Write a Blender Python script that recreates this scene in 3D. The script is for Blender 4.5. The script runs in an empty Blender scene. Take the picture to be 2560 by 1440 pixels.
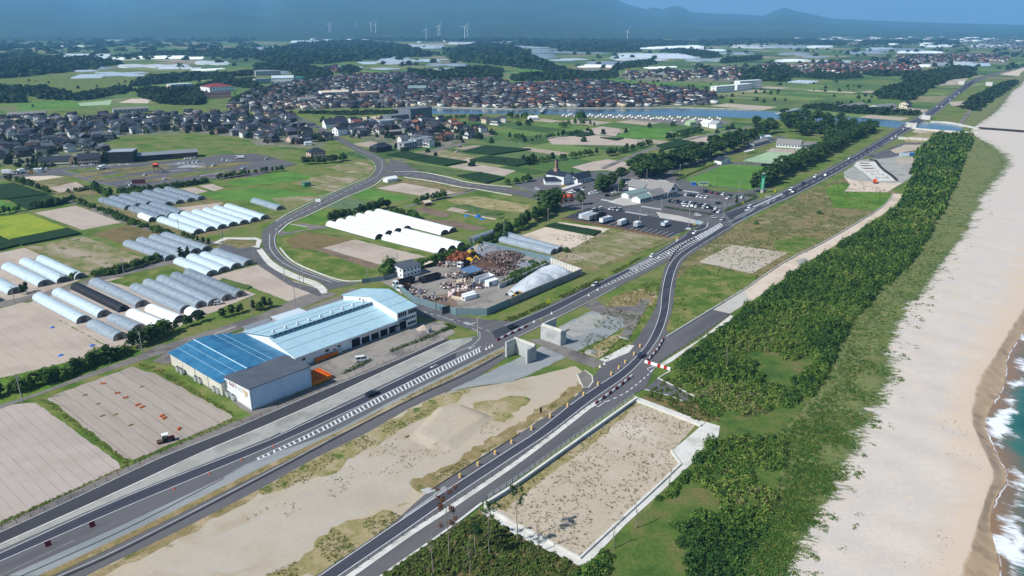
import bpy, bmesh, math, random
import numpy as np
from math import sin, cos, pi, radians, atan, atan2, hypot
from mathutils import Vector, Matrix, noise
random.seed(11)
RNG = np.random.default_rng(5)
sc = bpy.context.scene
COL = sc.collection
F_PX, CAM_H = 1842.0,110.0
PITCH = atan((720 - 62) / F_PX)
cam_d = bpy.data.cameras.new('camera')
cam_d.sensor_width = 36.0
cam_d.lens = 36.0 * F_PX / 2560.0
cam_d.clip_start = 1.0
cam_d.clip_end = 60000.0
cam = bpy.data.objects.new('camera', cam_d)
cam.location = (0,0, CAM_H)
cam.rotation_euler = (pi / 2 - PITCH, 0,0)
COL.objects.link(cam)
sc.camera = cam
SUN_AZ, SUN_EL = radians(208), radians(43)      # direction towards the sun, from +X
sun_dir = Vector((cos(SUN_AZ) * cos(SUN_EL), sin(SUN_AZ) * cos(SUN_EL), sin(SUN_EL)))
world = bpy.data.worlds.new('World')
sc.world = world
world.use_nodes = True
wn = world.node_tree
sky = wn.nodes.new('ShaderNodeTexSky')
sky.sky_type = 'NISHITA'
sky.sun_disc = False
sky.sun_elevation = SUN_EL
sky.sun_rotation = atan2(sun_dir.x, sun_dir.y)
sky.altitude = 100
sky.air_density = 1.0
sky.dust_density = 0.4
sky.ozone_density = 2.0
bg = wn.nodes['Background']
bg.inputs['Strength'].default_value = 0.075
wn.links.new(sky.outputs['Color'], bg.inputs['Color'])
sun_l = bpy.data.lights.new('sun', 'SUN')
sun_l.energy = 5.0
sun_l.angle = radians(0.5)
sun_l.color = (1.0,0.965,0.91)
sun_o = bpy.data.objects.new('sun', sun_l)
sun_o.rotation_euler = sun_dir.to_track_quat('Z', 'Y').to_euler()
sun_o.location = (0,0,400)
COL.objects.link(sun_o)
vs = sc.view_settings
vs.view_transform = 'Standard'
vs.look = 'None'
vs.exposure = 0.26
vs.gamma = 1.0
vs.use_curve_mapping = False
sc.cycles.use_denoising = True
sc.cycles.max_bounces = 6
sc.cycles.diffuse_bounces = 3
sc.cycles.volume_bounces = 1
sc.cycles.transparent_max_bounces = 8
SP, CP = sin(PITCH), cos(PITCH)
def G(x, y, z=0.0):
 u, v = (x - 1280) / F_PX, (y - 720) / F_PX
 t = (CAM_H - z) / (SP + v * CP)
 return (u * t, t * (CP - v * SP))
def HH(bx, by, ty):
 Y = G(bx, by)[1]
 v = (ty - 720) / F_PX
 return CAM_H - Y * (SP + v * CP) / (CP - v * SP)
def pxpm(y):                      # photograph pixels per metre at that row
 v = (y - 720) / F_PX
 return F_PX * (SP + v * CP) / CAM_H
def S(r, g, b, k=1.0):
 def c(v):
  v /= 255.0
  return (v / 12.92 if v <= 0.04045 else ((v + 0.055) / 1.055) ** 2.4) * k
 return (c(r), c(g), c(b),1.0)
MATS = {}
def base_mat(name, rough=0.85, spec=0.2, metal=0.0):
 m = bpy.data.materials.new(name)
 m.use_nodes = True
 b = m.node_tree.nodes['Principled BSDF']
 b.inputs['Roughness'].default_value = rough
 b.inputs['Specular IOR Level'].default_value = spec
 b.inputs['Metallic'].default_value = metal
 MATS[name] = m
 return m, m.node_tree, b
def ramp(nt, fac, cols, lo=0.36, hi=0.64):
 r = nt.nodes.new('ShaderNodeValToRGB')
 e = r.color_ramp.elements
 n = len(cols)
 while len(e) < n:
  e.new(0.5)
 for i, c in enumerate(cols):
  e[i].position = lo + (hi - lo) * i / max(1, n - 1)
  e[i].color = c
 nt.links.new(fac, r.inputs['Fac'])
 return r.outputs['Color']
def math_n(nt, op, a, b=None, c=None, clamp=False):
 n = nt.nodes.new('ShaderNodeMath')
 n.operation = op
 n.use_clamp = clamp
 for i, v in enumerate((a, b, c)):
  if v is None:
   continue
  if isinstance(v, (int, float)):
   n.inputs[i].default_value = v
  else:
   nt.links.new(v, n.inputs[i])
 return n.outputs[0]
def mixc(nt, fac, a, b, mode='MIX'):
 n = nt.nodes.new('ShaderNodeMix')
 n.data_type = 'RGBA'
 n.blend_type = mode
 for sock, v in ((n.inputs[0], fac),(n.inputs[6], a),(n.inputs[7], b)):
  if isinstance(v, (int, float)):
   sock.default_value = v
  elif isinstance(v, tuple):
   sock.default_value = v
  else:
   nt.links.new(v, sock)
 return n.outputs[2]
def coords(nt, az=0.0, sx=1.0, sy=1.0, space='world'):
 if space == 'world':
  g = nt.nodes.new('ShaderNodeNewGeometry').outputs['Position']
 else:
  g = nt.nodes.new('ShaderNodeTexCoord').outputs['Object']
 if az == 0 and sx == 1 and sy == 1:
  return g
 r = nt.nodes.new('ShaderNodeVectorRotate')
 r.rotation_type = 'Z_AXIS'
 r.inputs['Angle'].default_value = -radians(az)
 nt.links.new(g, r.inputs['Vector'])
 m = nt.nodes.new('ShaderNodeMapping')
 m.inputs['Scale'].default_value = (sx, sy, 1)
 nt.links.new(r.outputs[0], m.inputs['Vector'])
 return m.outputs[0]
def noise_n(nt, vec, scale, detail=4.0, rough=0.6, dist=0.0):
 n = nt.nodes.new('ShaderNodeTexNoise')
 n.inputs['Scale'].default_value = scale
 n.inputs['Detail'].default_value = detail
 n.inputs['Roughness'].default_value = rough
 n.inputs['Distortion'].default_value = dist
 nt.links.new(vec, n.inputs['Vector'])
 return n.outputs['Fac']
def nmat(name, cols, scale=0.05, fine=2.0, famt=0.25, rows=None, rough=0.9, bump=0.0, bscale=4.0, spec=0.15,
         az=0.0, stretch=1.0, lo=0.36, hi=0.64, metal=0.0, space='world', wear=None):
 m, nt, b = base_mat(name, rough, spec, metal)
 vec = coords(nt, az, 1.0 / stretch if stretch != 1 else 1.0,1.0, space)
 col = ramp(nt, noise_n(nt, vec, scale, 5,0.62), cols, lo, hi)
 if famt:
  f = noise_n(nt, vec, fine, 4,0.75)
  v = math_n(nt, 'MULTIPLY_ADD', f, famt * 4,1 - famt * 2)
  cmb = nt.nodes.new('ShaderNodeCombineColor')
  for i in range(3):
   nt.links.new(v, cmb.inputs[i])
  col = mixc(nt, 1.0, col, cmb.outputs[0], 'MULTIPLY')
 if wear:                       # (colour, noise scale, threshold): stains and bare spots of their own shape
  w = noise_n(nt, coords(nt, 31), wear[1],6,0.65)
  k = math_n(nt, 'MULTIPLY_ADD', w, 14.0,-14.0 * wear[2], clamp=True)
  col = mixc(nt, k, col, wear[0])
 if rows:                       # (azimuth of the rows, spacing m, line share, colour, strength)
  raz, sp, wd, rc, st = rows
  rv = coords(nt, raz)
  sep = nt.nodes.new('ShaderNodeSeparateXYZ')
  nt.links.new(rv, sep.inputs[0])
  wob = noise_n(nt, coords(nt),0.06,2)
  yy = math_n(nt, 'MULTIPLY_ADD', wob, 1.2, sep.outputs[1])
  fr = math_n(nt, 'FRACT', math_n(nt, 'DIVIDE', yy, sp))
  k = math_n(nt, 'LESS_THAN', fr, wd)
  k = math_n(nt, 'MULTIPLY', k, st)
  gate = noise_n(nt, coords(nt),0.15,3)
  k = math_n(nt, 'MULTIPLY', k, math_n(nt, 'MULTIPLY_ADD', gate, 2.4,-0.5, clamp=True))
  col = mixc(nt, k, col, rc)
 nt.links.new(col, b.inputs['Base Color'])
 if bump:
  bn = nt.nodes.new('ShaderNodeBump')
  bn.inputs['Strength'].default_value = bump
  bn.inputs['Distance'].default_value = 0.3
  nt.links.new(noise_n(nt, vec, bscale, 5,0.7), bn.inputs['Height'])
  nt.links.new(bn.outputs[0], b.inputs['Normal'])
 return m
def flat(name, col, rough=0.6, spec=0.3, metal=0.0, var=0.06, scale=0.6):
 c1 = tuple(min(1, v * (1 - var)) for v in col[:3]) + (1,)
 c2 = tuple(min(1, v * (1 + var)) for v in col[:3]) + (1,)
 return nmat(name, [c1, c2], scale=scale, famt=0.0 if var < 0.03 else 0.03, fine=8, rough=rough, spec=spec, metal=metal)
def ribbed(name, cols, pitch, axis=0, depth=0.25, rough=0.5, spec=0.3, metal=0.0, stripe_amt=0.12):
 """sheet with ribs running across one local axis"""
 m, nt, b = base_mat(name, rough, spec, metal)
 oc = coords(nt, space='object')
 col = ramp(nt, noise_n(nt, oc, 0.25,5), cols)
 sep = nt.nodes.new('ShaderNodeSeparateXYZ')
 nt.links.new(oc, sep.inputs[0])
 w = math_n(nt, 'SINE', math_n(nt, 'MULTIPLY', sep.outputs[axis],2 * pi / pitch))
 k = math_n(nt, 'MULTIPLY_ADD', w, 0.5 * stripe_amt, 1 - 0.5 * stripe_amt)  # base colour goes darker in the troughs between the ribs
 cmb = nt.nodes.new('ShaderNodeCombineColor')
 for i in range(3):
  nt.links.new(k, cmb.inputs[i])
 col = mixc(nt, 1.0, col, cmb.outputs[0], 'MULTIPLY')
 nt.links.new(col, b.inputs['Base Color'])
 bn = nt.nodes.new('ShaderNodeBump')
 bn.inputs['Strength'].default_value = depth
 bn.inputs['Distance'].default_value = 0.1
 nt.links.new(w, bn.inputs['Height'])
 nt.links.new(bn.outputs[0], b.inputs['Normal'])
 return m
def leaf_mat(name, cols, attr=True, rough=0.75):
 """foliage: tint of its own per leaf, per plant"""
 m, nt, b = base_mat(name, rough, 0.12)
 isl = nt.nodes.new('ShaderNodeNewGeometry').outputs['Random Per Island']
 if attr:
  a = nt.nodes.new('ShaderNodeAttribute')
  a.attribute_name = 'rnd'
  o = a.outputs['Fac']
 else:
  o = nt.nodes.new('ShaderNodeObjectInfo').outputs['Random']
 f = math_n(nt, 'ADD', math_n(nt, 'MULTIPLY', isl, 0.45), math_n(nt, 'MULTIPLY', o, 0.55))
 nt.links.new(ramp(nt, f, cols, 0.08,0.92), b.inputs['Base Color'])
 return m
def color_attr_mat(name, rough=0.8, spec=0.2, famt=0.2, fine=0.3):
 m, nt, b = base_mat(name, rough, spec)
 a = nt.nodes.new('ShaderNodeVertexColor')
 a.layer_name = 'tint'
 f = noise_n(nt, coords(nt), fine, 4,0.7)
 v = math_n(nt, 'MULTIPLY_ADD', f, famt * 4,1 - famt * 2)
 cmb = nt.nodes.new('ShaderNodeCombineColor')
 for i in range(3):
  nt.links.new(v, cmb.inputs[i])
 nt.links.new(mixc(nt, 1.0, a.outputs['Color'], cmb.outputs[0], 'MULTIPLY'), b.inputs['Base Color'])
 return m
nmat('meadow', [S(74,100,42), S(94,116,50), S(118,120,72), S(84,108,46)],0.035,1.2,0.42, bump=0.5, bscale=1.5)
nmat('grass_bright', [S(66,106,34), S(88,122,42), S(108,132,54)],0.05,1.6,0.36, bump=0.4, bscale=2)
nmat('grass_verge', [S(72,100,38), S(96,114,50), S(130,128,78)],0.12,2.0,0.42, bump=0.5, bscale=2)
nmat('grass_dry', [S(118,108,74), S(134,122,86), S(94,100,54), S(142,132,100)],0.05,1.5,0.42, bump=0.5, bscale=2)
nmat('grass_brown', [S(108,96,66), S(124,108,74), S(96,92,56)],0.06,1.5,0.42, bump=0.5, bscale=2)
nmat('rice_yellow', [S(126,146,44), S(146,158,52), S(108,134,44)],0.04,1.5,0.26, bump=0.4, bscale=3, wear=(S(70,104,36),0.05,0.62))
nmat('rice_green', [S(70,112,46), S(88,128,52), S(104,136,62)],0.04,1.5,0.26, bump=0.4, bscale=3)
nmat('crop_dark', [S(30,54,30), S(40,68,36), S(36,60,34)],0.2,2.2,0.35, rows=(48,1.6,0.28, S(18,30,18),0.75), bump=1.0, bscale=3)
nmat('crop_pale', [S(70,98,64), S(96,120,84), S(84,108,72)],0.08,1.8,0.25, rows=(48,2.4,0.35, S(128,126,104),0.6), bump=0.6, bscale=3)
nmat('crop_low', [S(56,84,44), S(78,104,54), S(100,112,66)],0.1,1.8,0.28, rows=(138,2.0,0.3, S(120,112,86),0.6), bump=0.6, bscale=3)
nmat('tilled', [S(168,157,148), S(178,166,157), S(162,150,140)],0.03,1.0,0.05, rows=(140,2.6,0.07, S(118,108,100),0.55), bump=0.15, bscale=2)
nmat('tilled_tracks', [S(152,141,131), S(166,155,144), S(142,131,121)],0.05,0.8,0.07, rows=(140,3.6,0.09, S(112,103,95),0.6), bump=0.2, bscale=2, az=140, stretch=6)
nmat('sand_field', [S(172,158,146), S(184,170,157), S(164,150,137)],0.03,1.0,0.05, rows=(140,4.5,0.06, S(140,128,116),0.5), bump=0.15, bscale=2)
nmat('sand_pale', [S(196,180,162), S(208,193,176), S(186,170,150)],0.04,1.2,0.06, bump=0.15, bscale=2)
nmat('soil_brown', [S(116,100,86), S(130,113,97), S(106,92,78)],0.06,1.2,0.1, rows=(140,1.8,0.3, S(92,80,68),0.4), bump=0.3, bscale=2)
nmat('weedy_field', [S(164,150,132), S(148,138,110), S(112,116,66), S(160,146,126)],0.07,1.3,0.2, wear=(S(92,108,48),0.12,0.56), bump=0.3, bscale=2, az=140, stretch=2.5)
nmat('waste_sand', [S(172,159,137), S(182,169,148), S(178,167,150), S(164,150,126)],0.022,1.0,0.08, bump=0.25, bscale=1.5, wear=(S(112,112,66),0.10,0.645))
nmat('waste_sand_grey', [S(172,162,147), S(180,171,157), S(170,158,138)],0.03,1.0,0.06, bump=0.2, bscale=1.5)
nmat('waste_weedy', [S(172,158,130), S(158,145,108), S(138,132,86), S(166,151,118)],0.09,1.4,0.25, wear=(S(84,104,44),0.16,0.57), bump=0.5, bscale=2)
nmat('waste_dry', [S(150,134,98), S(132,118,80), S(168,152,120)],0.12,1.8,0.3, wear=(S(104,106,56),0.2,0.58), bump=0.5, bscale=2)
nmat('basin_sand', [S(188,176,158), S(178,165,144), S(194,183,168)],0.03,0.9,0.1, bump=0.3, bscale=1.2, wear=(S(134,124,90),0.5,0.62))
nmat('gravel', [S(150,150,144), S(166,165,158), S(140,140,136)],0.08,3.0,0.12, bump=0.3, bscale=8)
nmat('gravel_blue', [S(132,138,140), S(148,152,152), S(124,128,132)],0.05,2.0,0.1, bump=0.2, bscale=6, az=30, stretch=3)
nmat('asphalt_new', [S(64,64,70), S(72,72,78)],0.08,1.5,0.07, rough=0.85, az=48, stretch=9)
nmat('asphalt_lane', [S(58,60,70), S(66,68,79), S(74,75,83)],0.22,2.0,0.05, rough=0.8, az=48, stretch=30)
nmat('asphalt', [S(92,91,94), S(102,101,103), S(86,85,88)],0.06,1.5,0.07, rough=0.88, az=48, stretch=6)
nmat('asphalt_old', [S(116,111,107), S(128,123,118), S(108,104,101)],0.07,1.2,0.08, rough=0.9, wear=(S(100,97,96),0.05,0.55))
nmat('asphalt_yard', [S(136,130,124), S(150,144,136), S(122,117,112)],0.06,0.8,0.1, rough=0.9, wear=(S(112,108,105),0.07,0.53), az=48, stretch=3)
nmat('paving_pale', [S(176,172,166), S(188,184,178)],0.1,2.0,0.06)
nmat('concrete', [S(196,195,188), S(212,210,203), S(184,182,175)],0.12,1.0,0.06, rough=0.85, wear=(S(168,166,160),0.15,0.62))
nmat('concrete_grey', [S(168,170,170), S(184,186,185), S(156,157,156)],0.15,1.2,0.08, rough=0.85, wear=(S(136,138,138),0.2,0.62))
nmat('concrete_block', [S(168,178,186), S(186,194,200)],0.6,3.0,0.1, rough=0.85)
nmat('paint_white', [S(226,228,230), S(208,210,212)],0.6,5.0,0.06, rough=0.6, wear=(S(170,170,172),0.8,0.66))
nmat('paint_worn', [S(178,180,180), S(150,150,150)],0.6,5.0,0.1, rough=0.7)
nmat('drain_dark', [S(44,44,48), S(56,56,60)],0.5,4.0,0.1)
nmat('lawn', [S(76,116,48), S(88,128,54), S(98,134,58)],0.03,1.5,0.1, rows=(60,9.0,0.5, S(86,126,50),0.35), bump=0.2, bscale=4)
nmat('turf_court', [S(150,176,140), S(164,186,152)],0.05,1.0,0.05)
nmat('gravel_pile', [S(176,186,194), S(192,200,206), S(164,172,180)],0.12,1.5,0.1, bump=0.6, bscale=2.0)
nmat('rubble_grey', [S(130,134,140), S(152,156,162), S(110,112,118)],0.3,2.0,0.25, bump=0.6, bscale=3)
nmat('white_wall', [S(226,230,232), S(236,239,240)],0.3,2.0,0.02, rough=0.6)
ribbed('white_cladding', [S(228,232,236), S(240,242,244)],0.5,1,0.3, rough=0.5)
ribbed('cream_cladding', [S(206,204,190), S(220,217,204)],0.6,1,0.35, rough=0.6)
ribbed('blue_wall', [S(190,214,234), S(198,220,238)],0.5,0,0.3, rough=0.5)
ribbed('roof_blue', [S(46,108,150), S(56,122,162), S(66,132,170)],0.9,1,0.5, rough=0.5, stripe_amt=0.22)
ribbed('roof_pale', [S(160,196,210), S(174,206,218), S(166,200,212)],0.8,0,0.25, rough=0.4, stripe_amt=0.07)
ribbed('roof_slate', [S(84,90,100), S(94,99,108)],0.5,1,0.4, rough=0.55)
flat('wall_pale_blue', S(196,208,216))
flat('wall_grey', S(160,164,168))
flat('opening_dark', S(34,34,40),0.8,0.1)
flat('glass_dark', S(42,50,60),0.15,0.6)
flat('glass_pane', S(70,84,98),0.12,0.7)
flat('metal_grey', S(150,154,158),0.45,0.5,0.3)
flat('metal_light', S(196,200,202),0.35,0.5,0.4)
flat('metal_dark', S(52,52,56),0.6,0.3)
flat('pole_concrete', S(158,154,148))
flat('orange_crate', S(224,120,34),0.6)
flat('orange_roof', S(214,92,40),0.6)
flat('red_plastic', S(176,30,38),0.45)
flat('maroon_plastic', S(120,26,40),0.5)
flat('white_plastic', S(230,230,228),0.45)
flat('yellow_plastic', S(236,200,60),0.5)
flat('drum_tan', S(214,178,150),0.6)
flat('sign_yellow', S(232,226,30),0.5)
flat('sign_blue', S(60,90,150),0.5)
flat('sign_green', S(40,150,110),0.5)
flat('tarp_blue', S(30,110,200),0.5)
flat('wood_brown', S(104,80,62),0.8)
flat('rust', S(92,68,58),0.9, var=0.25, scale=1.5)
flat('brick_chimney', S(164,132,124),0.8, var=0.15, scale=2)
ribbed('fence_sheet', [S(110,136,146), S(122,146,154)],0.6,0,0.35, rough=0.5)
ribbed('fence_sheet_grey', [S(142,142,140), S(154,153,150)],1.2,0,0.35, rough=0.7)
nmat('sheeting_grey', [S(98,106,114), S(112,118,126)],0.2,2,0.08, rough=0.7)
flat('person_dark', S(50,52,60))
def film(name, cols, rough, spec, alpha=1.0, stripe_amt=0.1):
 m, nt, b = base_mat(name, rough, spec)
 oc = coords(nt, space='object')
 sep = nt.nodes.new('ShaderNodeSeparateXYZ')
 nt.links.new(oc, sep.inputs[0])
 col = ramp(nt, noise_n(nt, oc, 0.35,5,0.6), cols)
 fr = math_n(nt, 'FRACT', math_n(nt, 'MULTIPLY', sep.outputs[0],1 / 1.5))
 k = math_n(nt, 'MULTIPLY', math_n(nt, 'LESS_THAN', fr, 0.09), stripe_amt)
 col = mixc(nt, k, col, S(90,100,108))
 nt.links.new(col, b.inputs['Base Color'])
 b.inputs['Alpha'].default_value = alpha
 bn = nt.nodes.new('ShaderNodeBump')
 bn.inputs['Strength'].default_value = 0.35
 bn.inputs['Distance'].default_value = 0.1
 nt.links.new(noise_n(nt, oc, 0.8,3), bn.inputs['Height'])
 nt.links.new(bn.outputs[0], b.inputs['Normal'])
film('film_clear', [S(140,154,166), S(160,174,184), S(150,164,176)],0.3,0.6,0.88,0.35)
film('film_grey', [S(118,132,146), S(140,154,166), S(128,142,154)],0.3,0.6,0.86,0.35)
film('film_pale', [S(186,206,214), S(202,220,226), S(194,212,220)],0.3,0.5,0.95,0.12)
film('film_white', [S(232,238,240), S(242,246,247)],0.35,0.4,1.0,0.05)
film('film_black', [S(30,30,34), S(42,42,48)],0.5,0.3,1.0,0.1)
film('film_end', [S(126,136,140), S(148,156,158)],0.3,0.5,0.5,0.0)
film('film_end_dark', [S(70,74,80), S(90,94,98)],0.4,0.4,0.85,0.0)
leaf_mat('pine_leaf', [S(30,52,30), S(44,70,36), S(60,86,42), S(74,98,50)], attr=False)
leaf_mat('broad_leaf', [S(40,68,30), S(60,92,38), S(82,110,46)], attr=False)
leaf_mat('brown_leaf', [S(96,56,40), S(118,72,50), S(90,62,46)], attr=False)
leaf_mat('hedge_leaf', [S(46,72,32), S(66,94,40), S(84,108,50)], attr=False)
leaf_mat('thicket_leaf', [S(34,58,32), S(48,78,36), S(66,98,40), S(90,118,46), S(118,128,62), S(112,104,84)])
leaf_mat('scrub_leaf', [S(96,88,62), S(80,88,44), S(66,90,38), S(92,110,46), S(116,104,72)])
leaf_mat('dune_leaf', [S(48,88,40), S(66,104,46), S(86,112,48), S(120,120,56)])
leaf_mat('weed_leaf', [S(112,106,68), S(128,116,80), S(98,98,58)])
leaf_mat('green_weed', [S(88,108,46), S(112,122,58), S(146,138,84)])
leaf_mat('forest_leaf', [S(28,46,28), S(40,60,34), S(54,74,40)])
nmat('bark', [S(96,84,74), S(116,104,92)],1.0,5,0.15)
nmat('bark_grey', [S(126,118,108), S(146,138,126)],1.0,5,0.15)
color_attr_mat('tint_surface')
color_attr_mat('tint_field', famt=0.16, fine=0.15)
def link(o, parent=None):
 COL.objects.link(o)
 if parent is not None:
  o.parent = parent
 return o
def tag(o, label=None, cat=None, group=None, kind=None):
 if label: o['label'] = label
 if cat: o['category'] = cat
 if group: o['group'] = group
 if kind: o['kind'] = kind
 return o
def thing(name, label, cat, loc=(0,0,0), rz=0.0, group=None):
 o = bpy.data.objects.new(name, None)
 o.empty_display_size = 0.5
 o.location = loc
 o.rotation_euler = (0,0, rz)
 link(o)
 return tag(o, label, cat, group)
class MB:
 def __init__(self):
  self.v, self.f = [],[]
 def add(self, vs, fs):
  n = len(self.v)
  self.v += [tuple(p) for p in vs]
  self.f += [tuple(i + n for i in f) for f in fs]
  return self
 def box(self, x0, x1, y0, y1, z0, z1):
  return self.add([(x0, y0, z0),(x1, y0, z0),(x1, y1, z0),(x0, y1, z0),(x0, y0, z1),(x1, y0, z1),(x1, y1, z1),(x0, y1, z1)],
      [(0,3,2,1),(4,5,6,7),(0,1,5,4),(1,2,6,5),(2,3,7,6),(3,0,4,7)])
 def frustum(self, b, t):        # two quads of points, bottom and top
  return self.add(list(b) + list(t),[(0,3,2,1),(4,5,6,7),(0,1,5,4),(1,2,6,5),(2,3,7,6),(3,0,4,7)])
 def prism_y(self, prof, y0, y1, y0b=None, y1b=None):   # profile in x,z, extruded along y
  n = len(prof)
  vs = [(x, y0, z) for x, z in prof] + [(x, y1, z) for x, z in prof]
  fs = [tuple(range(n)), tuple(range(2 * n - 1, n - 1,-1))]
  for i in range(n):
   j = (i + 1) % n
   fs.append((j, i, n + i, n + j))
  return self.add(vs, fs)
 def prism_x(self, prof, x0, x1):                        # profile in y,z, extruded along x
  n = len(prof)
  vs = [(x0, y, z) for y, z in prof] + [(x1, y, z) for y, z in prof]
  fs = [tuple(range(n - 1,-1,-1)), tuple(range(n, 2 * n))]
  for i in range(n):
   j = (i + 1) % n
   fs.append((i, j, n + j, n + i))
  return self.add(vs, fs)
 def tube(self, p0, p1, r0, r1=None, n=6):
  r1 = r0 if r1 is None else r1
  p0, p1 = Vector(p0), Vector(p1)
  d = (p1 - p0)
  if d.length < 1e-6:
   return self
  q = d.to_track_quat('Z', 'Y')
  vs = []
  for p, r in ((p0, r0),(p1, r1)):
   for i in range(n):
    a = 2 * pi * i / n
    vs.append(p + q @ Vector((cos(a) * r, sin(a) * r, 0)))
  fs = [tuple(range(n - 1,-1,-1)), tuple(range(n, 2 * n))]
  for i in range(n):
   j = (i + 1) % n
   fs.append((i, j, n + j, n + i))
  return self.add(vs, fs)
 def mesh(self, name, mat=None):
  me = bpy.data.meshes.new(name)
  me.from_pydata(self.v, [], self.f)
  if mat:
   me.materials.append(MATS[mat])
  me.update()
  return me
 def build(self, name, mat, parent=None, **kw):
  o = bpy.data.objects.new(name, self.mesh(name, mat))
  link(o, parent)
  return tag(o, **kw) if kw else o
def inst(name, me, parent=None, loc=(0,0,0), rot=(0,0,0), scale=(1,1,1), mat=None):
 o = bpy.data.objects.new(name, me)
 o.location, o.rotation_euler, o.scale = loc, rot, scale
 link(o, parent)
 if mat:
  o.material_slots[0].link = 'OBJECT'
  o.material_slots[0].material = MATS[mat]
 return o
def np_mesh(name, V, T, mat, rnd=None, tint=None):
 me = bpy.data.meshes.new(name)
 V = np.ascontiguousarray(V, dtype=np.float32)
 T = np.ascontiguousarray(T, dtype=np.int32)
 me.vertices.add(len(V))
 me.vertices.foreach_set('co', V.ravel())
 me.loops.add(T.size)
 me.loops.foreach_set('vertex_index', T.ravel())
 me.polygons.add(len(T))
 me.polygons.foreach_set('loop_start', np.arange(0, T.size, T.shape[1], dtype=np.int32))
 me.update(calc_edges=True)
 if rnd is not None:
  a = me.attributes.new('rnd', 'FLOAT', 'POINT')
  a.data.foreach_set('value', np.ascontiguousarray(rnd, dtype=np.float32))
 if tint is not None:
  a = me.color_attributes.new('tint', 'FLOAT_COLOR', 'POINT')
  a.data.foreach_set('color', np.ascontiguousarray(tint, dtype=np.float32).ravel())
 me.materials.append(MATS[mat])
 return me
def scatter(name, protos, P, scale, mat, label, cat, rz=None, rnd=None, sz=None, pick=None, kind='stuff'):
 """many small plants joined into one object"""
 n = len(P)
 if n == 0:
  return None
 P = np.asarray(P, dtype=np.float32)
 scale = np.broadcast_to(np.asarray(scale, dtype=np.float32),(n,))
 szz = scale if sz is None else np.asarray(sz, dtype=np.float32)
 rz = RNG.uniform(0,2 * pi, n) if rz is None else rz
 rnd = RNG.uniform(0,1, n) if rnd is None else rnd
 pick = RNG.integers(0, len(protos), n) if pick is None else pick
 Vs, Ts, Rs, off = [],[],[],0
 for k, (pv, pt) in enumerate(protos):
  idx = np.nonzero(pick == k)[0]
  if len(idx) == 0:
   continue
  c, s = np.cos(rz[idx])[:, None], np.sin(rz[idx])[:, None]
  x, y, z = pv[:, 0][None], pv[:, 1][None], pv[:, 2][None]
  V = np.stack([(x * c - y * s) * scale[idx][:, None] + P[idx, 0][:, None],
                      (x * s + y * c) * scale[idx][:, None] + P[idx, 1][:, None],
                      z * szz[idx][:, None] + P[idx, 2][:, None]], axis=2).reshape(-1,3)
  T = (pt[None] + (np.arange(len(idx)) * len(pv))[:, None, None] + off).reshape(-1,3)
  off += len(V)
  Vs.append(V); Ts.append(T); Rs.append(np.repeat(rnd[idx], len(pv)))
 me = np_mesh(name, np.concatenate(Vs), np.concatenate(Ts), mat, rnd=np.concatenate(Rs))
 o = link(bpy.data.objects.new(name, me))
 return tag(o, label, cat, kind=kind)
def leaf_cloud(n, seed, shape, size, up=0.3):
 """loose leaf triangles in a volume given by shape(rng) -> (x, y, z, outward)"""
 r = np.random.default_rng(seed)
 V, T = [],[]
 for i in range(n):
  (x, y, z), out = shape(r)
  d = np.array(out, dtype=float) + r.normal(0,0.55,3) + np.array([0,0, up])
  d /= np.linalg.norm(d) + 1e-9
  a = np.cross(d, r.normal(0,1,3)); a /= np.linalg.norm(a) + 1e-9
  b = np.cross(d, a)
  s = size * r.uniform(0.6,1.4)
  c = np.array([x, y, z])
  V += [c + a * s, c - a * s * 0.5 + b * s * 0.87, c - a * s * 0.5 - b * s * 0.87]
  T.append((3 * i, 3 * i + 1,3 * i + 2))
 return np.array(V, dtype=np.float32), np.array(T, dtype=np.int32)
def in_poly(x, y, poly):
 c = False
 n = len(poly)
 j = n - 1
 for i in range(n):
  xi, yi = poly[i]; xj, yj = poly[j]
  if (yi > y) != (yj > y) and x < (xj - xi) * (y - yi) / (yj - yi) + xi:
   c = not c
  j = i
 return c
def poly_points(poly, n, seed, zfun=None):
 """n random ground points inside a ground polygon"""
 r = random.Random(seed)
 xs = [p[0] for p in poly]; ys = [p[1] for p in poly]
 out, tries = [],0
 while len(out) < n and tries < n * 40:
  tries += 1
  x, y = r.uniform(min(xs), max(xs)), r.uniform(min(ys), max(ys))
  if in_poly(x, y, poly):
   out.append((x, y))
 return out
def W(pts):                        # photograph outline -> ground outline
 return [G(*p) for p in pts]
def area(p):
 return 0.5 * sum(p[i][0] * p[(i + 1) % len(p)][1] - p[(i + 1) % len(p)][0] * p[i][1] for i in range(len(p)))
def roughen(poly, amp, step, seed=0):
 out = []
 n = len(poly)
 for i in range(n):
  a, b = poly[i], poly[(i + 1) % n]
  L = hypot(b[0] - a[0], b[1] - a[1])
  k = max(1, min(60, int(L / step)))
  for j in range(k):
   t = j / k
   x, y = a[0] + (b[0] - a[0]) * t, a[1] + (b[1] - a[1]) * t
   out.append((x + amp * noise.noise(Vector((x * 0.35, y * 0.35, seed))) * 1.6, y + amp * noise.noise(Vector((x * 0.35, y * 0.35, seed + 9.3))) * 1.6))
 return out
ZSTEP = [0.0]
def patch(name, pts, mat, z, rough=0.0, step=2.0, world_pts=False, kind='structure', **kw):
 p = pts if world_pts else W(pts)
 if rough:
  p = roughen(p, rough, step, len(pts))
 if area(p) < 0:
  p = p[::-1]
 me = bpy.data.meshes.new(name)
 me.from_pydata([(x, y, z) for x, y in p],[],[tuple(range(len(p)))])
 me.materials.append(MATS[mat])
 o = link(bpy.data.objects.new(name, me))
 return tag(o, kind=kind, **kw)
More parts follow.
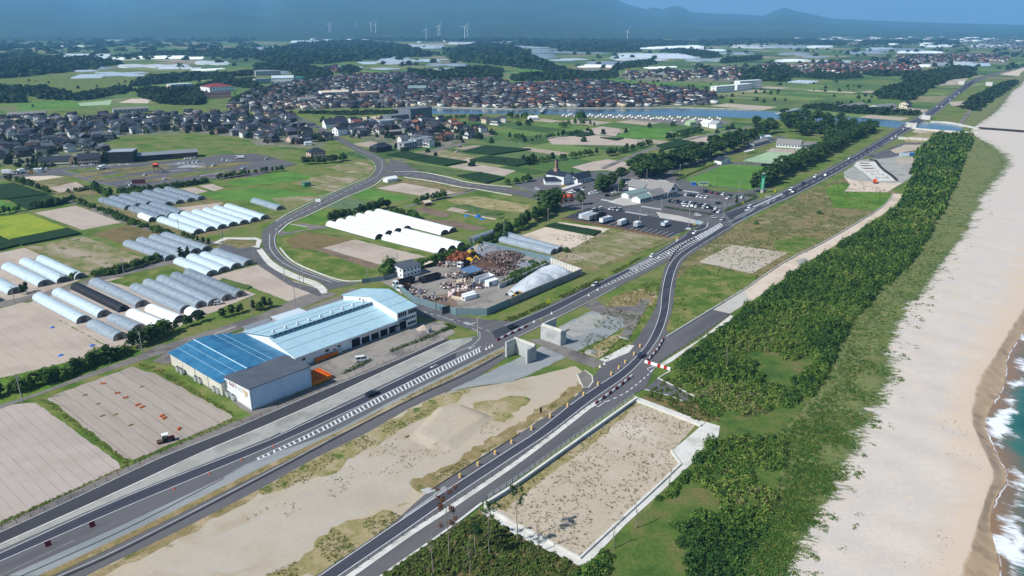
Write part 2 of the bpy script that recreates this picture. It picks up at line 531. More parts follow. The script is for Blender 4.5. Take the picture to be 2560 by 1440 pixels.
def smooth(p, step=3.0):
 """Catmull-Rom through ground points"""
 if len(p) < 3:
  return list(p)
 q = [(2 * p[0][0] - p[1][0],2 * p[0][1] - p[1][1])] + list(p) + [(2 * p[-1][0] - p[-2][0],2 * p[-1][1] - p[-2][1])]
 out = []
 for i in range(1, len(q) - 2):
  p0, p1, p2, p3 = q[i - 1], q[i], q[i + 1], q[i + 2]
  k = max(1, min(30, int(hypot(p2[0] - p1[0], p2[1] - p1[1]) / step)))
  for j in range(k):
   t = j / k
   out.append(tuple(0.5 * (2 * p1[a] + (p2[a] - p0[a]) * t + (2 * p0[a] - 5 * p1[a] + 4 * p2[a] - p3[a]) * t * t + (3 * p1[a] - p0[a] - 3 * p2[a] + p3[a]) * t ** 3) for a in (0,1)))
 out.append(tuple(p[-1]))
 return out
def resample(p, step):
 out, acc = [p[0]],0.0
 for a, b in zip(p, p[1:]):
  L = hypot(b[0] - a[0], b[1] - a[1])
  while acc + L >= step:
   t = (step - acc) / L
   a = (a[0] + (b[0] - a[0]) * t, a[1] + (b[1] - a[1]) * t)
   out.append(a)
   L = hypot(b[0] - a[0], b[1] - a[1])
   acc = 0.0
  acc += L
 return out
def offs(p, d):
 """polyline moved d to its left"""
 out = []
 for i in range(len(p)):
  a, b = p[max(0, i - 1)], p[min(len(p) - 1, i + 1)]
  L = hypot(b[0] - a[0], b[1] - a[1]) or 1
  out.append((p[i][0] - (b[1] - a[1]) / L * d, p[i][1] + (b[0] - a[0]) / L * d))
 return out
def band(name, left, right, mat, z, sm=True, **kw):
 l, r = W(left), W(right)
 if sm:
  l, r = smooth(l), smooth(r)
 return patch(name, l + r[::-1], mat, z, world_pts=True, **kw)
def ribbon(mb, p, width, z0, z1=None):
 """flat strip, or a low wall when z1 is given"""
 l, r = offs(p, width / 2), offs(p, -width / 2)
 for i in range(len(p) - 1):
  if z1 is None:
   mb.add([(*r[i], z0),(*r[i + 1], z0),(*l[i + 1], z0),(*l[i], z0)],[(0,1,2,3)])
  else:
   mb.frustum([(*r[i], z0),(*r[i + 1], z0),(*l[i + 1], z0),(*l[i], z0)],[(*r[i], z1),(*r[i + 1], z1),(*l[i + 1], z1),(*l[i], z1)])
 return mb
def line(name, pts, width, mat='paint_white', z=0.06, dash=None, sm=True, kind='structure', world_pts=False, **kw):
 p = pts if world_pts else W(pts)
 if sm:
  p = smooth(p)
 mb = MB()
 if dash:
  q = resample(p, 0.5)
  on, off = int(dash[0] * 2), int(dash[1] * 2)
  i = 0
  while i + on < len(q):
   ribbon(mb, q[i:i + on + 1], width, z)
   i += on + off
 else:
  ribbon(mb, p, width, z)
 return mb.build(name, mat, kind=kind, **kw)
def lowwall(name, pts, width, h, mat, z=0.0, sm=False, kind='structure', world_pts=False, **kw):
 p = pts if world_pts else W(pts)
 if sm:
  p = smooth(p)
 return ribbon(MB(), p, width, z, z + h).build(name, mat, kind=kind, **kw)
ONES = ['zeroth', 'first', 'second', 'third', 'fourth', 'fifth', 'sixth', 'seventh', 'eighth', 'ninth', 'tenth', 'eleventh', 'twelfth', 'thirteenth',
  'fourteenth', 'fifteenth', 'sixteenth', 'seventeenth', 'eighteenth', 'nineteenth']
TENS = ['', '', 'twenty', 'thirty', 'forty', 'fifty', 'sixty', 'seventy', 'eighty', 'ninety']
def nth(n):
 if n < 20:
  return ONES[n]
 if n % 10 == 0:
  return TENS[n // 10][:-1] + 'ieth'
 return TENS[n // 10] + '-' + ONES[n % 10]
def az(a, b):
 return atan2(b[1] - a[1], b[0] - a[0])
# ================================================================ ground, fields, beach, water
nmat('village_ground', [S(112,112,100), S(136,130,118), S(84,98,58), S(124,122,112)],0.05,0.8,0.2)
nmat('water_river', [S(44,74,96), S(52,84,104)],0.02,0.6,0.06, rough=0.12, spec=0.6, bump=0.12, bscale=1.5)
def ground_sheet():
 edge = [G(*p) for p in [(1700,1700),(1900,1440),(2000,1250),(2060,1080),(2140,960),(2200,820),(2270,720),(2340,640),(2390,560),(2430,470),(2480,400),
       (2460,350),(2450,322),(2480,285),(2520,235),(2550,208),(2572,176)]]
 far = [(3300,4600),(9000,12000),(22000,24000),(-26000,24000),(-9000,-300),(-9000,-900),(60,-900)]
 patch('ground', edge + far, 'meadow', 0.0, world_pts=True)
ground_sheet()
ROWS = [[(1700,1700),(1800,1700),(2330,1700),(2440,1700)],[(1850,1440),(1972,1440),(2395,1440),(2500,1440)],
  [(1900,1330),(2030,1325),(2440,1310),(2478,1300)],[(1930,1250),(2082,1250),(2462,1240),(2492,1236)],
  [(1960,1150),(2112,1178),(2476,1176),(2518,1186)],[(1950,1085),(2150,1100),(2440,1096),(2482,1106)],
  [(1990,1040),(2182,1045),(2424,1030),(2466,1040)],[(2050,960),(2240,945),(2440,950),(2512,952)],
  [(2090,880),(2227,880),(2484,886),(2522,880)],[(2130,800),(2265,790),(2535,800),(2580,800)],
  [(2200,720),(2320,720),(2580,720),(2640,720)],[(2290,640),(2370,647),(2610,645),(2670,645)],
  [(2330,560),(2425,570),(2630,565),(2680,565)],[(2380,470),(2470,480),(2640,478),(2690,478)],
  [(2410,400),(2530,405),(2650,405),(2700,405)],[(2400,350),(2480,362),(2660,350),(2705,350)],
  [(2400,325),(2430,328),(2640,322),(2690,322)],[(2420,295),(2500,275),(2640,285),(2680,285)],
  [(2480,245),(2535,228),(2640,235),(2670,235)],[(2520,207),(2556,212),(2640,205),(2660,205)],
  [(2552,176),(2576,178),(2650,175),(2668,175)]]
LINES = [smooth([G(*r[k]) for r in ROWS],1e9) for k in range(4)]
def dense(p, k):
 out = []
 q = [p[0]] + list(p) + [p[-1]]
 for i in range(1, len(q) - 2):
  for j in range(k):
   t = j / k
   out.append(tuple(0.5 * (2 * q[i][a] + (q[i + 1][a] - q[i - 1][a]) * t + (2 * q[i - 1][a] - 5 * q[i][a] + 4 * q[i + 1][a] - q[i + 2][a]) * t * t + (3 * q[i][a] - q[i - 1][a] - 3 * q[i + 1][a] + q[i + 2][a]) * t ** 3) for a in (0,1)))
 out.append(tuple(p[-1]))
 return out
BL = [dense(l, 14) for l in LINES]
NRM = (cos(radians(-35)), sin(radians(-35)))
BL.append([(x + NRM[0] * 26, y + NRM[1] * 26) for x, y in BL[3]])
def build_beach():
 zs = [0.0,0.5,0.15,-1.0,-3.2]
 n = len(BL[0])
 V, T, A = [],[],[]
 K = 12
 cols = 4 * K + 1
 for i in range(n):
  for c in range(cols):
   b, t = min(3, c // K),(c - min(3, c // K) * K) / K
   x = BL[b][i][0] * (1 - t) + BL[b + 1][i][0] * t
   y = BL[b][i][1] * (1 - t) + BL[b + 1][i][1] * t
   tt = t * t * (3 - 2 * t)
   z = zs[b] * (1 - tt) + zs[b + 1] * tt
   if b < 2:
    z += 0.45 * noise.noise(Vector((x * 0.09, y * 0.09,3))) * min(1, c / 4) + 0.16 * noise.noise(Vector((x * 0.4, y * 0.4,1)))
    z = max(z, 0.03) if c else 0.02
   V.append((x, y, z)); A.append(b + t)
 for i in range(n - 1):
  for c in range(cols - 1):
   a = i * cols + c
   T.append((a, a + 1, a + cols + 1)); T.append((a, a + cols + 1, a + cols))
 m, nt, b = base_mat('beach_sand', 0.9,0.15)
 at = nt.nodes.new('ShaderNodeAttribute'); at.attribute_name = 'rnd'
 t = at.outputs['Fac']
 pos = coords(nt)
 sand = ramp(nt, noise_n(nt, pos, 0.05,6),[S(198,188,177), S(202,192,180), S(197,189,181), S(202,190,175)])
 fine = noise_n(nt, pos, 1.2,4,0.7)
 k = math_n(nt, 'MULTIPLY_ADD', fine, 0.35,0.825)
 cm = nt.nodes.new('ShaderNodeCombineColor')
 for i in range(3): nt.links.new(k, cm.inputs[i])
 sand = mixc(nt, 1.0, sand, cm.outputs[0], 'MULTIPLY')
 deb = noise_n(nt, coords(nt, 52,0.35,1.0),0.9,4,0.75)
 dm = math_n(nt, 'MULTIPLY_ADD', deb, 22.0,-22.0 * 0.70, clamp=True)
 band_k = math_n(nt, 'MULTIPLY_ADD', noise_n(nt, coords(nt, 52,0.3,1.0),0.07,3),6.0,-3.0, clamp=True)
 sand = mixc(nt, math_n(nt, 'MULTIPLY', dm, math_n(nt, 'MULTIPLY', band_k, 0.7)), sand, S(112,98,84))
 veg = ramp(nt, noise_n(nt, pos, 0.07,5),[S(48,82,36), S(62,94,40), S(88,102,48), S(54,88,44)])
 k2 = math_n(nt, 'MULTIPLY_ADD', noise_n(nt, pos, 1.3,5,.8),2.2,-0.1)
 cm2 = nt.nodes.new('ShaderNodeCombineColor')
 for i in range(3): nt.links.new(k2, cm2.inputs[i])
 veg = mixc(nt, 1.0, veg, cm2.outputs[0], 'MULTIPLY')
 big = noise_n(nt, coords(nt, 30,0.4,1.0),0.12,4)
 streak = noise_n(nt, coords(nt, -15,0.25,1.0),0.9,4,0.7)
 edge = math_n(nt, 'ADD', math_n(nt, 'MULTIPLY_ADD', big, 1.1,-0.55), math_n(nt, 'MULTIPLY_ADD', streak, 1.5,-0.75))
 e = math_n(nt, 'SUBTRACT', edge, math_n(nt, 'MULTIPLY_ADD', t, 2.0,-1.9))
 vm = math_n(nt, 'MULTIPLY_ADD', e, 5.0,0.5, clamp=True)
 col = mixc(nt, vm, sand, veg)
 e2 = math_n(nt, 'SUBTRACT', math_n(nt, 'ADD', edge, streak), math_n(nt, 'MULTIPLY_ADD', t, 1.7,-1.02))
 vm2 = math_n(nt, 'MULTIPLY', math_n(nt, 'MULTIPLY_ADD', e2,6.0,0.0, clamp=True),0.55)
 col = mixc(nt, vm2, col, S(136,134,92))
 warm = math_n(nt, 'MULTIPLY_ADD', math_n(nt, 'ADD', t, math_n(nt, 'MULTIPLY_ADD', noise_n(nt, pos, 0.08,4),0.7,-0.35)),4.0,-6.6, clamp=True)
 col = mixc(nt, warm, col, S(204,186,166))
 wet = math_n(nt, 'MULTIPLY_ADD', math_n(nt, 'ADD', t, math_n(nt, 'MULTIPLY_ADD', noise_n(nt, pos, 0.15,5),0.5,-0.25)),7.0,-14.6, clamp=True)
 wetc = ramp(nt, noise_n(nt, pos, 0.16,4),[S(168,144,116), S(180,156,126), S(152,130,106)])
 col = mixc(nt, wet, col, wetc)
 nt.links.new(col, b.inputs['Base Color'])
 nt.links.new(math_n(nt, 'MULTIPLY_ADD', wet, -0.5,0.9), b.inputs['Roughness'])
 bn = nt.nodes.new('ShaderNodeBump'); bn.inputs['Strength'].default_value = 0.3; bn.inputs['Distance'].default_value = 0.25
 nt.links.new(noise_n(nt, pos, 1.5,5,0.7), bn.inputs['Height'])
 nt.links.new(bn.outputs[0], b.inputs['Normal'])
 me = np_mesh('beach', V, T, 'beach_sand', rnd=A)
 me.polygons.foreach_set('use_smooth', np.ones(len(T), dtype=bool))
 tag(link(bpy.data.objects.new('beach', me)), kind='structure')
build_beach()
def build_sea():
 offs_m = [-6,-3,-1,0,1,2,3,4,5,6.5,8,10,12,15,20,30,60,150,500,2000,8000]
 n = len(BL[3])
 V, T, A = [],[],[]
 for i in range(n):
  for d in offs_m:
   x, y = BL[3][i][0] + NRM[0] * d, BL[3][i][1] + NRM[1] * d
   z = -1.0 + (0.18 * noise.noise(Vector((x * 0.12, y * 0.12,5))) if 2 < d < 60 else 0)
   V.append((x, y, z)); A.append(d)
 c = len(offs_m)
 for i in range(n - 1):
  for j in range(c - 1):
   a = i * c + j
   T.append((a, a + 1, a + c + 1)); T.append((a, a + c + 1, a + c))
 m, nt, b = base_mat('sea_water', 0.12,0.5)
 at = nt.nodes.new('ShaderNodeAttribute'); at.attribute_name = 'rnd'
 d = at.outputs['Fac']
 pos = coords(nt)
 dd = math_n(nt, 'ADD', d, math_n(nt, 'MULTIPLY_ADD', noise_n(nt, pos, 0.06,3),14.0,-7.0))
 depth = math_n(nt, 'MULTIPLY_ADD', dd, 0.09,-0.02, clamp=True)
 r = nt.nodes.new('ShaderNodeValToRGB')
 e = r.color_ramp.elements
 e[0].position = 0.0; e[0].color = S(140,112,84)
 e[1].position = 1.0; e[1].color = S(24,88,84)
 q = e.new(0.35); q.color = S(112,104,88)
 q = e.new(0.6); q.color = S(56,108,96)
 nt.links.new(depth, r.inputs['Fac'])
 lace = noise_n(nt, coords(nt, -35,0.35,1.0),0.55,6,0.72,0.8)
 big = math_n(nt, 'MULTIPLY_ADD', noise_n(nt, pos, 0.05,2),2.4,-0.7)
 belt = math_n(nt, 'SUBTRACT', 1.0, math_n(nt, 'MULTIPLY', math_n(nt, 'ABSOLUTE', math_n(nt, 'SUBTRACT', dd, 3.5)),0.2))
 fk = math_n(nt, 'MULTIPLY_ADD', math_n(nt, 'ADD', math_n(nt, 'MULTIPLY', belt, 0.34), math_n(nt, 'ADD', math_n(nt, 'MULTIPLY', lace, 1.0), math_n(nt, 'MULTIPLY', big, 0.7))),5.0,-5.0 * 1.16, clamp=True)
 lip = math_n(nt, 'LESS_THAN', math_n(nt, 'ABSOLUTE', math_n(nt, 'SUBTRACT', d, math_n(nt, 'MULTIPLY_ADD', noise_n(nt, pos, 0.3,4),1.8,-0.6))),0.16)
 lip = math_n(nt, 'MULTIPLY', lip, math_n(nt, 'MULTIPLY_ADD', noise_n(nt, pos, 0.12,4),6.0,-2.6, clamp=True))
 fk = math_n(nt, 'MAXIMUM', fk, lip)
 col = mixc(nt, fk, r.outputs['Color'], S(232,238,244))
 nt.links.new(col, b.inputs['Base Color'])
 nt.links.new(math_n(nt, 'MULTIPLY_ADD', fk, 0.6,0.14), b.inputs['Roughness'])
 bn = nt.nodes.new('ShaderNodeBump'); bn.inputs['Strength'].default_value = 0.4; bn.inputs['Distance'].default_value = 0.25
 nt.links.new(noise_n(nt, coords(nt, -35,1.0,0.5),0.5,5), bn.inputs['Height'])
 nt.links.new(bn.outputs[0], b.inputs['Normal'])
 me = np_mesh('sea', V, T, 'sea_water', rnd=A)
 me.polygons.foreach_set('use_smooth', np.ones(len(T), dtype=bool))
 tag(link(bpy.data.objects.new('sea', me)), kind='structure')
build_sea()
RIVER = [(1075,270),(1280,275),(1420,272),(1560,272),(1700,271),(1900,277),(1990,282),(2060,288),(2160,295),(2250,303),(2330,306),(2380,310),(2446,324),
         (2440,333),(2400,331),(2320,325),(2270,322),(2230,319),(2170,312),(2060,307),(1990,302),(1900,296),(1800,293),(1560,287),(1280,285),(1075,285)]
patch('river', RIVER, 'water_river', 0.05)
patch('river_bank', [(560,280),(700,277),(1075,268),(1075,286),(880,291),(700,290)], 'grass_verge', 0.02)
patch('canal', [(0,298),(560,284),(560,288),(0,304)], 'gravel_blue', 0.05)
lowwall('river_wall', [(1075,269),(1280,274),(1420,271),(1560,271),(1700,270),(1905,276)],1.0,1.4, 'concrete_grey')
lowwall('river_wall', [(0,297),(560,283)],1.0,1.2, 'concrete_grey')
lowwall('quay_wall', [(2325,306),(2375,309),(2446,324)],4.0,1.6, 'concrete', sm=True)
lowwall('quay_wall', [(2280,322),(2350,328),(2445,334)],3.0,1.2, 'concrete')
lowwall('breakwater', [(2446,323),(2500,327),(2620,336)],6.0,2.2, 'drain_dark', kind='structure')
def mosaic(name, poly, cw, cl, pal, z, seed, azd=48, skip=0.1, jit=0.12):
 r = random.Random(seed)
 P = W(poly)
 ca, sa = cos(radians(azd)), sin(radians(azd))
 us = [x * ca + y * sa for x, y in P]; vv = [-x * sa + y * ca for x, y in P]
 V, T, C = [],[],[]
 v = min(vv)
 while v < max(vv):
  rowl = cl * r.uniform(0.7,1.4)
  u = min(us)
  while u < max(us):
   w = cw * r.uniform(0.6,1.7)
   cx, cy = (u + w / 2) * ca - (v + rowl / 2) * sa, (u + w / 2) * sa + (v + rowl / 2) * ca
   if in_poly(cx, cy, P) and r.random() > skip:
    c = r.choice(pal)
    k = r.uniform(0.85,1.15)
    g = 0.03 * min(w, rowl)
    for du, dv in ((g, g),(w - g, g),(w - g, rowl - g),(g, rowl - g)):
     V.append(((u + du) * ca - (v + dv) * sa, (u + du) * sa + (v + dv) * ca, z)); C.append((c[0] * k, c[1] * k, c[2] * k, 1))
    n = len(V) - 4
    T += [(n, n + 1, n + 2),(n, n + 2, n + 3)]
   u += w
  v += rowl
 if V:
  me = np_mesh(name, V, T, 'tint_field', tint=C)
  tag(link(bpy.data.objects.new(name, me)), kind='structure')
GREENS = [S(78,108,50), S(92,120,56), S(66,94,44), S(104,124,66), S(88,108,62), S(72,100,52), S(120,126,82)]
MIX = GREENS + [S(70,92,52), S(168,154,140), S(150,138,120), S(56,84,44), S(96,112,72)]
FARM = GREENS + [S(60,82,46), S(64,86,44), S(150,138,118), S(132,120,98), S(70,96,50)]
mosaic('farmland', [(1290,205),(2560,205),(2420,225),(2260,300),(1910,272),(1770,265),(1600,215)],34,60, GREENS + [S(172,160,142)],0.012,3)
mosaic('farmland', [(880,290),(1260,300),(1700,300),(1900,310),(1840,345),(1700,430),(1300,470),(900,385)],26,44, GREENS + [S(166,152,136)],0.012,4)
mosaic('farmland', [(-300,205),(400,190),(640,170),(1250,185),(1400,205),(700,230),(340,270),(-300,290)],60,90, GREENS, 0.012,5)
mosaic('farmland', [(-900,138),(700,125),(1900,112),(3400,112),(3200,200),(1290,204),(640,168),(-900,205)],90,140, FARM, 0.011,6, jit=0.2)
mosaic('farmland', [(-1400,92),(3900,92),(3400,112),(-900,138)],220,320, FARM, 0.010,7)
patch('field', [(0,200),(330,187),(420,205),(350,232),(150,250),(0,262)], 'grass_verge', 0.02)
patch('field', [(40,258),(70,247),(190,252),(200,270),(45,278)], 'rice_green', 0.013)
patch('field', [(1300,165),(1420,172),(1420,195),(1285,202)], 'rice_green', 0.02)
patch('field', [(1330,200),(1450,192),(1600,203),(1690,208),(1680,222),(1480,216)], 'rice_green', 0.02)
patch('playing_field', [(195,258),(280,250),(275,262),(200,265)], 'turf_court', 0.03)
patch('playing_field', [(295,257),(330,247),(375,247),(370,258)], 'sand_pale', 0.03)
patch('school_yard', [(700,217),(735,208),(775,216),(760,225)], 'sand_pale', 0.03)
FIELDS = [
 ('tilled', 0.02,0.3,[(-120,1060),(0,1013),(88,1007),(298,1158),(300,1172),(0,1305),(-160,1375)]),
 ('grass_verge', 0.015,0.4,[(-60,1030),(80,990),(340,900),(410,912),(600,1040),(610,1052),(325,1170),(0,1318),(-200,1400),(-200,1080)]),
 ('tilled_tracks', 0.03,0.5,[(118,995),(330,917),(395,937),(582,1040),(578,1048),(335,1150),(310,1145)]),
 ('sand_field', 0.02,0.4,[(-200,800),(0,772),(52,757),(85,760),(140,795),(275,873),(255,886),(0,945),(-200,1000)]),
 ('grass_bright', 0.018,0.4,[(-100,960),(0,943),(255,884),(300,872),(360,878),(350,890),(0,1016),(-100,1050)]),
 ('sand_field', 0.02,0.3,[(87,532),(190,514),(307,556),(205,575)]),
 ('rice_yellow', 0.02,0.2,[(-100,560),(0,542),(70,534),(165,570),(25,599),(0,590),(-100,600)]),
 ('sand_field', 0.02,0.3,[(-100,655),(0,632),(62,619),(107,639),(60,655),(0,672),(-100,700)]),
 ('weedy_field', 0.02,0.5,[(65,619),(207,590),(357,645),(300,690),(215,688),(107,637)]),
 ('grass_brown', 0.02,0.5,[(230,585),(322,562),(430,585),(312,612)]),
 ('rice_green', 0.02,0.2,[(-80,500),(0,500),(62,522),(0,540),(-80,545)]),
 ('sand_pale', 0.02,0.3,[(47,445),(95,435),(160,442),(95,452)]),
 ('grass_dry', 0.018,0.5,[(87,455),(160,447),(262,480),(190,503),(120,480)]),
 ('sand_field', 0.022,0.4,[(122,470),(190,455),(215,470),(150,482)]),
 ('grass_verge', 0.02,0.3,[(267,704),(425,666),(465,682),(325,717)]),
 ('sand_field', 0.02,0.5,[(520,694),(645,662),(700,692),(800,722),(742,762),(640,722)]),
 ('sand_field', 0.019,0.5,[(60,762),(220,700),(470,680),(640,735),(560,768),(345,862),(280,872),(150,800)]),
 ('sand_field', 0.019,0.4,[(-100,690),(0,660),(100,645),(220,692),(130,727),(0,755),(-100,780)]),
 ('grass_dry', 0.018,0.4,[(235,512),(410,472),(525,497),(700,545),(490,597),(320,545)]),
 ('grass_dry', 0.018,0.4,[(295,622),(405,592),(545,622),(440,657)]),
 ('sand_field', 0.022,0.4,[(437,520),(560,506),(505,533),(470,537)]),
 ('rice_green', 0.018,0.4,[(495,485),(640,468),(820,487),(720,522),(640,505),(540,498)]),
 ('rice_green', 0.018,0.4,[(640,440),(722,428),(795,445),(690,458),(600,466),(560,456)]),
 ('sand_field', 0.022,0.3,[(450,472),(485,468),(520,478),(492,485)]),('sand_field', 0.022,0.3,[(497,465),(530,460),(560,470),(535,478)]),
 ('weedy_field', 0.02,0.5,[(815,417),(902,405),(937,415),(925,435),(865,432)]),
 ('weedy_field', 0.02,0.5,[(727,460),(815,435),(912,437),(835,482),(780,467)]),
 ('weedy_field', 0.022,0.5,[(677,495),(810,487),(722,527)]),
 ('rice_green', 0.02,0.2,[(875,490),(915,471),(1032,495),(977,507)]),
 ('sand_field', 0.02,0.3,[(940,471),(1007,457),(1145,482),(1070,492)]),
 ('grass_dry', 0.018,0.4,[(925,470),(1000,445),(1080,452),(1180,475),(1150,485),(1010,458)]),
 ('crop_pale', 0.02,0.3,[(810,515),(872,495),(942,510),(890,530)]),
 ('grass_bright', 0.02,0.4,[(747,550),(800,522),(830,530),(815,560),(780,562)]),
 ('grass_verge', 0.018,0.4,[(697,600),(760,574),(890,595),(1100,640),(1065,662),(960,702),(870,702),(780,680),(715,640)]),
 ('grass_brown', 0.022,0.5,[(715,600),(765,580),(885,600),(790,625),(730,620)]),
 ('sand_field', 0.024,0.3,[(807,620),(887,599),(1065,642),(950,662)]),
 ('soil_brown', 0.024,0.3,[(790,625),(806,620.5),(949,662.5),(930,672)]),
 ('waste_weedy', 0.02,0.4,[(1115,500),(1190,490),(1325,513),(1310,532),(1165,517)]),
 ('soil_brown', 0.02,0.3,[(1030,525),(1060,517),(1130,535),(1110,545)]),
 ('soil_brown', 0.02,0.3,[(1047,547),(1140,552),(1225,572),(1182,578)]),
 ('sand_field', 0.02,0.3,[(1130,518),(1250,543),(1235,550),(1115,525)]),
 ('sand_pale', 0.02,0.4,[(1295,592),(1400,555),(1525,572),(1470,600),(1425,624)]),
 ('weedy_field', 0.02,0.5,[(1370,642),(1550,580),(1660,596),(1485,670)]),
 ('grass_dry', 0.018,0.5,[(1350,650),(1520,575),(1700,590),(1680,600),(1480,680)]),
 ('waste_weedy', 0.02,0.4,[(1250,510),(1320,512),(1280,530),(1240,525)]),
 ('sand_field', 0.02,0.2,[(1120,417),(1175,407),(1290,427),(1260,440)]),
 ('weedy_field', 0.02,0.3,[(1025,381),(1100,372),(1197,391),(1155,401)]),
 ('sand_field', 0.02,0.3,[(1455,327),(1505,316),(1552,322),(1540,340),(1490,337)]),
 ('sand_field', 0.02,0.3,[(1365,343),(1490,338),(1625,352),(1612,365),(1380,361)]),
 ('rice_green', 0.02,0.2,[(1540,341),(1580,318),(1680,322),(1660,347),(1580,346)]),
 ('sand_field', 0.021,0.3,[(1480,405),(1520,398),(1580,408),(1530,425),(1460,428),(1430,418)]),
 ('sand_field', 0.02,0.3,[(1690,352),(1740,340),(1810,345),(1740,362)]),
 ('rice_green', 0.02,0.3,[(1760,335),(1810,322),(1920,328),(1900,345),(1810,347)]),
 ('sand_field', 0.02,0.3,[(1150,402),(1170,395),(1215,398),(1175,407)]),
 ('grass_verge', 0.018,0.5,[(1217,800),(1290,788),(1460,710),(1640,622),(1705,588),(1690,600),(1480,717),(1362,770),(1280,807)]),
 ('grass_dry', 0.02,0.5,[(1690,660),(1760,600),(1930,525),(2000,488),(2120,440),(2245,482),(2225,512),(2070,602),(1980,647),(1870,722),(1780,776),(1682,832),(1663,845),(1650,830),(1672,770),(1684,700)]),
 ('grass_verge', 0.024,1.2,[(1690,700),(1740,662),(1900,690),(1840,735),(1760,780),(1675,835),(1668,820),(1684,770)]),
 ('waste_sand_grey', 0.028,0.4,[(1747,655),(1830,612),(1968,632),(1880,684)]),
 ('grass_bright', 0.026,1.5,[(2060,470),(2105,455),(2240,487),(2226,508),(2190,525),(2085,520)]),
 ('grass_verge', 0.024,1.5,[(1935,600),(2000,590),(2050,600),(1980,640),(1940,625)]),
 ('grass_verge', 0.018,0.5,[(1440,890),(1515,765),(1560,728),(1655,690),(1660,720),(1642,770),(1605,830),(1577,864),(1520,905)]),
 ('waste_dry', 0.022,1.0,[(1540,740),(1600,722),(1645,735),(1630,765),(1560,775),(1515,765)]),
 ('waste_weedy', 0.022,0.8,[(1460,885),(1500,855),(1560,830),(1545,850),(1500,895)]),
 ('waste_sand', 0.02,0.4,[(180,1440),(640,1226),(780,1150),(920,1080),(1015,1025),(1110,982),(1250,960),(1440,915),(1470,940),(1450,982),(1300,1084),(1115,1200),(960,1330),(795,1445),(700,1520),(100,1490)]),
 ('waste_sand_grey', 0.024,2.0,[(820,1165),(900,1140),(1010,1150),(1060,1190),(1010,1240),(900,1290),(760,1370),(640,1410),(560,1440),(420,1420),(560,1330),(700,1270),(800,1210)]),
 ('waste_weedy', 0.026,1.5,[(640,1228),(780,1150),(920,1080),(1110,985),(1180,975),(1140,1005),(1000,1075),(930,1120),(870,1150),(840,1185),(770,1200),(660,1240)]),
 ('waste_weedy', 0.026,1.8,[(660,1440),(760,1395),(830,1320),(900,1290),(980,1280),(1010,1290),(960,1328),(795,1445)]),
 ('waste_dry', 0.028,1.5,[(1010,1210),(1110,1170),(1250,1080),(1370,1010),(1445,955),(1460,975),(1300,1083),(1115,1198),(1050,1235)]),
 ('waste_weedy', 0.026,1.5,[(1180,1010),(1290,990),(1330,1000),(1260,1060),(1180,1040)]),
 ('waste_dry', 0.026,1.0,[(200,1445),(400,1348),(640,1226),(650,1236),(420,1362),(260,1440)]),
 ('basin_sand', 0.02,0.3,[(1212,1268),(1585,1005),(1600,1012),(1742,1062),(1676,1130),(1698,1163),(1575,1278),(1450,1396)]),
 ('waste_weedy', 0.026,0.8,[(1222,1268),(1500,1072),(1585,1010),(1592,1016),(1520,1080),(1400,1170),(1300,1245),(1260,1280)]),
 ('grass_brown', 0.02,0.6,[(1610,985),(1680,1000),(1740,1010),(1800,1050),(1765,1055),(1680,1026),(1605,998)]),
 ('grass_brown', 0.02,0.8,[(960,1442),(1110,1335),(1205,1275),(1450,1415),(1400,1500),(900,1500)]),
]
FIELDS = sorted(FIELDS, key=lambda f: f[1])
for fi, (mt, z, rg, pts) in enumerate(FIELDS):
 nm = {'meadow': 'field', 'tilled': 'tilled_field', 'tilled_tracks': 'tilled_field', 'sand_field': 'sandy_field', 'sand_pale': 'sandy_field', 'rice_yellow': 'rice_field', 'rice_green': 'rice_field',
          'soil_brown': 'ploughed_field', 'crop_pale': 'vegetable_field'}.get(mt, 'rough_ground' if 'waste' in mt or 'basin' in mt else 'grass_field')
 patch(nm, pts, mt, .016 + fi * .0006, rough=rg, step=2.0)
def crop_block(pts, h, label, mat='crop_dark', seed=0):
 p = roughen(W(pts),0.25,1.5, seed)
 if area(p) < 0: p = p[::-1]
 bm = bmesh.new()
 vs = [bm.verts.new((x, y, h * 0.9)) for x, y in p]
 f = bm.faces.new(vs)
 lo = [bm.verts.new((x, y, 0.0)) for x, y in p]
 n = len(p)
 for i in range(n):
  j = (i + 1) % n
  bm.faces.new((lo[i], lo[j], vs[j], vs[i]))
 me = bpy.data.meshes.new('crop_block')
 bm.to_mesh(me); bm.free()
 me.materials.append(MATS[mat])
 o = link(bpy.data.objects.new('crop_rows', me))
 tag(o, label, 'crop', kind='stuff')
CROPS = [([(-60,470),(0,465),(35,460),(118,488),(20,500),(0,499),(-60,510)],1.2),([(25,502),(120,490),(172,508),(72,526)],1.2),
         ([(25,602),(170,573),(203,586),(57,615)],1.2),([(-80,600),(0,593),(48,615),(0,627),(-80,640)],1.2),
         ([(967,389),(1015,381),(1075,392),(1030,400)],1.4),([(1032,401),(1078,392.5),(1168,406),(1115,416)],1.4),
         ([(1144,442),(1200,433),(1262,447),(1217,460)],1.4),([(1173,402),(1220,392),(1348,405),(1290,417)],1.4),([(1155,380),(1215,366),(1328,375),(1230,389)],1.4),
         ([(1362,567),(1387,560),(1503,580),(1485,591)],1.0),([(1402,334),(1450,328),(1488,338),(1450,343)],1.3),([(1500,345),(1560,347),(1540,352)],1.2),
         ([(1690,330),(1740,318),(1760,325),(1720,338)],1.2),([(1640,365),(1700,350),(1740,358),(1660,375)],1.2)]
for i, (p, h) in enumerate(CROPS):
 crop_block(p, h, 'dense dark green crop standing in rows on its field', seed=i)
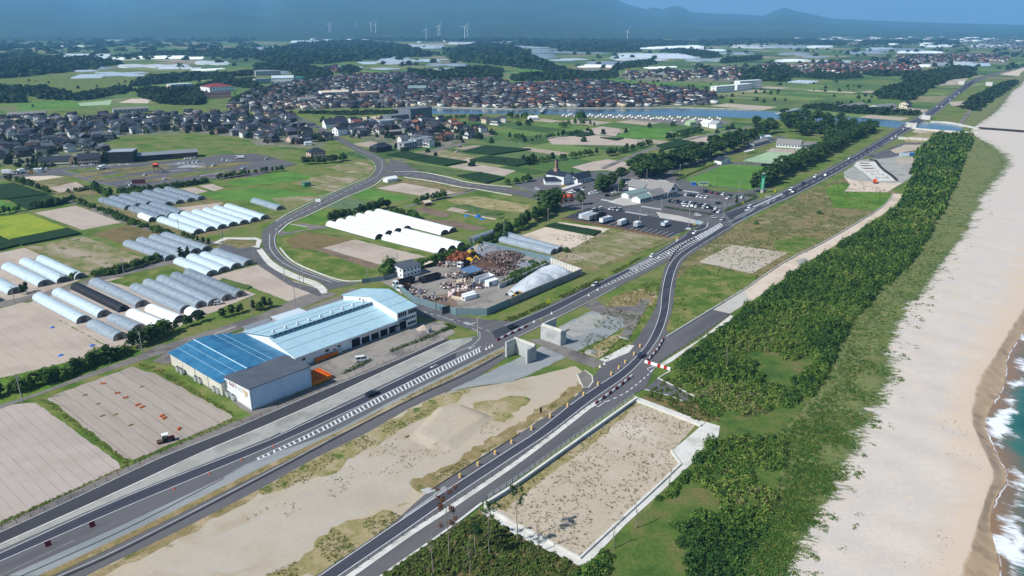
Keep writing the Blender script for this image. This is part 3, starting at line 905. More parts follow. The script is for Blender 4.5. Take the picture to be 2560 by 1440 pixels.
for i, (p, mt) in enumerate([([(1008,406),(1188,432),(1140,441),(1050,430)], 'crop_low'),([(548,703),(558,697),(632,718),(618,724)], 'crop_low'),
                             ([(1130,517),(1165,512),(1260,535),(1235,540)], 'crop_low'),([(1175,527),(1260,544),(1250,548),(1160,532)], 'crop_low')]):
 crop_block(p, 0.5, 'low green vegetable rows with gaps of bare soil', mt, 30 + i)
VILLAGES = {
 'near': [(-250,318),(0,300),(560,287),(700,283),(830,345),(800,372),(640,362),(620,345),(480,332),(300,340),(240,362),(330,395),(60,412),(-250,430)],
 'mid': [(795,300),(950,300),(1075,300),(1120,305),(1250,335),(1110,368),(1010,368),(880,345)],
 'across': [(560,280),(640,225),(800,195),(1030,185),(1080,205),(1240,200),(1290,215),(1290,272),(1060,268),(700,276)],
 'river': [(1290,213),(1480,205),(1600,215),(1780,235),(1790,262),(1560,269),(1290,272)],
}
for k, p in VILLAGES.items():
 patch('village_ground', p, 'village_ground', 0.016, rough=3, step=12)
for p in ([(1560,178),(1860,165),(1860,205),(1560,205)],[(1930,160),(2300,145),(2310,185),(1950,190)],[(2240,138),(2520,132),(2520,160),(2250,165)]):
 patch('village_ground', p, 'village_ground', 0.016, rough=5, step=20)
# ================================================================ roads
LIFT = .035
Z1, Z2, Z3, ZP, ZM = .08,.095,.11,.125,.14
A_TOP = [(-180,1395),(0,1313),(340,1158),(540,1072),(640,1034),(745,985),(850,942),(960,896),(1065,852),(1105,836)]
A_LINE = [(-180,1413),(0,1332),(200,1240),(400,1146),(570,1078),(747,1002),(855,957),(965,912),(1040,880),(1108,848)]
A_LOW = [(-180,1440),(0,1362),(320,1218),(500,1134),(640,1075),(800,1005),(905,955),(1000,910),(1130,850)]
B_TOP = [(-180,1455),(0,1375),(320,1236),(640,1108),(702,1080),(890,990),(1040,920),(1165,860),(1195,840)]
B_UP = [(-180,1463),(0,1384),(320,1240),(640,1114),(717,1081),(940,977),(1140,881)]
B_LO = [(-180,1484),(0,1404),(320,1265),(640,1132),(757,1081),(950,991),(1080,927),(1202,867)]
B_EDGE = [(20,1440),(320,1306),(560,1193),(640,1150),(830,1080),(990,997),(1165,912),(1260,865),(1295,846)]
PATH_TOP = [(120,1440),(320,1340),(640,1182),(860,1077),(1010,1000),(1165,924),(1262,872)]
PATH_LOW = [(150,1480),(215,1440),(400,1350),(640,1228),(780,1150),(922,1080),(1015,1025),(1110,982),(1190,945),(1275,888)]
band('footpath', A_TOP, A_LINE, 'asphalt_old', Z1)
band('road', A_LINE, A_LOW, 'asphalt_new', Z1)
band('gravel_strip', A_LOW, B_TOP, 'gravel', 0.075)
band('road', B_TOP, B_EDGE, 'asphalt', Z1)
band('road_lane', B_UP, B_LO[:-1] + [(1140,899)], 'asphalt_lane', Z2)
band('verge', B_EDGE[:-1], PATH_TOP, 'gravel_blue', 0.07)
band('verge', [(95,1440),(320,1334),(640,1176),(840,1082),(1000,1000),(1165,918),(1258,870)],[(130,1440),(330,1345),(640,1190),(868,1078),(1018,1002),(1170,928),(1268,875)], 'waste_dry', 0.085)
band('footpath', [(132,1441),(330,1346),(640,1191),(868,1079),(1018,1003),(1170,929),(1268,876)], PATH_LOW, 'asphalt', Z1)
line('road_marking', A_LINE, 0.16, z=ZP)
line('road_marking', B_UP + [(1180,865),(1200,845),(1200,833),(1180,821)],0.18, z=ZP)
line('road_marking', B_LO, 0.18, z=ZP)
line('road_marking', [(560,1193),(640,1151),(830,1081),(990,998),(1165,913),(1255,868)],0.13, 'paint_worn', z=ZP)
line('road_marking', [(0,1441),(187,1351)],0.13, 'paint_worn', z=ZP)
lowwall('kerb', A_LOW, 0.45,0.14, 'concrete', sm=True)
lowwall('drain_channel', [(40,1447),(320,1320),(560,1196)],0.35,0.075, 'drain_dark', sm=True)
lowwall('drain_channel', [(150,1447),(320,1369),(640,1203),(867,1082),(1030,998),(1165,936),(1255,887)],0.7,0.10, 'drain_dark', sm=True)
lowwall('kerb', [(143,1443),(316,1364),(636,1199),(862,1079),(1026,994),(1160,932),(1250,884)],0.25,0.12, 'concrete_grey', sm=True)
lowwall('kerb', [(702,1083),(890,992),(1040,922),(1140,873)],0.5,0.15, 'concrete_grey', sm=True)
def hatching(name, up, lo, n, w=0.55, slant=0.0, border=True):
 a, b = resample(smooth(W(up)),0.5), resample(smooth(W(lo)),0.5)
 mb = MB()
 for i in range(n):
  t = (i + 0.5) / n
  p, q = a[int(t * (len(a) - 1))], b[min(len(b) - 1, int((t + slant) * (len(b) - 1)))]
  ribbon(mb, [p, q], w, ZP + 0.004)
 if border:
  ribbon(mb, a[::4] + [a[-1]],0.15, ZP)
  ribbon(mb, b[::4] + [b[-1]],0.15, ZP)
 mb.build(name, 'paint_white', kind='structure')
hatching('hatched_marking', [(640,1147),(790,1076),(950,992),(1080,928.5),(1202,869)],[(644,1152),(800,1082),(966,998),(1095,935),(1204,879)],58,0.5)
hatching('hatched_marking', [(1500,719),(1580,676),(1680,620),(1737,592)],[(1503,721),(1598,679),(1694,628),(1747,600)],36,0.5)
hatching('hatched_marking', [(1737,592),(1770,575),(1802,557)],[(1747,601),(1780,582),(1808,564)],14,0.8)
B2_TOP = [(1178,845),(1230,826),(1280,806),(1362,769),(1460,719),(1480,718),(1630,636),(1717,581),(1760,560),(1805,531),(1900,499),(1920,491),(1980,465),(2095,408),(2182,358),(2255,313),(2330,269),(2395,222),(2432,199),(2502,179),(2570,162)]
B2_LOW = [(1202,880),(1260,865),(1295,845),(1455,765),(1540,721),(1660,660),(1715,637),(1782,596),(1832,566),(1920,520),(1995,486),(2080,441),(2155,398),(2217,361),(2290,318),(2345,281),(2395,238),(2440,207),(2502,183),(2570,166)]
band('road', B2_TOP, B2_LOW, 'asphalt', Z2 + 0.004)
band('road_lane', [(1230,829),(1280,808),(1362,771),(1465,720),(1630,640),(1717,585),(1760,562)],[(1240,850),(1305,817),(1390,778),(1500,720),(1580,677),(1680,620),(1737,592),(1775,572)], 'asphalt_lane', Z3)
band('road_lane', [(1812,531),(1900,502),(1980,468),(2095,412),(2182,361),(2255,316),(2330,272),(2395,225),(2432,201)],[(1835,560),(1918,517),(1993,483),(2078,438),(2153,395),(2215,358),(2288,316),(2343,279),(2438,205)], 'asphalt_lane', Z3)
line('road_marking', [(1262,815),(1362,773),(1465,723),(1630,642),(1717,587)],0.2, z=ZP)
line('road_marking', [(1240,850),(1305,817),(1390,778),(1500,720)],0.2, z=ZP)
line('road_marking', [(1295,842),(1455,763),(1540,719)],0.18, z=ZP)
line('road_marking', [(1815,532),(1900,503),(1980,470),(2095,413),(2182,363),(2255,318),(2330,273),(2395,226)],0.25, z=ZP)
line('road_marking', [(1830,564),(1920,517),(1995,483),(2080,438),(2155,395),(2215,358),(2290,315),(2345,278),(2395,236)],0.25, z=ZP)
line('road_marking', [(1905,515),(2000,471),(2090,424),(2180,374),(2270,318),(2340,272),(2400,226)],0.3, z=ZP, dash=(8,8))
hatching('hatched_marking', [(1860,526),(1905,506),(1955,483)],[(1863,529),(1909,509),(1959,486)],20,1.1, border=False)
line('road_marking', [(1836,545),(1880,524),(1890,520)],0.3, z=ZP)
line('road_marking', [(1822,555),(1862,537),(1885,524)],0.3, z=ZP)
C_L = [(1807,566),(1755,599),(1700,634),(1672,667),(1657,720),(1650,782),(1630,837),(1602,880),(1555,925),(1500,962),(1430,1010),(1342,1080),(1280,1120),(1115,1227),(990,1310),(800,1440),(690,1516)]
C_R = [(1832,565),(1780,595),(1715,637),(1690,670),(1677,720),(1670,777),(1655,827),(1632,867),(1592,915),(1552,950),(1480,1000),(1377,1080),(1280,1145),(1115,1255),(1015,1325),(847,1440),(735,1518)]
C_OUT = [(1800,566),(1745,600),(1690,637),(1663,667),(1650,720),(1636,775),(1603,830),(1577,862),(1515,905),(1450,982),(1380,1032),(1300,1083),(1115,1199),(1040,1256),(1000,1293),(960,1325),(795,1437),(685,1513)]
C_IN = [(1838,566),(1790,597),(1725,640),(1698,672),(1688,720),(1680,777),(1664,827),(1680,845),(1640,912),(1612,972),(1585,986),(1452,1080),(1280,1208),(1207,1255),(1115,1325),(952,1440),(840,1522)]
band('road', C_OUT, C_IN, 'asphalt', Z3 + 0.002)
band('road_lane', C_L, C_R, 'asphalt_lane', Z3 + 0.008)
line('road_marking', C_L, 0.18, z=ZM)
line('road_marking', C_R, 0.18, z=ZM)
line('road_marking', [(1640,919),(1600,955),(1560,985),(1515,1005)],0.35, z=ZM, dash=(1.5,1.5))
lowwall('median_kerb', [(1500,1003),(1470,1022),(1380,1092),(1280,1166),(1115,1278),(1030,1333),(878,1440),(765,1520)],1.5,0.18, 'concrete', z=0.05, sm=True)
lowwall('kerb', [(1205,1259),(1115,1328),(952,1443),(840,1525)],0.6,0.3, 'concrete', z=0.0, sm=True)
lowwall('kerb', [(1300,1085),(1115,1201),(1078,1226)],0.4,0.12, 'drain_dark', z=0.02)
line('road_marking', [(1495,1018),(1488,1014),(1500,1000),(1515,1003),(1495,1018)],0.25, z=ZM, sm=False)
line('road_marking', [(1640,920),(1625,930),(1618,922),(1640,914)],0.3, z=ZM, sm=False)
patch('drain_cover', [(1050,1226),(1072,1219),(1092,1226),(1066,1236)], 'concrete_grey', 0.125)
patch('bare_patch', [(1010,1290),(1080,1240),(1092,1227),(1110,1216),(1120,1222),(1060,1262),(1000,1305)], 'gravel_blue', 0.12)
band('footpath', [(1662,846),(1680,832),(1782,775)],[(1640,912),(1750,840),(1827,785)], 'asphalt', Z3 + 0.001, sm=False)
patch('footpath', [(1645,946),(1735,991),(1716,1004),(1677,989),(1612,972)], 'asphalt', Z1)
lowwall('kerb', [(1676,928),(1645,946),(1736,991)],0.5,0.25, 'concrete')
lowwall('kerb', [(1612,974),(1677,991),(1716,1006)],0.4,0.2, 'concrete_grey')
patch('footpath', [(1782,775),(1870,720),(1885,748),(1830,781),(1827,785)], 'paving_pale', 0.085)
band('sandy_path', [(1860,727),(1920,685),(1980,647),(2070,602),(2190,530),(2225,500),(2233,484)],[(1880,752),(1945,708),(2025,652),(2102,605),(2182,552),(2234,517),(2258,486)], 'sand_pale', 0.09)
lowwall('kerb', [(1668,842),(1782,772),(1870,718),(1920,683),(1980,645),(2070,600),(2190,528),(2224,499),(2231,484)],0.5,0.45, 'concrete_grey', sm=True)
patch('gravel_patch', [(1990,652),(2010,645),(2023,655),(2000,665)], 'gravel', 0.095)
patch('gravel_lot', [(1397,817),(1480,777),(1555,797),(1565,815),(1520,842),(1440,880),(1390,905),(1330,935),(1280,955),(1180,967),(1110,984),(1190,945),(1275,905),(1330,880),(1380,850)], 'gravel_blue', 0.085, rough=0.4)
patch('gravel_lot', [(1400,822),(1470,785),(1520,790),(1500,815),(1430,845)], 'gravel', 0.089, rough=1.0)
patch('footpath', [(1318,850),(1355,846),(1512,905),(1485,921),(1420,896)], 'asphalt_old', 0.093)
patch('footpath', [(1455,765),(1490,750),(1515,767),(1592,765),(1600,747),(1627,750),(1572,847),(1550,840),(1565,815),(1555,797),(1505,785)], 'asphalt_old', 0.091)
patch('concrete_apron', [(1498,900),(1570,863),(1586,864),(1572,882),(1515,906)], 'concrete', 0.125)
patch('traffic_island', [(1443,938),(1462,926),(1484,945),(1478,965),(1457,969)], 'asphalt_old', 0.13)
lowwall('kerb', [(1443,938),(1457,969),(1472,969),(1482,955),(1480,940),(1462,926)],0.4,0.15, 'concrete', z=0.05)
lowwall('kerb', [(1546,843),(1573,850)],0.6,0.25, 'concrete_grey')
patch('street', [(1030,752),(1090,775),(1140,789),(1215,800),(1290,803),(1290,812),(1232,832),(1200,850),(1190,828),(1110,803),(1036,790),(1020,770)], 'asphalt', 0.09, rough=0.0)
G_OUT = [(702,276),(780,313),(855,359),(915,390),(937,407),(940,425),(915,450),(852,477),(790,505),(727,535),(690,552),(657,577),(655,590),(660,622),(690,655),(740,682),(800,705),(822,725)]
G_IN = [(712,276),(795,313),(882,359),(950,392),(967,410),(966,428),(957,442),(927,465),(865,490),(802,520),(760,540),(722,555),(695,580),(690,597),(695,622),(727,655),(790,685),(855,705),(905,707)]
band('street', G_OUT, G_IN, 'asphalt', Z1)
line('road_marking', [(856,366),(915,393),(935,409),(937,425),(912,450),(850,477),(788,507),(725,538),(690,556)],0.2, z=ZP)
line('road_marking', [(674,585),(676,622),(705,655),(760,682),(830,706)],0.25, z=ZP)
line('road_marking', [(692,582),(686,597),(692,622),(724,656),(787,686),(850,706)],0.22, z=ZP)
line('road_marking', [(880,368),(945,395),(955,410),(953,425),(935,445),(862,480),(798,512),(740,540),(700,565),(680,585)],0.3, z=ZP, dash=(5,3))
for q in ([(653,622),(684,658),(735,686),(796,709),(818,728)],[(690,553),(727,531),(790,501),(852,473),(915,446)],[(700,620),(731,653),(793,682),(856,702),(905,703)],[(697,582),(724,558),(762,543),(805,523),(868,493),(930,467),(958,447)]):
 lowwall('kerb', q, 0.7,0.35, 'concrete', sm=True)
lowwall('concrete_slope', [(648,625),(678,662),(728,690),(790,714),(812,734)],2.6,0.22, 'concrete', sm=True)
patch('street', [(540,628),(640,660),(720,712),(800,742),(815,728),(735,705),(665,660),(650,618),(610,602),(560,605)], 'asphalt', 0.079)
patch('traffic_island', [(532,608),(560,594),(640,594),(655,600),(648,620),(600,612)], 'concrete', 0.085)
patch('rough_ground', [(545,606),(570,598),(640,600),(640,614),(600,622)], 'grass_dry', 0.089, rough=0.4)
patch('street', [(690,580),(735,560),(770,560),(815,566),(815,572),(770,575),(700,590)], 'asphalt_old', 0.085)
patch('traffic_island', [(703,577),(725,560),(768,568),(770,573),(720,580)], 'grass_bright', 0.095, rough=0.3)
lowwall('kerb', [(703,577),(722,560),(768,568)],0.5,0.25, 'concrete')
band('street', [(0,1012),(95,982),(225,932),(355,885),(375,873),(640,790),(735,748),(800,726)],[(0,1022),(87,992),(200,952),(357,900),(420,881),(577,831),(700,790),(845,735)], 'asphalt_old', 0.077)
band('street', [(-60,1035),(0,1012)],[(-60,1046),(0,1022)], 'asphalt_old', 0.077, sm=False)
line('road_marking', [(535,835),(590,817)],0.3, z=ZP)
band('lane', [(-60,770),(0,757),(180,712),(250,690),(432,648),(500,634),(560,612)],[(-60,785),(0,770),(185,724),(255,702),(438,659),(510,643),(570,622)], 'asphalt_old', 0.077)
band('lane', [(100,505),(190,503),(260,530),(330,555),(400,575),(470,597),(560,605)],[(95,512),(186,510),(250,536),(320,562),(392,583),(460,604),(548,612)], 'asphalt_old', 0.075)
band('street', [(966,428),(985,431),(1050,431),(1115,444),(1177,459),(1280,470),(1345,488),(1455,505),(1530,509),(1630,528),(1730,541),(1775,553)],[(957,442),(1010,441),(1077,451),(1152,466),(1190,471),(1280,486),(1340,500),(1440,526),(1530,538),(1650,547),(1760,567),(1785,565)], 'asphalt', 0.085)
line('road_marking', [(1010,436),(1077,442),(1150,457),(1190,464),(1280,477)],0.3, z=ZP, dash=(5,3))
lowwall('kerb', [(985,430),(1050,430),(1115,442),(1177,457),(1280,468)],0.7,0.3, 'concrete', sm=True)
lowwall('kerb', [(1010,443),(1077,453),(1152,468),(1190,473),(1280,489)],0.9,0.3, 'concrete', sm=True)
patch('street', [(975,396),(1000,405),(1075,425),(1050,431),(985,431),(967,425)], 'asphalt', 0.083)
band('street', [(1150,480),(1190,470)],[(1165,480),(1200,472)], 'asphalt_old', 0.075, sm=False)
band('lane', [(1010,515),(1080,500),(1190,472)],[(1020,518),(1085,504),(1200,474)], 'asphalt_old', 0.075, sm=False)
band('lane', [(1500,420),(1620,372),(1760,338),(1900,310)],[(1510,424),(1630,376),(1768,341),(1905,313)], 'asphalt_old', 0.075)
band('street', [(1640,432),(1700,412),(1790,388),(1880,362),(1950,340)],[(1660,440),(1720,418),(1810,393),(1900,367),(1965,344)], 'asphalt', 0.085)
band('lane', [(1560,260),(1585,262),(1620,268)],[(1560,262),(1580,265),(1610,270)], 'paving_pale', 0.085, sm=False)
band('street', [(940,225),(965,250),(985,275)],[(950,225),(980,250),(1003,275)], 'asphalt_old', 0.085, sm=False)
band('lane', [(995,400),(1090,372),(1160,355)],[(1000,404),(1100,376),(1170,358)], 'asphalt_old', 0.075, sm=False)
band('lane', [(2395,310),(2420,275),(2480,228)],[(2405,310),(2432,275),(2490,229)], 'asphalt_old', 0.085, sm=False)
# ================================================================ yards and car parks
patch('yard', [(790,930),(850,882),(990,826),(1040,806),(1110,804),(1138,832),(1110,850),(960,906),(850,955),(800,948)], 'asphalt_yard', 0.083)
patch('yard', [(560,985),(575,975),(800,900),(860,890),(790,932),(812,948),(634,1040),(600,1020)], 'asphalt_old', 0.082)
patch('yard', [(380,905),(420,880),(600,830),(845,742),(880,720),(1040,760),(1010,800),(760,890),(560,860),(420,910)], 'asphalt_old', 0.078)
patch('scrap_yard_floor', [(945,700),(1000,672),(1190,613),(1385,655),(1372,668),(1455,684),(1275,766),(1217,787),(1035,753),(985,722)], 'asphalt_yard', 0.082)
patch('rough_ground', [(1060,740),(1120,735),(1150,765),(1110,772),(1060,755)], 'soil_brown', 0.087, rough=0.8)
patch('car_park', [(1285,462),(1340,445),(1400,430),(1545,430),(1640,422),(1720,455),(1790,478),(1890,481),(1900,492),(1885,505),(1812,532),(1770,556),(1640,530),(1450,505),(1340,488)], 'asphalt', 0.09)
patch('car_park', [(1405,546),(1470,520),(1530,523),(1760,558),(1672,594)], 'asphalt_new', 0.093)
patch('forecourt', [(1600,448),(1640,440),(1690,462),(1660,468),(1600,510),(1560,515),(1520,505),(1590,480)], 'paving_pale', 0.097)
patch('paved_island', [(1640,530),(1700,540),(1760,556),(1750,562),(1650,545)], 'paving_pale', 0.099)
lowwall('kerb', [(1770,556),(1765,570),(1745,578)],0.4,0.2, 'concrete', sm=True)
patch('training_ground', [(-40,450),(0,440),(60,425),(330,408),(500,397),(550,386),(640,384),(700,398),(745,411),(700,421),(640,441),(510,449),(380,476),(300,471),(160,438),(80,441)], 'asphalt', 0.085)
patch('sports_track', [(1700,455),(1800,408),(1830,405),(1960,412),(1965,420),(1910,482),(1880,480)], 'asphalt', 0.085)
patch('sports_lawn', [(1714,452),(1722,446),(1808,413),(1830,411),(1948,417),(1940,428),(1888,474),(1870,475),(1735,460)], 'lawn', 0.095)
patch('tennis_court', [(1855,402),(1925,378),(2012,385),(1950,412)], 'turf_court', 0.085)
patch('court_surround', [(1915,378),(1930,370),(2030,376),(2015,386)], 'sand_field', 0.09)
patch('lawn', [(1960,410),(2025,385),(2040,380),(2020,395),(1950,420)], 'grass_dry', 0.075)
def oval(name, cx, cy, rx, ry, a, mat, z):
 c, s = cos(a), sin(a)
 p = []
 for i in range(20):
  t = 2 * pi * i / 20
  x, y = rx * cos(t), ry * sin(t)
  p.append((cx + x * c - y * s, cy + x * s + y * c))
 return patch(name, p, mat, z, world_pts=True, rough=0.3)
for oi, (px, py, rx, ry, a) in enumerate([(193,427,9,13,.8),(232,422,12,9,.6),(262,428,26,9,.7),(215,438,14,8,.7),(250,445,10,14,.5),(285,440,12,9,.8),(300,424,26,9,.6),(330,430,16,9,.6),(370,424,22,9,.5),
                          (392,415,14,8,.5),(345,442,20,6,.7),(420,446,26,7,.7),(465,440,16,6,.7),(500,432,30,8,.5),(540,418,22,10,.5),(580,410,20,9,.5),(600,430,26,7,.6),(300,448,16,6,.8)]):
 x, y = G(px, py)
 oval('grass_island', x, y, rx * .8, ry * .7, a, 'grass_dry' if rx % 3 else 'grass_verge', .1 + oi * .002)
line('road_marking', [(155,425),(200,447),(250,465),(275,472)],0.4, 'paint_worn', z=ZP, dash=(4,4))
line('road_marking', [(90,428),(165,428),(230,452),(290,468)],0.35, 'paint_worn', z=ZP)
for p in ([(415,411),(450,411)],[(435,408),(512,408)],[(467,412),(485,419)],[(405,430),(470,424)],[(440,435),(520,428)],[(500,440),(560,430)]):
 line('road_marking', p, 0.9, 'paint_white', z=ZP, sm=False)
patch('building_site', [(2109,430),(2132,416),(2142,400),(2192,396),(2242,390),(2292,392),(2290,410),(2282,440),(2255,459),(2217,481),(2114,479),(2130,450),(2110,442)], 'gravel', 0.085, rough=0.4)
patch('site_pit', [(2142,404),(2187,405),(2215,430),(2242,452),(2184,453),(2160,432),(2135,415)], 'concrete', 0.095)
patch('sandy_bank', [(2110,442),(2130,450),(2185,456),(2255,458),(2217,480),(2112,479),(2125,462)], 'sand_pale', 0.093, rough=0.6)
patch('sandy_bank', [(2240,395),(2290,395),(2286,408),(2245,412)], 'waste_sand_grey', 0.093, rough=0.4)
patch('lane', [(2165,391),(2200,378),(2260,357),(2345,357),(2335,364),(2290,376),(2235,393),(2195,398)], 'asphalt', 0.087)
patch('rough_ground', [(2225,376),(2262,362),(2320,362),(2290,375),(2240,384)], 'waste_sand', 0.091, rough=0.6)
patch('rough_ground', [(2260,345),(2320,330),(2400,335),(2350,352),(2340,358),(2262,356)], 'waste_weedy', 0.065, rough=0.8)
patch('rough_ground', [(2290,322),(2430,333),(2400,345),(2330,340),(2280,330)], 'waste_sand', 0.063, rough=0.8)
patch('bare_field', [(2370,255),(2430,252),(2428,262),(2380,265)], 'sand_field', 0.065)
patch('bare_field', [(2330,205),(2420,195),(2410,210),(2330,215)], 'sand_field', 0.065)
patch('bare_field', [(2265,240),(2370,240),(2345,257),(2275,255)], 'weedy_field', 0.065)
patch('sand_heap', [(2500,187),(2560,169),(2640,165),(2600,180),(2545,190)], 'sand_pale', 0.085)
# ================================================================ greenhouses
HOUSE_CACHE = {}
def arch(w, h, n=10):
 return [(-w / 2 * cos(pi * i / n),0.25 + (h - 0.25) * sin(pi * i / n) ** 0.85 if 0 < i < n else 0.0) for i in range(n + 1)]
def greenhouse(L, R, Fl, mat, label, group, end='film_end', h=2.7, back_open=False):
 a, b, c = G(*L), G(*R), G(*Fl)
 dx, dy = c[0] - a[0], c[1] - a[1]
 ln = hypot(dx, dy)
 rz = atan2(dy, dx)
 w = abs((b[0] - a[0]) * sin(rz) - (b[1] - a[1]) * cos(rz))
 w = max(4.6, min(6.2, w))
 mid = ((a[0] + b[0]) / 2,(a[1] + b[1]) / 2)
 t = thing('greenhouse', label, 'greenhouse', (mid[0], mid[1],0.06), rz, group)
 key = (round(ln), round(w, 1), mat)
 pr = arch(w, h)
 if key not in HOUSE_CACHE:
  ns = max(3, int(ln / 1.5))
  mb = MB()
  r = random.Random(ns)
  rows = []
  for i in range(ns + 1):
   x = ln * i / ns
   s = 1.0 + (0.012 * r.uniform(-1,1) if 0 < i < ns else 0)
   rows.append([(x, y * s, z * s) for y, z in pr])
  m = len(pr)
  vs = [p for row in rows for p in row]
  fs = [(i * m + j, i * m + j + 1,(i + 1) * m + j + 1,(i + 1) * m + j) for i in range(ns) for j in range(m - 1)]
  mb.add(vs, fs)
  me = mb.mesh('cover', mat)
  me.polygons.foreach_set('use_smooth', np.ones(len(me.polygons), dtype=bool))
  bb = MB()
  for s in (-1,1):
   bb.box(0, ln, s * w / 2 - 0.05, s * w / 2 + 0.05,0,0.3)
  eb = MB()
  eb.add([(0.02, y * 0.985, z * 0.985) for y, z in pr],[tuple(range(len(pr)))])
  fb = MB()
  for yy in (-0.3,-0.12,0.12,0.3):
   zt = 0.25 + (h - 0.25) * math.sqrt(max(0,1 - (2 * yy) ** 2)) * 0.97
   fb.tube((-0.03, yy * w, 0),(-0.03, yy * w, zt),0.035, n=4)
  fb.tube((-0.03,-w * 0.46,1.1),(-0.03, w * 0.46,1.1),0.035, n=4)
  for i in range(len(pr) - 1):
   fb.tube((-0.02, *pr[i]),(-0.02, *pr[i + 1]),0.05, n=4)
  hb = MB()
  for i in range(len(pr) - 1):
   hb.tube((0, pr[i][0] * 1.006, pr[i][1] * 1.006),(0, pr[i + 1][0] * 1.006, pr[i + 1][1] * 1.006),0.03, n=3)
  HOUSE_CACHE[key] = (me, bb.mesh('base_board', 'metal_grey'), eb.mesh('end_sheet', end), fb.mesh('end_frame', 'metal_grey'), hb.mesh('hoops', 'metal_light' if mat != 'film_black' else 'metal_dark'))
 me, bb, eb, fb, hb = HOUSE_CACHE[key]
 inst('cover', me, t)
 inst('base_board', bb, t)
 inst('end_sheet', eb, t)
 inst('end_sheet', eb, t, (ln - 0.03,0,0))
 inst('end_frame', fb, t)
 nh = max(2, int(ln / 4.5))
 for k in range(1, nh):
  inst('hoop', hb, t, (k * ln / nh, 0,0))
 d = MB().box(-0.08,-0.04,-0.9,0.9,0,1.9)
 d.build('door', 'film_end_dark' if mat != 'film_black' else 'opening_dark', t)
 return t
GH = [
 ('greenhouses beside the bare field with blue tarps', [
  ((192,811),(227,800),(81,751), 'film_pale'),((244,796),(277,786),(130,739), 'film_pale'),((294,782),(324,774),(176,724), 'film_black'),
  ((339,771),(372,761),(222,713), 'film_clear'),((452,785),(480,774),(325,727), 'film_clear'),((488,772),(517,764),(356,714), 'film_clear'),
  ((520,767),(550,758),(390,705), 'film_clear'),((554,755),(583,747),(425,697), 'film_grey'),((588,745),(615,738),(458,688), 'film_grey')]),
 ('short greenhouses nearest the tree-lined road', [
  ((284,854),(319,842),(216,820), 'film_clear'),((330,833),(365,822),(265,805), 'film_clear'),((385,822),(418,812),(314,792), 'film_white'),
  ((435,810),(465,800),(362,780), 'film_white'),((477,796),(508,786),(461,787), 'film_white')]),
 ('greenhouses at the edge of the weedy plot', [
  ((20,740),(58,727),(-60,697), 'film_pale'),((97,720),(130,708),(5,675), 'film_pale'),((145,711),(174,700),(50,662), 'film_pale'),((190,701),(215,692),(92,655), 'film_pale'),
  ((-30,762),(2,750),(-140,716), 'film_pale')]),
 ('clear greenhouses above the farm lane', [
  ((412,654),(440,647),(307,615), 'film_clear'),((446,645),(472,638),(340,607), 'film_clear'),((477,637),(503,630),(372,600), 'film_clear'),((506,631),(531,624),(400,594), 'film_clear')]),
 ('greenhouses below the farm lane by the roundabout wall', [
  ((517,694),(545,685),(434,660), 'film_pale'),((547,685),(575,676),(466,651), 'film_pale'),((577,675),(605,668),(497,645), 'film_pale'),((610,667),(637,659),(527,637), 'film_clear')]),
 ('grey greenhouses behind the driving school hedge', [
  ((312,526),(332,521),(246,505), 'film_grey'),((336,521),(356,516),(272,500), 'film_grey'),((365,516),(386,511),(297,495), 'film_grey'),((412,517),(433,512),(325,491), 'film_grey'),
  ((440,512),(461,507),(355,486), 'film_grey'),((467,507),(490,502),(382,481), 'film_grey'),((494,502),(515,498),(409,477), 'film_grey')]),
 ('middle greenhouses behind the small white tunnel', [
  ((392,551),(414,545),(321,527), 'film_grey'),((420,545),(441,539),(347,522), 'film_grey'),((446,540),(467,534),(374,516), 'film_grey'),((375,556),(388,552),(347,544), 'film_white')]),
 ('pale greenhouses along the curved street', [
  ((485,587),(509,581),(392,555), 'film_pale'),((515,581),(539,575),(422,546), 'film_pale'),((545,575),(568,569),(451,541), 'film_pale'),((572,569),(595,563),(479,536), 'film_pale'),
  ((600,564),(622,558),(507,532), 'film_pale'),((626,557),(648,552),(532,526), 'film_pale'),((652,551),(673,546),(560,521), 'film_pale'),((692,527),(712,522),(627,507), 'film_clear')]),
 ('long white greenhouses inside the street bend', [
  ((938,600),(958,594),(815,566), 'film_white'),((962,591),(982,585),(840,560), 'film_white'),((985,585),(1004,579),(865,553), 'film_white'),((1008,579),(1027,573),(887,546), 'film_white'),
  ((1102,590),(1121,583),(911,540), 'film_white'),((1122,584),(1142,578),(935,535), 'film_white')]),
 ('white greenhouses above the scrap yard', [
  ((1095,636),(1115,629),(954,601), 'film_white'),((1120,630),(1139,623),(979,594), 'film_white'),((1143,622),(1162,615),(1002,586), 'film_white')]),
]
LOOK = {'film_pale': 'pale blue film', 'film_clear': 'clear film', 'film_grey': 'grey film', 'film_white': 'white film', 'film_black': 'black shade cloth'}
for grp, rows in GH:
 for i, (L, R, Fl, mt) in enumerate(rows):
  greenhouse(L, R, Fl, mt, f'{LOOK[mt]} tunnel greenhouse, {nth(i + 1)} of the {grp[:]}'.replace(' greenhouse, ', ', '), grp, 'film_end_dark' if mt in ('film_black', 'film_white') else 'film_end')
greenhouse((1168,604),(1187,607),(1236,580), 'film_grey', 'single grey tunnel greenhouse behind the scrap yard hedge', 'greenhouses near the scrap yard')
greenhouse((1377,638),(1393,631),(1243,605), 'film_clear', 'clear tunnel greenhouse against the scrap yard fence', 'greenhouses near the scrap yard')
greenhouse((1393,632),(1408,626),(1262,595), 'film_clear', 'clear tunnel greenhouse facing the round bush', 'greenhouses near the scrap yard')
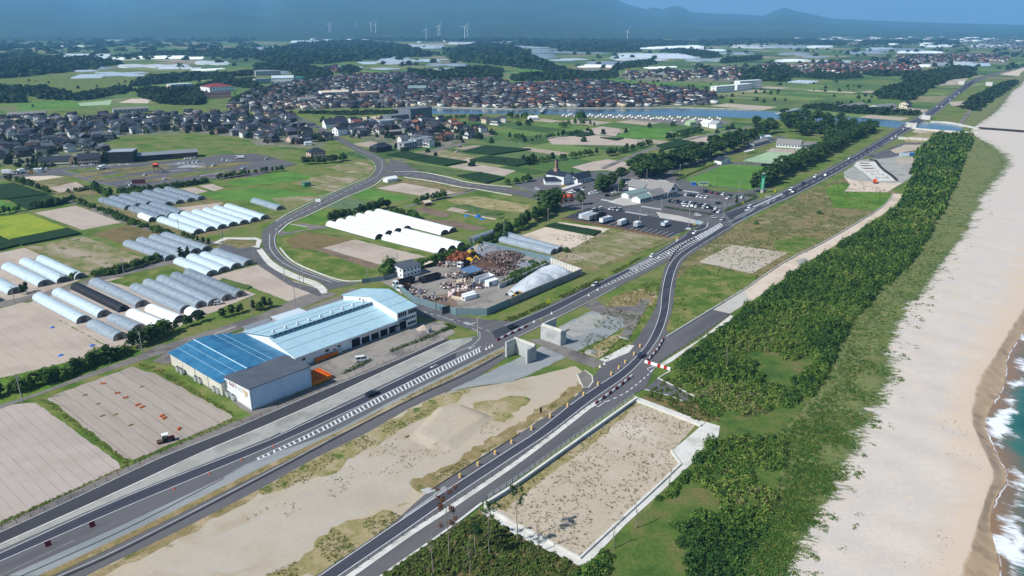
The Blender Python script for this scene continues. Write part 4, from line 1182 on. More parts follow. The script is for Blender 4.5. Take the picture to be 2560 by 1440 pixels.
# ================================================================ buildings
def wbox(parent, name, mat, *b):
 return MB().box(*b).build(name, mat, parent)
WIN = MB().box(-0.5,0.5,-0.06,0.0,-0.5,0.5).mesh('window', 'glass_dark')
FRM = MB().box(-0.55,0.55,-0.03,0.0,-0.55,0.55).mesh('window_frame', 'white_wall')
def window(parent, x, y, z, w, h, face='-y', frame=False, name='window', mat=None):
 rz = {'-y': 0, '+x': pi / 2, '+y': pi, '-x': -pi / 2}[face]
 o = inst(name, WIN, parent, (x, y, z),(0,0, rz),(w, 1, h), mat=mat)
 if frame:
  inst('frame', FRM, o)
 return o
def gable_walls(L, D, e, r, axis='x', ry=0.5):
 """wall shell with gables; ridge along axis, at share ry of the other side"""
 mb = MB()
 if axis == 'x':
  prof = [(0,0),(D, 0),(D, e),(D * ry, r),(0, e)]
  mb.prism_x(prof, 0, L)
 else:
  prof = [(0,0),(L, 0),(L, e),(L * ry, r),(0, e)]
  mb.prism_y(prof, 0, D)
 return mb
def gable_roof(L, D, e, r, axis='x', ry=0.5, oh=0.5, th=0.18, z=0.05):
 mb = MB()
 n = L if axis == 'y' else D
 mid = n * ry
 s0, s1 = (r - e) / max(mid, .01),(r - e) / max(n - mid, .01)
 prof = [(-oh, e - s0 * oh + z),(mid, r + z),(n + oh, e - s1 * oh + z),(n + oh, e - s1 * oh + z + th),(mid, r + z + th),(-oh, e - s0 * oh + z + th)]
 if axis == 'x':
  mb.prism_x(prof, -oh, L + oh)
 else:
  mb.prism_y(prof, -oh, D + oh)
 return mb
def hip_roof(x0, x1, y0, y1, e, r, oh=0.6, th=0.15):
 mb = MB()
 L, D = x1 - x0, y1 - y0
 k = min(L, D) / 2
 X0, X1, Y0, Y1 = x0 - oh, x1 + oh, y0 - oh, y1 + oh
 if L >= D:
  a, b = ((X0 + k + oh * .9,(y0 + y1) / 2, r)),((X1 - k - oh * .9,(y0 + y1) / 2, r))
  mb.add([(X0, Y0, e),(X1, Y0, e),(X1, Y1, e),(X0, Y1, e), a, b, (X0, Y0, e - th),(X1, Y0, e - th),(X1, Y1, e - th),(X0, Y1, e - th)],
               [(0,1,5,4),(1,2,5),(2,3,4,5),(3,0,4),(6,9,8,7),(0,6,7,1),(1,7,8,2),(2,8,9,3),(3,9,6,0)])
 else:
  a, b = (((x0 + x1) / 2, Y0 + k + oh * .9, r)),(((x0 + x1) / 2, Y1 - k - oh * .9, r))
  mb.add([(X0, Y0, e),(X1, Y0, e),(X1, Y1, e),(X0, Y1, e), a, b, (X0, Y0, e - th),(X1, Y0, e - th),(X1, Y1, e - th),(X0, Y1, e - th)],
               [(0,1,4),(1,2,5,4),(2,3,5),(3,0,4,5),(6,9,8,7),(0,6,7,1),(1,7,8,2),(2,8,9,3),(3,9,6,0)])
 return mb
def front(name, label, pL, pR, depth, eave, ridge, wall, roof, kind='gable', axis='x', wins=(0,0), win_size=(1.6,1.2), group=None, cat='building', side=0, ry=0.5, L=None, door=True):
 a, b = G(*pL), G(*pR)
 rz = az(a, b)
 ln = L or hypot(b[0] - a[0], b[1] - a[1])
 t = thing(name, label, cat, (a[0], a[1],0.05), rz, group)
 if kind == 'gable':
  gable_walls(ln, depth, eave, ridge, axis, ry).build('wall', wall, t)
  gable_roof(ln, depth, eave, ridge, axis, ry).build('roof', roof, t)
 elif kind == 'hip':
  wbox(t, 'wall', wall, 0, ln, 0, depth, 0, eave)
  hip_roof(0, ln, 0, depth, eave + 0.16, ridge).build('roof', roof, t)
 elif kind == 'flat':
  wbox(t, 'wall', wall, 0, ln, 0, depth, 0, eave)
  wbox(t, 'roof', roof, -0.15, ln + 0.15,-0.15, depth + 0.15, eave + 0.003, eave + 0.3)
 elif kind == 'shed':
  MB().prism_x([(0,0),(depth, 0),(depth, ridge),(0, eave)],0, ln).build('wall', wall, t)
  MB().prism_x([(-.4, eave - .03),(depth + .4, ridge + .03),(depth + .4, ridge + .2),(-.4, eave + .14)],-.4, ln + .4).build('roof', roof, t)
 nx, nz = wins
 for k in range(nz):
  z = eave * (k + 0.5) / nz + 0.1
  for i in range(nx):
   window(t, ln * (i + 0.5) / nx, 0, z, min(win_size[0], ln / nx * 0.8), min(win_size[1], eave / nz * 0.6))
  for i in range(side):
   window(t, 0, depth * (i + 0.5) / side, z, min(win_size[0], depth / side * 0.7), min(win_size[1], eave / nz * 0.6), '-x')
   window(t, ln, depth * (i + 0.5) / side, z, min(win_size[0], depth / side * 0.7), min(win_size[1], eave / nz * 0.6), '+x')
 return t, ln
AZB = radians(47.6)
def hall():
 a = G(630,1027)
 t = thing('white_hall', 'tall white hall with dark roof and red lettering at the roadside', 'building', (a[0], a[1],0.07), AZB)
 L, D = 21.0,15.4
 MB().prism_x([(0,0),(D, 0),(D, 6.1),(0,7.2)],0, L).build('wall', 'white_cladding', t)
 MB().prism_x([(-.35,7.2),(D + .35,6.05),(D + .35,6.32),(-.35,7.46)],-.35, L + .35).build('roof', 'roof_slate', t)
 wbox(t, 'side_cladding', 'blue_wall', .15, L - .1,-.05,.01,.5,7.1)
 wbox(t, 'plinth', 'concrete_grey', -.06, L + .06,-.06, D + .06,0,0.5)
 for x in (0.0, L):
  wbox(t, 'downpipe', 'metal_light', x - .08, x + .08,-.2,-.04,0,7.0)
 wbox(t, 'wall_seam', 'metal_light', L * .52 - .05, L * .52 + .05,-.09,-.052,0.5,7.1)
 def letters(txt, y, z, size, mat):
  cu = bpy.data.curves.new('lettering', 'FONT')
  cu.body = txt
  cu.size = size
  cu.extrude = 0.02
  cu.materials.append(MATS[mat])
  o = bpy.data.objects.new('lettering', cu)
  o.location = (-0.05, y, z)
  o.rotation_euler = (pi / 2,0,-pi / 2)
  link(o, t)
  bpy.context.view_layer.update()
  me = bpy.data.meshes.new_from_object(o.evaluated_get(bpy.context.evaluated_depsgraph_get()))
  m2 = inst('lettering', me, t, o.location, o.rotation_euler)
  bpy.data.objects.remove(o)
 flat('letter_red', S(132,36,48)); flat('letter_grey', S(92,92,96)); flat('logo_tan', S(206,184,140)); flat('logo_edge', S(160,146,112))
 letters('ねばり', 12.9,4.45,1.75, 'letter_red')
 letters('っこ', 7.7,4.55,1.75, 'letter_grey')
 mb = MB()                     # two small grey lines of writing, too small to read
 for (y, z) in ((14.6,5.3),(14.0,5.2),(14.6,4.6),(14.0,4.5)):
  mb.box(-.05,-.02, y - .4, y, z, z + .08).box(-.05,-.02, y - .24, y - .16, z - .3, z + .25).box(-.05,-.02, y - .4, y - .02, z - .3, z - .22)
 mb.build('lettering', 'letter_grey', t)
 for i, (cy, cz, ry_, rz_, rot) in enumerate([(3.1,5.25,1.35,.62,0.25),(2.3,4.6,1.2,.6,-0.9)]):
  for k, (mt, f, dx) in enumerate((('logo_edge', 1.0,-0.05),('logo_tan', 0.86,-0.075))):
   mb = MB()
   pts = []
   for j in range(16):
    u, v = ry_ * f * cos(2 * pi * j / 16), rz_ * f * sin(2 * pi * j / 16)
    pts.append((dx - 0.03 * i, cy + u * cos(rot) - v * sin(rot), cz + u * sin(rot) + v * cos(rot)))
   mb.add(pts + [(dx - 0.03 * i + .02, p[1], p[2]) for p in pts],[tuple(range(16))] + [(j, (j + 1) % 16,16 + (j + 1) % 16,16 + j) for j in range(16)])
   mb.build('emblem', mt, t)
 return t
hall()
def ac_units():
 m1 = MB().box(-.45,.45,-.9,.9,0.25,1.9)
 for s in (-.35,.35):
  m1.box(-.4,.4, s - .12, s + .12,0,.25)
 me = m1.mesh('casing', 'metal_light')
 fan = MB().tube((0,-.42,1.9),(0,-.42,1.98),.36, n=10).tube((0,.42,1.9),(0,.42,1.98),.36, n=10).mesh('fan_guard', 'metal_dark')
 for i, p in enumerate([(446,930),(456,936),(491,954),(501,959),(537,980),(547,985),(571,993),(584,1001)]):
  x, y = G(*p)
  t = thing('condenser_unit', f'grey outdoor condenser unit, {nth(i + 1)} from the far end along the cream wall', 'air conditioner', (x, y, 0.06), AZB + pi, 'condenser units beside the cold store')
  inst('casing', me, t)
  inst('fan_guard', fan, t)
ac_units()
def blue_store():
 a = G(557,991)
 t = thing('blue_roof_store', 'long cream store with broad blue metal roof beside the white hall', 'building', (a[0], a[1],0.07), radians(49))
 L, D = 22.0,34.0
 pr = [(0,0),(L, 0),(L, 4.6),(13.5,6.2),(9.0,6.35),(0,4.7)]
 MB().prism_y(pr, 0, D).build('wall', 'cream_cladding', t)
 top = [(-.5,4.62),(9.0,6.4),(13.5,6.25),(L + .5,4.55),(L + .5,4.75),(13.5,6.45),(9.0,6.6),(-.5,4.82)]
 rf = MB().prism_y(top, -.5, D + .5).build('roof', 'roof_blue', t)
 MB().prism_y([(8.75,6.56),(9.25,6.56),(9.0,6.72)],-.5, D + .5).build('ridge_cap', 'roof_pale', t)
 for x in (3.0,6.0,16.5,19.5):
  z = (4.82 + (x + .5) / 9.5 * 1.78) if x < 9 else (6.45 - (x - 13.5) / 9.0 * 1.7)
  MB().box(x - .05, x + .05,-.4, D + .4, z - .05, z + .07).build('roof_batten', 'roof_pale', t)
 for i in range(1,4):
  wbox(t, 'downpipe', 'metal_light', -.14,-.02, D * i / 4 - .06, D * i / 4 + .06,0,4.7)
 wbox(t, 'fascia', 'metal_grey', -.06,0.01,0, D, 0,0.35)
 MB().prism_y([(L, 0),(L + 4.5,0),(L + 4.5,3.4),(L, 4.0)],3, D - 1).build('annexe', 'wall_grey', t)
 MB().prism_y([(L + .01,4.0),(L + 5,3.35),(L + 5,3.55),(L + .01,4.2)],2.6, D - .6).build('annexe_roof', 'roof_blue', t)
blue_store()
def big_hall():
 az0 = radians(48.5)
 o3 = G(739,892,4.4)
 ux, uy = (cos(az0), sin(az0)),(-sin(az0), cos(az0))
 a = o3
 t = thing('packing_hall', 'long packing hall with pale blue metal roof and open bays', 'building', (a[0], a[1],0.07), az0)
 L, D, e = 44.0,33.0,4.2
 def zat(px, py, x, y):
  Y = a[1] + ux[1] * x + uy[1] * y
  v = (py - 720) / F_PX
  return CAM_H - Y * (SP + v * CP) / (CP - v * SP)
 yc = 15.0
 zc = 6.9
 pr = [(0,0),(D, 0),(D, e),(yc, zc + 1.1),(yc, zc),(0, e)]
 MB().prism_x(pr, 0, L).build('wall', 'white_wall', t)
 s = (zc - e) / yc
 MB().prism_x([(-.8, e - .8 * s + .05),(yc + .0, zc + .05),(yc, zc + .22),(-.8, e - .8 * s + .22)],-.7, L).build('roof', 'roof_pale', t)
 s2 = (zc + 1.1 - e) / (D - yc)
 MB().prism_x([(yc - .9, zc + 1.1 + .04),(D + .6, e - .6 * s2 + .04),(D + .6, e - .6 * s2 + .2),(yc - .9, zc + 1.1 + .9 * s2 + .15)],-.7, L).build('upper_roof', 'roof_pale', t)
 for yy in (5.2,10.2):
  z = e + s * yy + .23
  MB().box(-.6, L, yy - .06, yy + .06, z - .04, z + .07).build('roof_seam', 'metal_grey', t)
 for yy in (20,26):
  z = zc + 1.1 - s2 * (yy - yc) + .2
  MB().box(-.6, L, yy - .06, yy + .06, z - .04, z + .07).build('roof_seam', 'metal_grey', t)
 for i in range(21):
  window(t, 2 + i * 2.0, yc - .02, zc + .62,1.5,.62)
 dome = MB()
 for k in range(5):
  r0, r1 = .62 * cos(k * .38) , .62 * cos((k + 1) * .38)
  dome.tube((0,0,.25 + .55 * sin(k * .38)),(0,0,.25 + .55 * sin((k + 1) * .38)), max(r0,.05), max(r1,.05), n=10)
 dome.tube((0,0,-.3),(0,0,.3),.38, n=8)
 dm = dome.mesh('roof_ventilator', 'metal_light')
 for i in range(9):
  inst('roof_ventilator', dm, t, (2.0 + i * 4.9, yc + 1.3, zc + 1.2))
 def lx(px, py):
  g = G(px, py)
  return (g[0] - a[0]) * ux[0] + (g[1] - a[1]) * ux[1]
 x0 = lx(857,878)
 bays = [(0,3.6),(4.4,3.5),(8.8,3.5),(13.0,3.4),(17.2,3.3)]
 for i, (dx, w) in enumerate(bays):
  x = 23.0 + dx
  wbox(t, 'bay_opening', 'opening_dark', x, x + w, -.03,.3,0.02,3.0 if i < 1 else 2.5)
  if i in (1,2):
   wbox(t, 'roller_door', 'metal_light', x, x + w, -.07,-.02,2.3,3.4)
  wbox(t, 'bay_post', 'white_wall', x - .75, x - .35,-.35,-.04,0,3.95)
 for x, w, h in ((3,1.2,.9),(12.5,1.6,1.0),(17.5,1.3,.8)):
  window(t, x, 0,2.4, w, h)
 wbox(t, 'door', 'metal_grey', 14.8,16.2,-.05,0,0.02,2.2)
 wbox(t, 'gutter', 'metal_light', -.7, L, -1.0,-.82, e - .25, e - .1)
 x1, x2, te, tr = 44.0,53.5,7.4,10.2
 MB().prism_x([(-.6,0),(D, 0),(D, te - 1),(16, tr),(-.6, te)], x1 + .01, x2).build('tower_wall', 'white_wall', t)
 sa, sb = (tr - te) / 16.6,(tr - te + 1) / (D - 16)
 MB().prism_x([(-1.2, te - .6 * sa + .04),(16, tr + .04),(D + .6, te - 1 - .6 * sb + .04),(D + .6, te - 1 - .6 * sb + .24),(16, tr + .24),(-1.2, te - .6 * sa + .24)], x1 - .5, x2 + .5).build('tower_roof', 'roof_pale', t)
 for yy in (4.5,9.5):
  z = te + sa * (yy + .6) + .25
  MB().box(x1 - .4, x2 + .4, yy - .06, yy + .06, z - .03, z + .06).build('roof_seam', 'metal_grey', t)
 for k in range(2):
  for i in range(4):
   window(t, x1 + 1.0 + k * 4.9 + i * 1.05,-.6,6.0,.9,1.7, frame=True)
 for k in range(4):
  window(t, x1 + 5.4 + k * 1.05,-.6,3.6,.9,.9, frame=True)
  window(t, x1 + 5.4 + k * 1.05,-.6,1.4,.9,1.1, frame=True)
 wbox(t, 'entrance', 'opening_dark', x1 + .8, x1 + 4.2,-.65,-.3,0.02,3.6)
 wbox(t, 'entrance_canopy', 'roof_slate', x1 + .2, x1 + 4.8,-2.0,-.62,3.8,4.0)
 for i in range(3):
  window(t, x1,22 - i * 2.2,7.4,1.0,.7, '-x')
 for i in range(3):
  for z in (2.0,5.0):
   window(t, x2,4 + i * 8, z, 2.2,1.2, '+x')
 MB().box(4,14, D + 2, D + 8,0,2.6).build('rear_shed', 'wall_grey', t)
 MB().box(3.6,14.4, D + 1.6, D + 8.4,2.62,2.85).build('rear_shed_roof', 'metal_grey', t)
 MB().box(16,28, D + 2, D + 8,0,2.9).build('rear_shed', 'wall_grey', t)
 MB().box(15.6,28.4, D + 1.6, D + 8.4,2.92,3.15).build('rear_shed_roof', 'wall_pale_blue', t)
big_hall()
def crates():
 mb = MB()
 s, h = 1.2,1.5
 for (x0, x1, y0, y1) in ((0, s, 0,.07),(0, s, s - .07, s),(0,.07,.07, s - .07),(s - .07, s, .07, s - .07)):
  mb.box(x0, x1, y0, y1,0.1, h)
 mb.box(.07, s - .07,.07, s - .07,0.1, h * .75)
 for x in (0.05,.5,.95):
  mb.box(x, x + .2,.02, s - .02,0,.1)
 me = mb.mesh('crate', 'orange_crate')
 a = G(781,967)
 ca, sa = cos(AZB), sin(AZB)
 for j in range(6):
  for i in range(6):
   x, y = i * 1.26 + .2, j * 1.26 + .1
   o = inst('orange_crate', me, None, (a[0] + x * ca - y * sa, a[1] + x * sa + y * ca, 0.07),(0,0, AZB))
   tag(o, f'orange crate by the white hall, {nth(i + 1)} from its wall in the {nth(j + 1)} row', 'crate', 'orange crates stacked by the white hall')
 b = G(790,907)
 for i in range(7):
  o = inst('orange_crate', me, None, (b[0] + i * 1.35 * ca, b[1] + i * 1.35 * sa, 0.07),(0,0, AZB),(1,1,.9), None)
  tag(o, f'brown-orange crate against the packing hall front, {nth(i + 1)} from the stacked crates', 'crate', 'crates along the packing hall')
 wr = MB().box(0,1.6,0,1.2,0.1,1.4).box(.1,1.5,.1,1.1,0,.1).mesh('wrapped_pallet', 'wall_pale_blue')
 c = G(834,889)
 for i in range(2):
  o = inst('wrapped_pallet', wr, None, (c[0] + i * 2.1 * ca, c[1] + i * 2.1 * sa, 0.07),(0,0, AZB))
  tag(o, f'pale wrapped pallet by the packing hall wall, {nth(i + 1)} from the crates', 'pallet', 'wrapped pallets')
crates()
wb = thing('storage_cabinet', 'dark grey cabinet stack in front of the packing hall entrance', 'cabinet', (*G(994,829),0.06), AZB)
MB().box(-.8,.8,-.6,.6,0,2.2).build('cabinet_body', 'metal_grey', wb); MB().box(-.9,.9,-.7,.7,2.2,2.4).build('cabinet_top', 'metal_dark', wb)
wb = thing('utility_box', 'grey metal box beside the sand pile in the yard', 'box', (*G(1073,831),0.06), AZB)
MB().box(-.7,.7,-.6,.6,0.1,1.7).build('box_body', 'metal_grey', wb); MB().box(-.8,.8,-.7,.7,0,.1).build('base', 'concrete_grey', wb)
def heap(name, label, px, rx, ry, h, mat, rz=0.8, seed=1, cat='heap', rough=0.25, kind=None, z0=0.04):
 """irregular mound"""
 x0, y0 = G(*px)
 n, m = 14,28
 V, T = [(0,0, h)],[]
 for i in range(1, n + 1):
  for j in range(m):
   f = i / n
   a = 2 * pi * j / m
   k = 1 + 0.18 * noise.noise(Vector((cos(a) * 1.3, sin(a) * 1.3, seed * 3.1)))
   x, y = rx * f * k * cos(a), ry * f * k * sin(a)
   z = h * (1 - f) ** 0.85 * (1 + rough * noise.noise(Vector((x * .5, y * .5, seed)))) if i < n else 0.0
   V.append((x, y, max(0, z)))
 for j in range(m):
  T.append((0,1 + j, 1 + (j + 1) % m))
 for i in range(n - 1):
  for j in range(m):
   a, b = 1 + i * m + j, 1 + i * m + (j + 1) % m
   T += [(a, a + m, b + m),(a, b + m, b)]
 me = np_mesh(name, V, T, mat)
 o = link(bpy.data.objects.new(name, me))
 o.location = (x0, y0, z0)
 o.rotation_euler = (0,0, rz)
 return tag(o, label, cat, kind=kind)
heap('sand_pile', 'small pale sand pile in the packing hall yard', (1060,821),3.0,2.6,1.5, 'sand_field', seed=4)
def abutments():
 az0 = radians(48)
 a = G(1401,865)
 t = thing('bridge_abutment', 'grey concrete abutment beside the gravel turning lot', 'abutment', (a[0], a[1],0.05), az0)
 h, W_ = 5.3,9.4
 wbox(t, 'stem_wall', 'concrete_grey', 0,1.0,0, W_, 0, h)
 wbox(t, 'wing_wall', 'concrete_grey', 1.0,3.3,0.003,.7,0, h + .0)
 wbox(t, 'wing_wall', 'concrete_grey', 1.0,8.5, W_ - .7, W_ - .003,1.5, h + .8)
 wbox(t, 'coping', 'concrete', -.12,.5,.1, W_ - .1, h + .002, h + .2)
 wbox(t, 'parapet', 'concrete', .5,1.0,.1, W_ - .1, h + .002, h + .8)
 for i in range(1,7):
  wbox(t, 'bearing_pad', 'concrete_grey', -.02,.3, W_ * i / 7 - .25, W_ * i / 7 + .25, h + .203, h + .32)
 b = G(1317,911)
 t = thing('bridge_abutment', 'grey concrete abutment nearer the hatched road, open side in view', 'abutment', (b[0], b[1],0.05), az0)
 wbox(t, 'stem_wall', 'concrete_grey', 4.0,5.0,0, W_ + .2,0, h)
 wbox(t, 'wing_wall', 'concrete_grey', 0.2,4.0,0.003,.8,0, h)
 wbox(t, 'wing_wall', 'concrete_grey', -.6,4.0, W_ - .6, W_ + .197,0, h + .5)
 wbox(t, 'coping', 'concrete', 4.5,5.12,.1, W_ + .1, h + .002, h + .2)
 wbox(t, 'parapet', 'concrete', 4.0,4.5,.1, W_ + .1, h + .002, h + .8)
abutments()
def railing(name, label, pts, h, step, post_mat, rail_mat, cat='railing', z=0.05, rails=(1.0,.55), pr=.06, world_pts=False, rail_r=.035):
 p = resample(pts if world_pts else smooth(W(pts)), step)
 t = thing(name, label, cat, (*p[0], z))
 me = MB().box(-pr, pr, -pr, pr, 0, h).mesh('post', post_mat)
 for q in p:
  inst('post', me, t, (q[0] - p[0][0], q[1] - p[0][1],0))
 for f in rails:
  mb = MB()
  for a, b in zip(p, p[1:]):
   mb.tube((a[0] - p[0][0], a[1] - p[0][1], h * f),(b[0] - p[0][0], b[1] - p[0][1], h * f), rail_r, n=4)
  mb.build('rail', rail_mat, t)
 return t
wallp = [(1589,1002),(1497,1068),(1380,1152),(1280,1223),(1212,1266)]
tw = thing('retaining_wall', 'pale block retaining wall along the sandy basin', 'wall', (*G(1589,1002),0.0))
o0 = G(1589,1002)
for nm, mt, w, z0, z1, d in (('wall_face', 'concrete_block', .5,0.0,1.0,0),('coping', 'concrete', .75,1.0,1.18,0.05)):
 p = [(x - o0[0], y - o0[1]) for x, y in offs(smooth(W(wallp)), d)]
 ribbon(MB(), p, w, z0, z1).build(nm, mt, tw)
railing('guard_railing', 'white and black railing on top of the basin wall', [(1586,998),(1495,1063),(1378,1147),(1278,1218),(1212,1260)],1.1,2.3, 'metal_dark', 'white_plastic', z=1.18, rails=(.95,.5,.15), rail_r=.05)
patch('concrete_slab', [(1586,990),(1605,997),(1680,1025),(1745,1050),(1765,1056),(1752,1068),(1730,1058),(1630,1020),(1587,1003)], 'concrete', 0.10)
lowwall('concrete_kerb', [(1587,1003),(1630,1019),(1730,1057),(1752,1067)],0.7,0.7, 'concrete')
patch('concrete_slab', [(1752,1066),(1765,1055),(1800,1066),(1796,1090),(1740,1150),(1677,1130)], 'concrete', 0.10)
patch('concrete_slab', [(1677,1130),(1740,1150),(1705,1182),(1630,1252),(1562,1314),(1466,1414),(1450,1416),(1280,1334),(1202,1282),(1212,1268),(1280,1308),(1450,1398),(1577,1279),(1656,1206),(1701,1163)], 'concrete', 0.10)
lowwall('concrete_kerb', [(1677,1129),(1701,1162),(1656,1205),(1577,1278),(1450,1397),(1280,1307),(1212,1267)],0.6,0.55, 'concrete')
patch('concrete_slope', [(1640,917),(1755,845),(1826,788),(1838,794),(1742,857),(1680,904),(1662,914)], 'concrete', 0.11)
railing('guard_railing', 'black post railing above the white slope of the side path', [(1640,914),(1752,842),(1827,786)],.8,3.2, 'metal_dark', 'metal_dark', rails=(.9,), z=.1)
railing('roadside_fence', 'thin dark post and rail fence along the closed carriageway', [(-150,1393),(7,1324),(138,1266),(256,1209),(390,1141),(535,1072),(640,1046),(745,996),(850,953),(960,905),(1065,861),(1108,843)],1.0,3.0, 'metal_dark', 'metal_dark', 'fence', rails=(.97,), pr=.045, rail_r=.02)
def posts(name, label, cat, group, pts, step, h, r, mat, z=.2):
 p = resample(smooth(W(pts)), step)
 me = MB().tube((0,0,0),(0,0, h), r, r * .9,6).tube((0,0, h),(0,0, h + .1), r * 1.15, r * .6,6).mesh(name, mat)
 for i, q in enumerate(p):
  tag(inst(name, me, None, (*q, z)), label.format(nth(i + 1)), cat, group)
posts('bollard', 'black bollard on the pale median kerb, {} from the barrier end', 'bollard', 'black bollards along the median kerb', [(1490,1005),(1380,1086),(1280,1160),(1115,1271),(1030,1326),(868,1440)],3.4,.95,.07, 'metal_dark')
BAR = {}
for mt in ('maroon_plastic', 'white_plastic', 'red_plastic'):
 BAR[mt] = MB().frustum([(-.95,-.25,0),(.95,-.25,0),(.95,.25,0),(-.95,.25,0)],[(-.9,-.12,.75),(.9,-.12,.75),(.9,.12,.75),(-.9,.12,.75)]).box(-.2,.2,-.13,.13,.75,.85).mesh('barrier', mt)
def barriers(pts, where, group, mats=('maroon_plastic', 'white_plastic'), step=2.0):
 p = resample(smooth(W(pts)), step)
 for i in range(len(p) - 1):
  a, b = p[i], p[i + 1]
  mt = mats[i % len(mats)]
  o = inst('barrier_block', BAR[mt], None, ((a[0] + b[0]) / 2,(a[1] + b[1]) / 2,.1),(0,0, az(a, b)),(step / 2.05,1,1))
  tag(o, f'{mt.split("_")[0]} plastic barrier block, {nth(i + 1)} {where}', 'barrier', group)
barriers([(1242,853),(1282,834),(1324,814)], 'in the row by the black car at the junction', 'barrier blocks at the junction')
barriers([(1488,1012),(1535,978),(1583,940)], 'from the median kerb along the curved road', 'barrier blocks along the curved road')
barriers([(1616,906),(1642,878),(1660,845)], 'from the striped plank at the side path', 'barrier blocks at the side path')
barriers([(1672,653),(1684,634),(1705,615),(1742,594)], 'in the row where the roads divide', 'barrier blocks where the roads divide')
def plank_barrier():
 a, b = G(1612,907), G(1676,926)
 t = thing('plank_barrier', 'long red and white plank barrier closing the side path', 'barrier', (*a, .1), az(a, b))
 L = hypot(b[0] - a[0], b[1] - a[1])
 for i in range(8):
  MB().frustum([(L * i / 8,-.35,0),(L * (i + 1) / 8 - .02,-.35,0),(L * (i + 1) / 8 - .02,.35,0),(L * i / 8,.35,0)],
                     [(L * i / 8,-.15,.95),(L * (i + 1) / 8 - .02,-.15,.95),(L * (i + 1) / 8 - .02,.15,.95),(L * i / 8,.15,.95)]).build('plank_block', 'red_plastic' if i in (1,4,6) else 'white_plastic', t)
plank_barrier()
DRUM = MB().tube((0,0,0),(0,0,.12),.42,.42,10).tube((0,0,.12),(0,0,.95),.34,.3,10).mesh('drum_body', 'drum_tan')
DCAP = MB().tube((0,0,.95),(0,0,1.15),.3,.22,10).tube((0,0,.5),(0,0,.62),.345,.34,10).mesh('drum_top', 'yellow_plastic')
for i, p in enumerate([(1600,868),(1585,888),(1563,908),(1547,922),(1528,938),(1495,963),(1459,989),(1419,1017),(1375,1045),(1329,1075),(1279,1109),(1238,1136),(1195,1164),(1150,1194)]):
 t = thing('traffic_drum', f'tan traffic drum with yellow top, {nth(i + 1)} from the bend along the new road', 'traffic drum', (*G(*p),.08),0, 'traffic drums along the new road')
 inst('drum_body', DRUM, t); inst('drum_top', DCAP, t)
CONE = MB().box(-.28,.28,-.28,.28,0,.06).tube((0,0,.06),(0,0,.8),.2,.05,8).mesh('cone', 'white_plastic')
for i, p in enumerate([(1335,806),(1379,785),(1472,740),(1494,726),(1592,677),(1647,645),(1672,634),(1500,918),(1511,911),(1216,874),(1224,870),(1231,866)]):
 tag(inst('traffic_cone', CONE, None, (*G(*p),.09), scale=(1.5,1.5,1.2)), f'white weighted marker cone, {nth(i + 1)} along the roadworks', 'traffic cone', 'white marker cones')
RCONE = MB().box(-.25,.25,-.25,.25,0,.05).tube((0,0,.05),(0,0,.7),.18,.04,8).mesh('cone', 'orange_roof')
for i, p in enumerate([(435,1224),(524,1186),(604,1150),(683,1116)]):
 tag(inst('traffic_cone', RCONE, None, (*G(*p),.08)), f'small orange cone on the shoulder, {nth(i + 1)} towards the junction', 'traffic cone', 'orange cones on the shoulder')
for i, p in enumerate([(121,1364),(231,1316)]):
 t = thing('warning_board', f'red folding warning board beside the lane, {("nearer the photo corner", "nearer the hatching")[i]}', 'warning sign', (*G(*p),.08), AZB)
 MB().frustum([(-.6,-.5,0),(.6,-.5,0),(.6,-.45,0),(-.6,-.45,0)],[(-.6,-.05,1.2),(.6,-.05,1.2),(.6,0,1.2),(-.6,0,1.2)]).build('board', 'maroon_plastic', t)
 MB().tube((-.5,.5,0),(-.5,0,1.2),.03, n=4).tube((.5,.5,0),(.5,0,1.2),.03, n=4).build('leg', 'metal_grey', t)
def mound():
 p = W([(1020,1095),(1095,1018),(1150,1010),(1240,1045),(1135,1128),(1085,1128)])
 q = W([(1050,1088),(1108,1026),(1150,1020),(1212,1045),(1114,1110),(1094,1111)])
 if area(p) < 0: p, q = p[::-1], q[::-1]
 cx, cy = sum(x for x, y in q) / 6, sum(y for x, y in q) / 6
 def ring(P, n=12):
  return [(P[i][0] + (P[(i + 1) % 6][0] - P[i][0]) * j / n, P[i][1] + (P[(i + 1) % 6][1] - P[i][1]) * j / n) for i in range(6) for j in range(n)]
 P, Q = ring(p), ring(q)
 rings = []
 for f, zz in ((0,0),(.35,.25),(.7,.5),(.88,.72),(1,.8)):
  rings.append([(a[0] + (b[0] - a[0]) * f, a[1] + (b[1] - a[1]) * f, zz) for a, b in zip(P, Q)])
 for f in (.25,.5,.75):
  rings.append([(b[0] + (cx - b[0]) * f, b[1] + (cy - b[1]) * f, .82) for b in Q])
 m = len(P)
 V = [(x + .3 * noise.noise(Vector((x, y, 3))), y, .03 + z + (.12 * noise.noise(Vector((x * .5, y * .5,1))) if z else 0)) for R_ in rings for x, y, z in R_] + [(cx, cy, .85)]
 T = []
 for i in range(len(rings) - 1):
  for j in range(m):
   k = (j + 1) % m
   T += [(i * m + j, i * m + k, (i + 1) * m + k),(i * m + j, (i + 1) * m + k, (i + 1) * m + j)]
 i = len(rings) - 1
 T += [(i * m + j, i * m + (j + 1) % m, len(V) - 1) for j in range(m)]
 tag(link(bpy.data.objects.new('sand_mound', np_mesh('sand_mound', V, T, 'waste_sand'))), 'flat-topped sand mound on the waste ground between the roads', 'mound')
mound()
heap('gravel_heap', 'small grey gravel heap by the concrete apron', (1477,880),2.6,2.0,.8, 'gravel', seed=8)
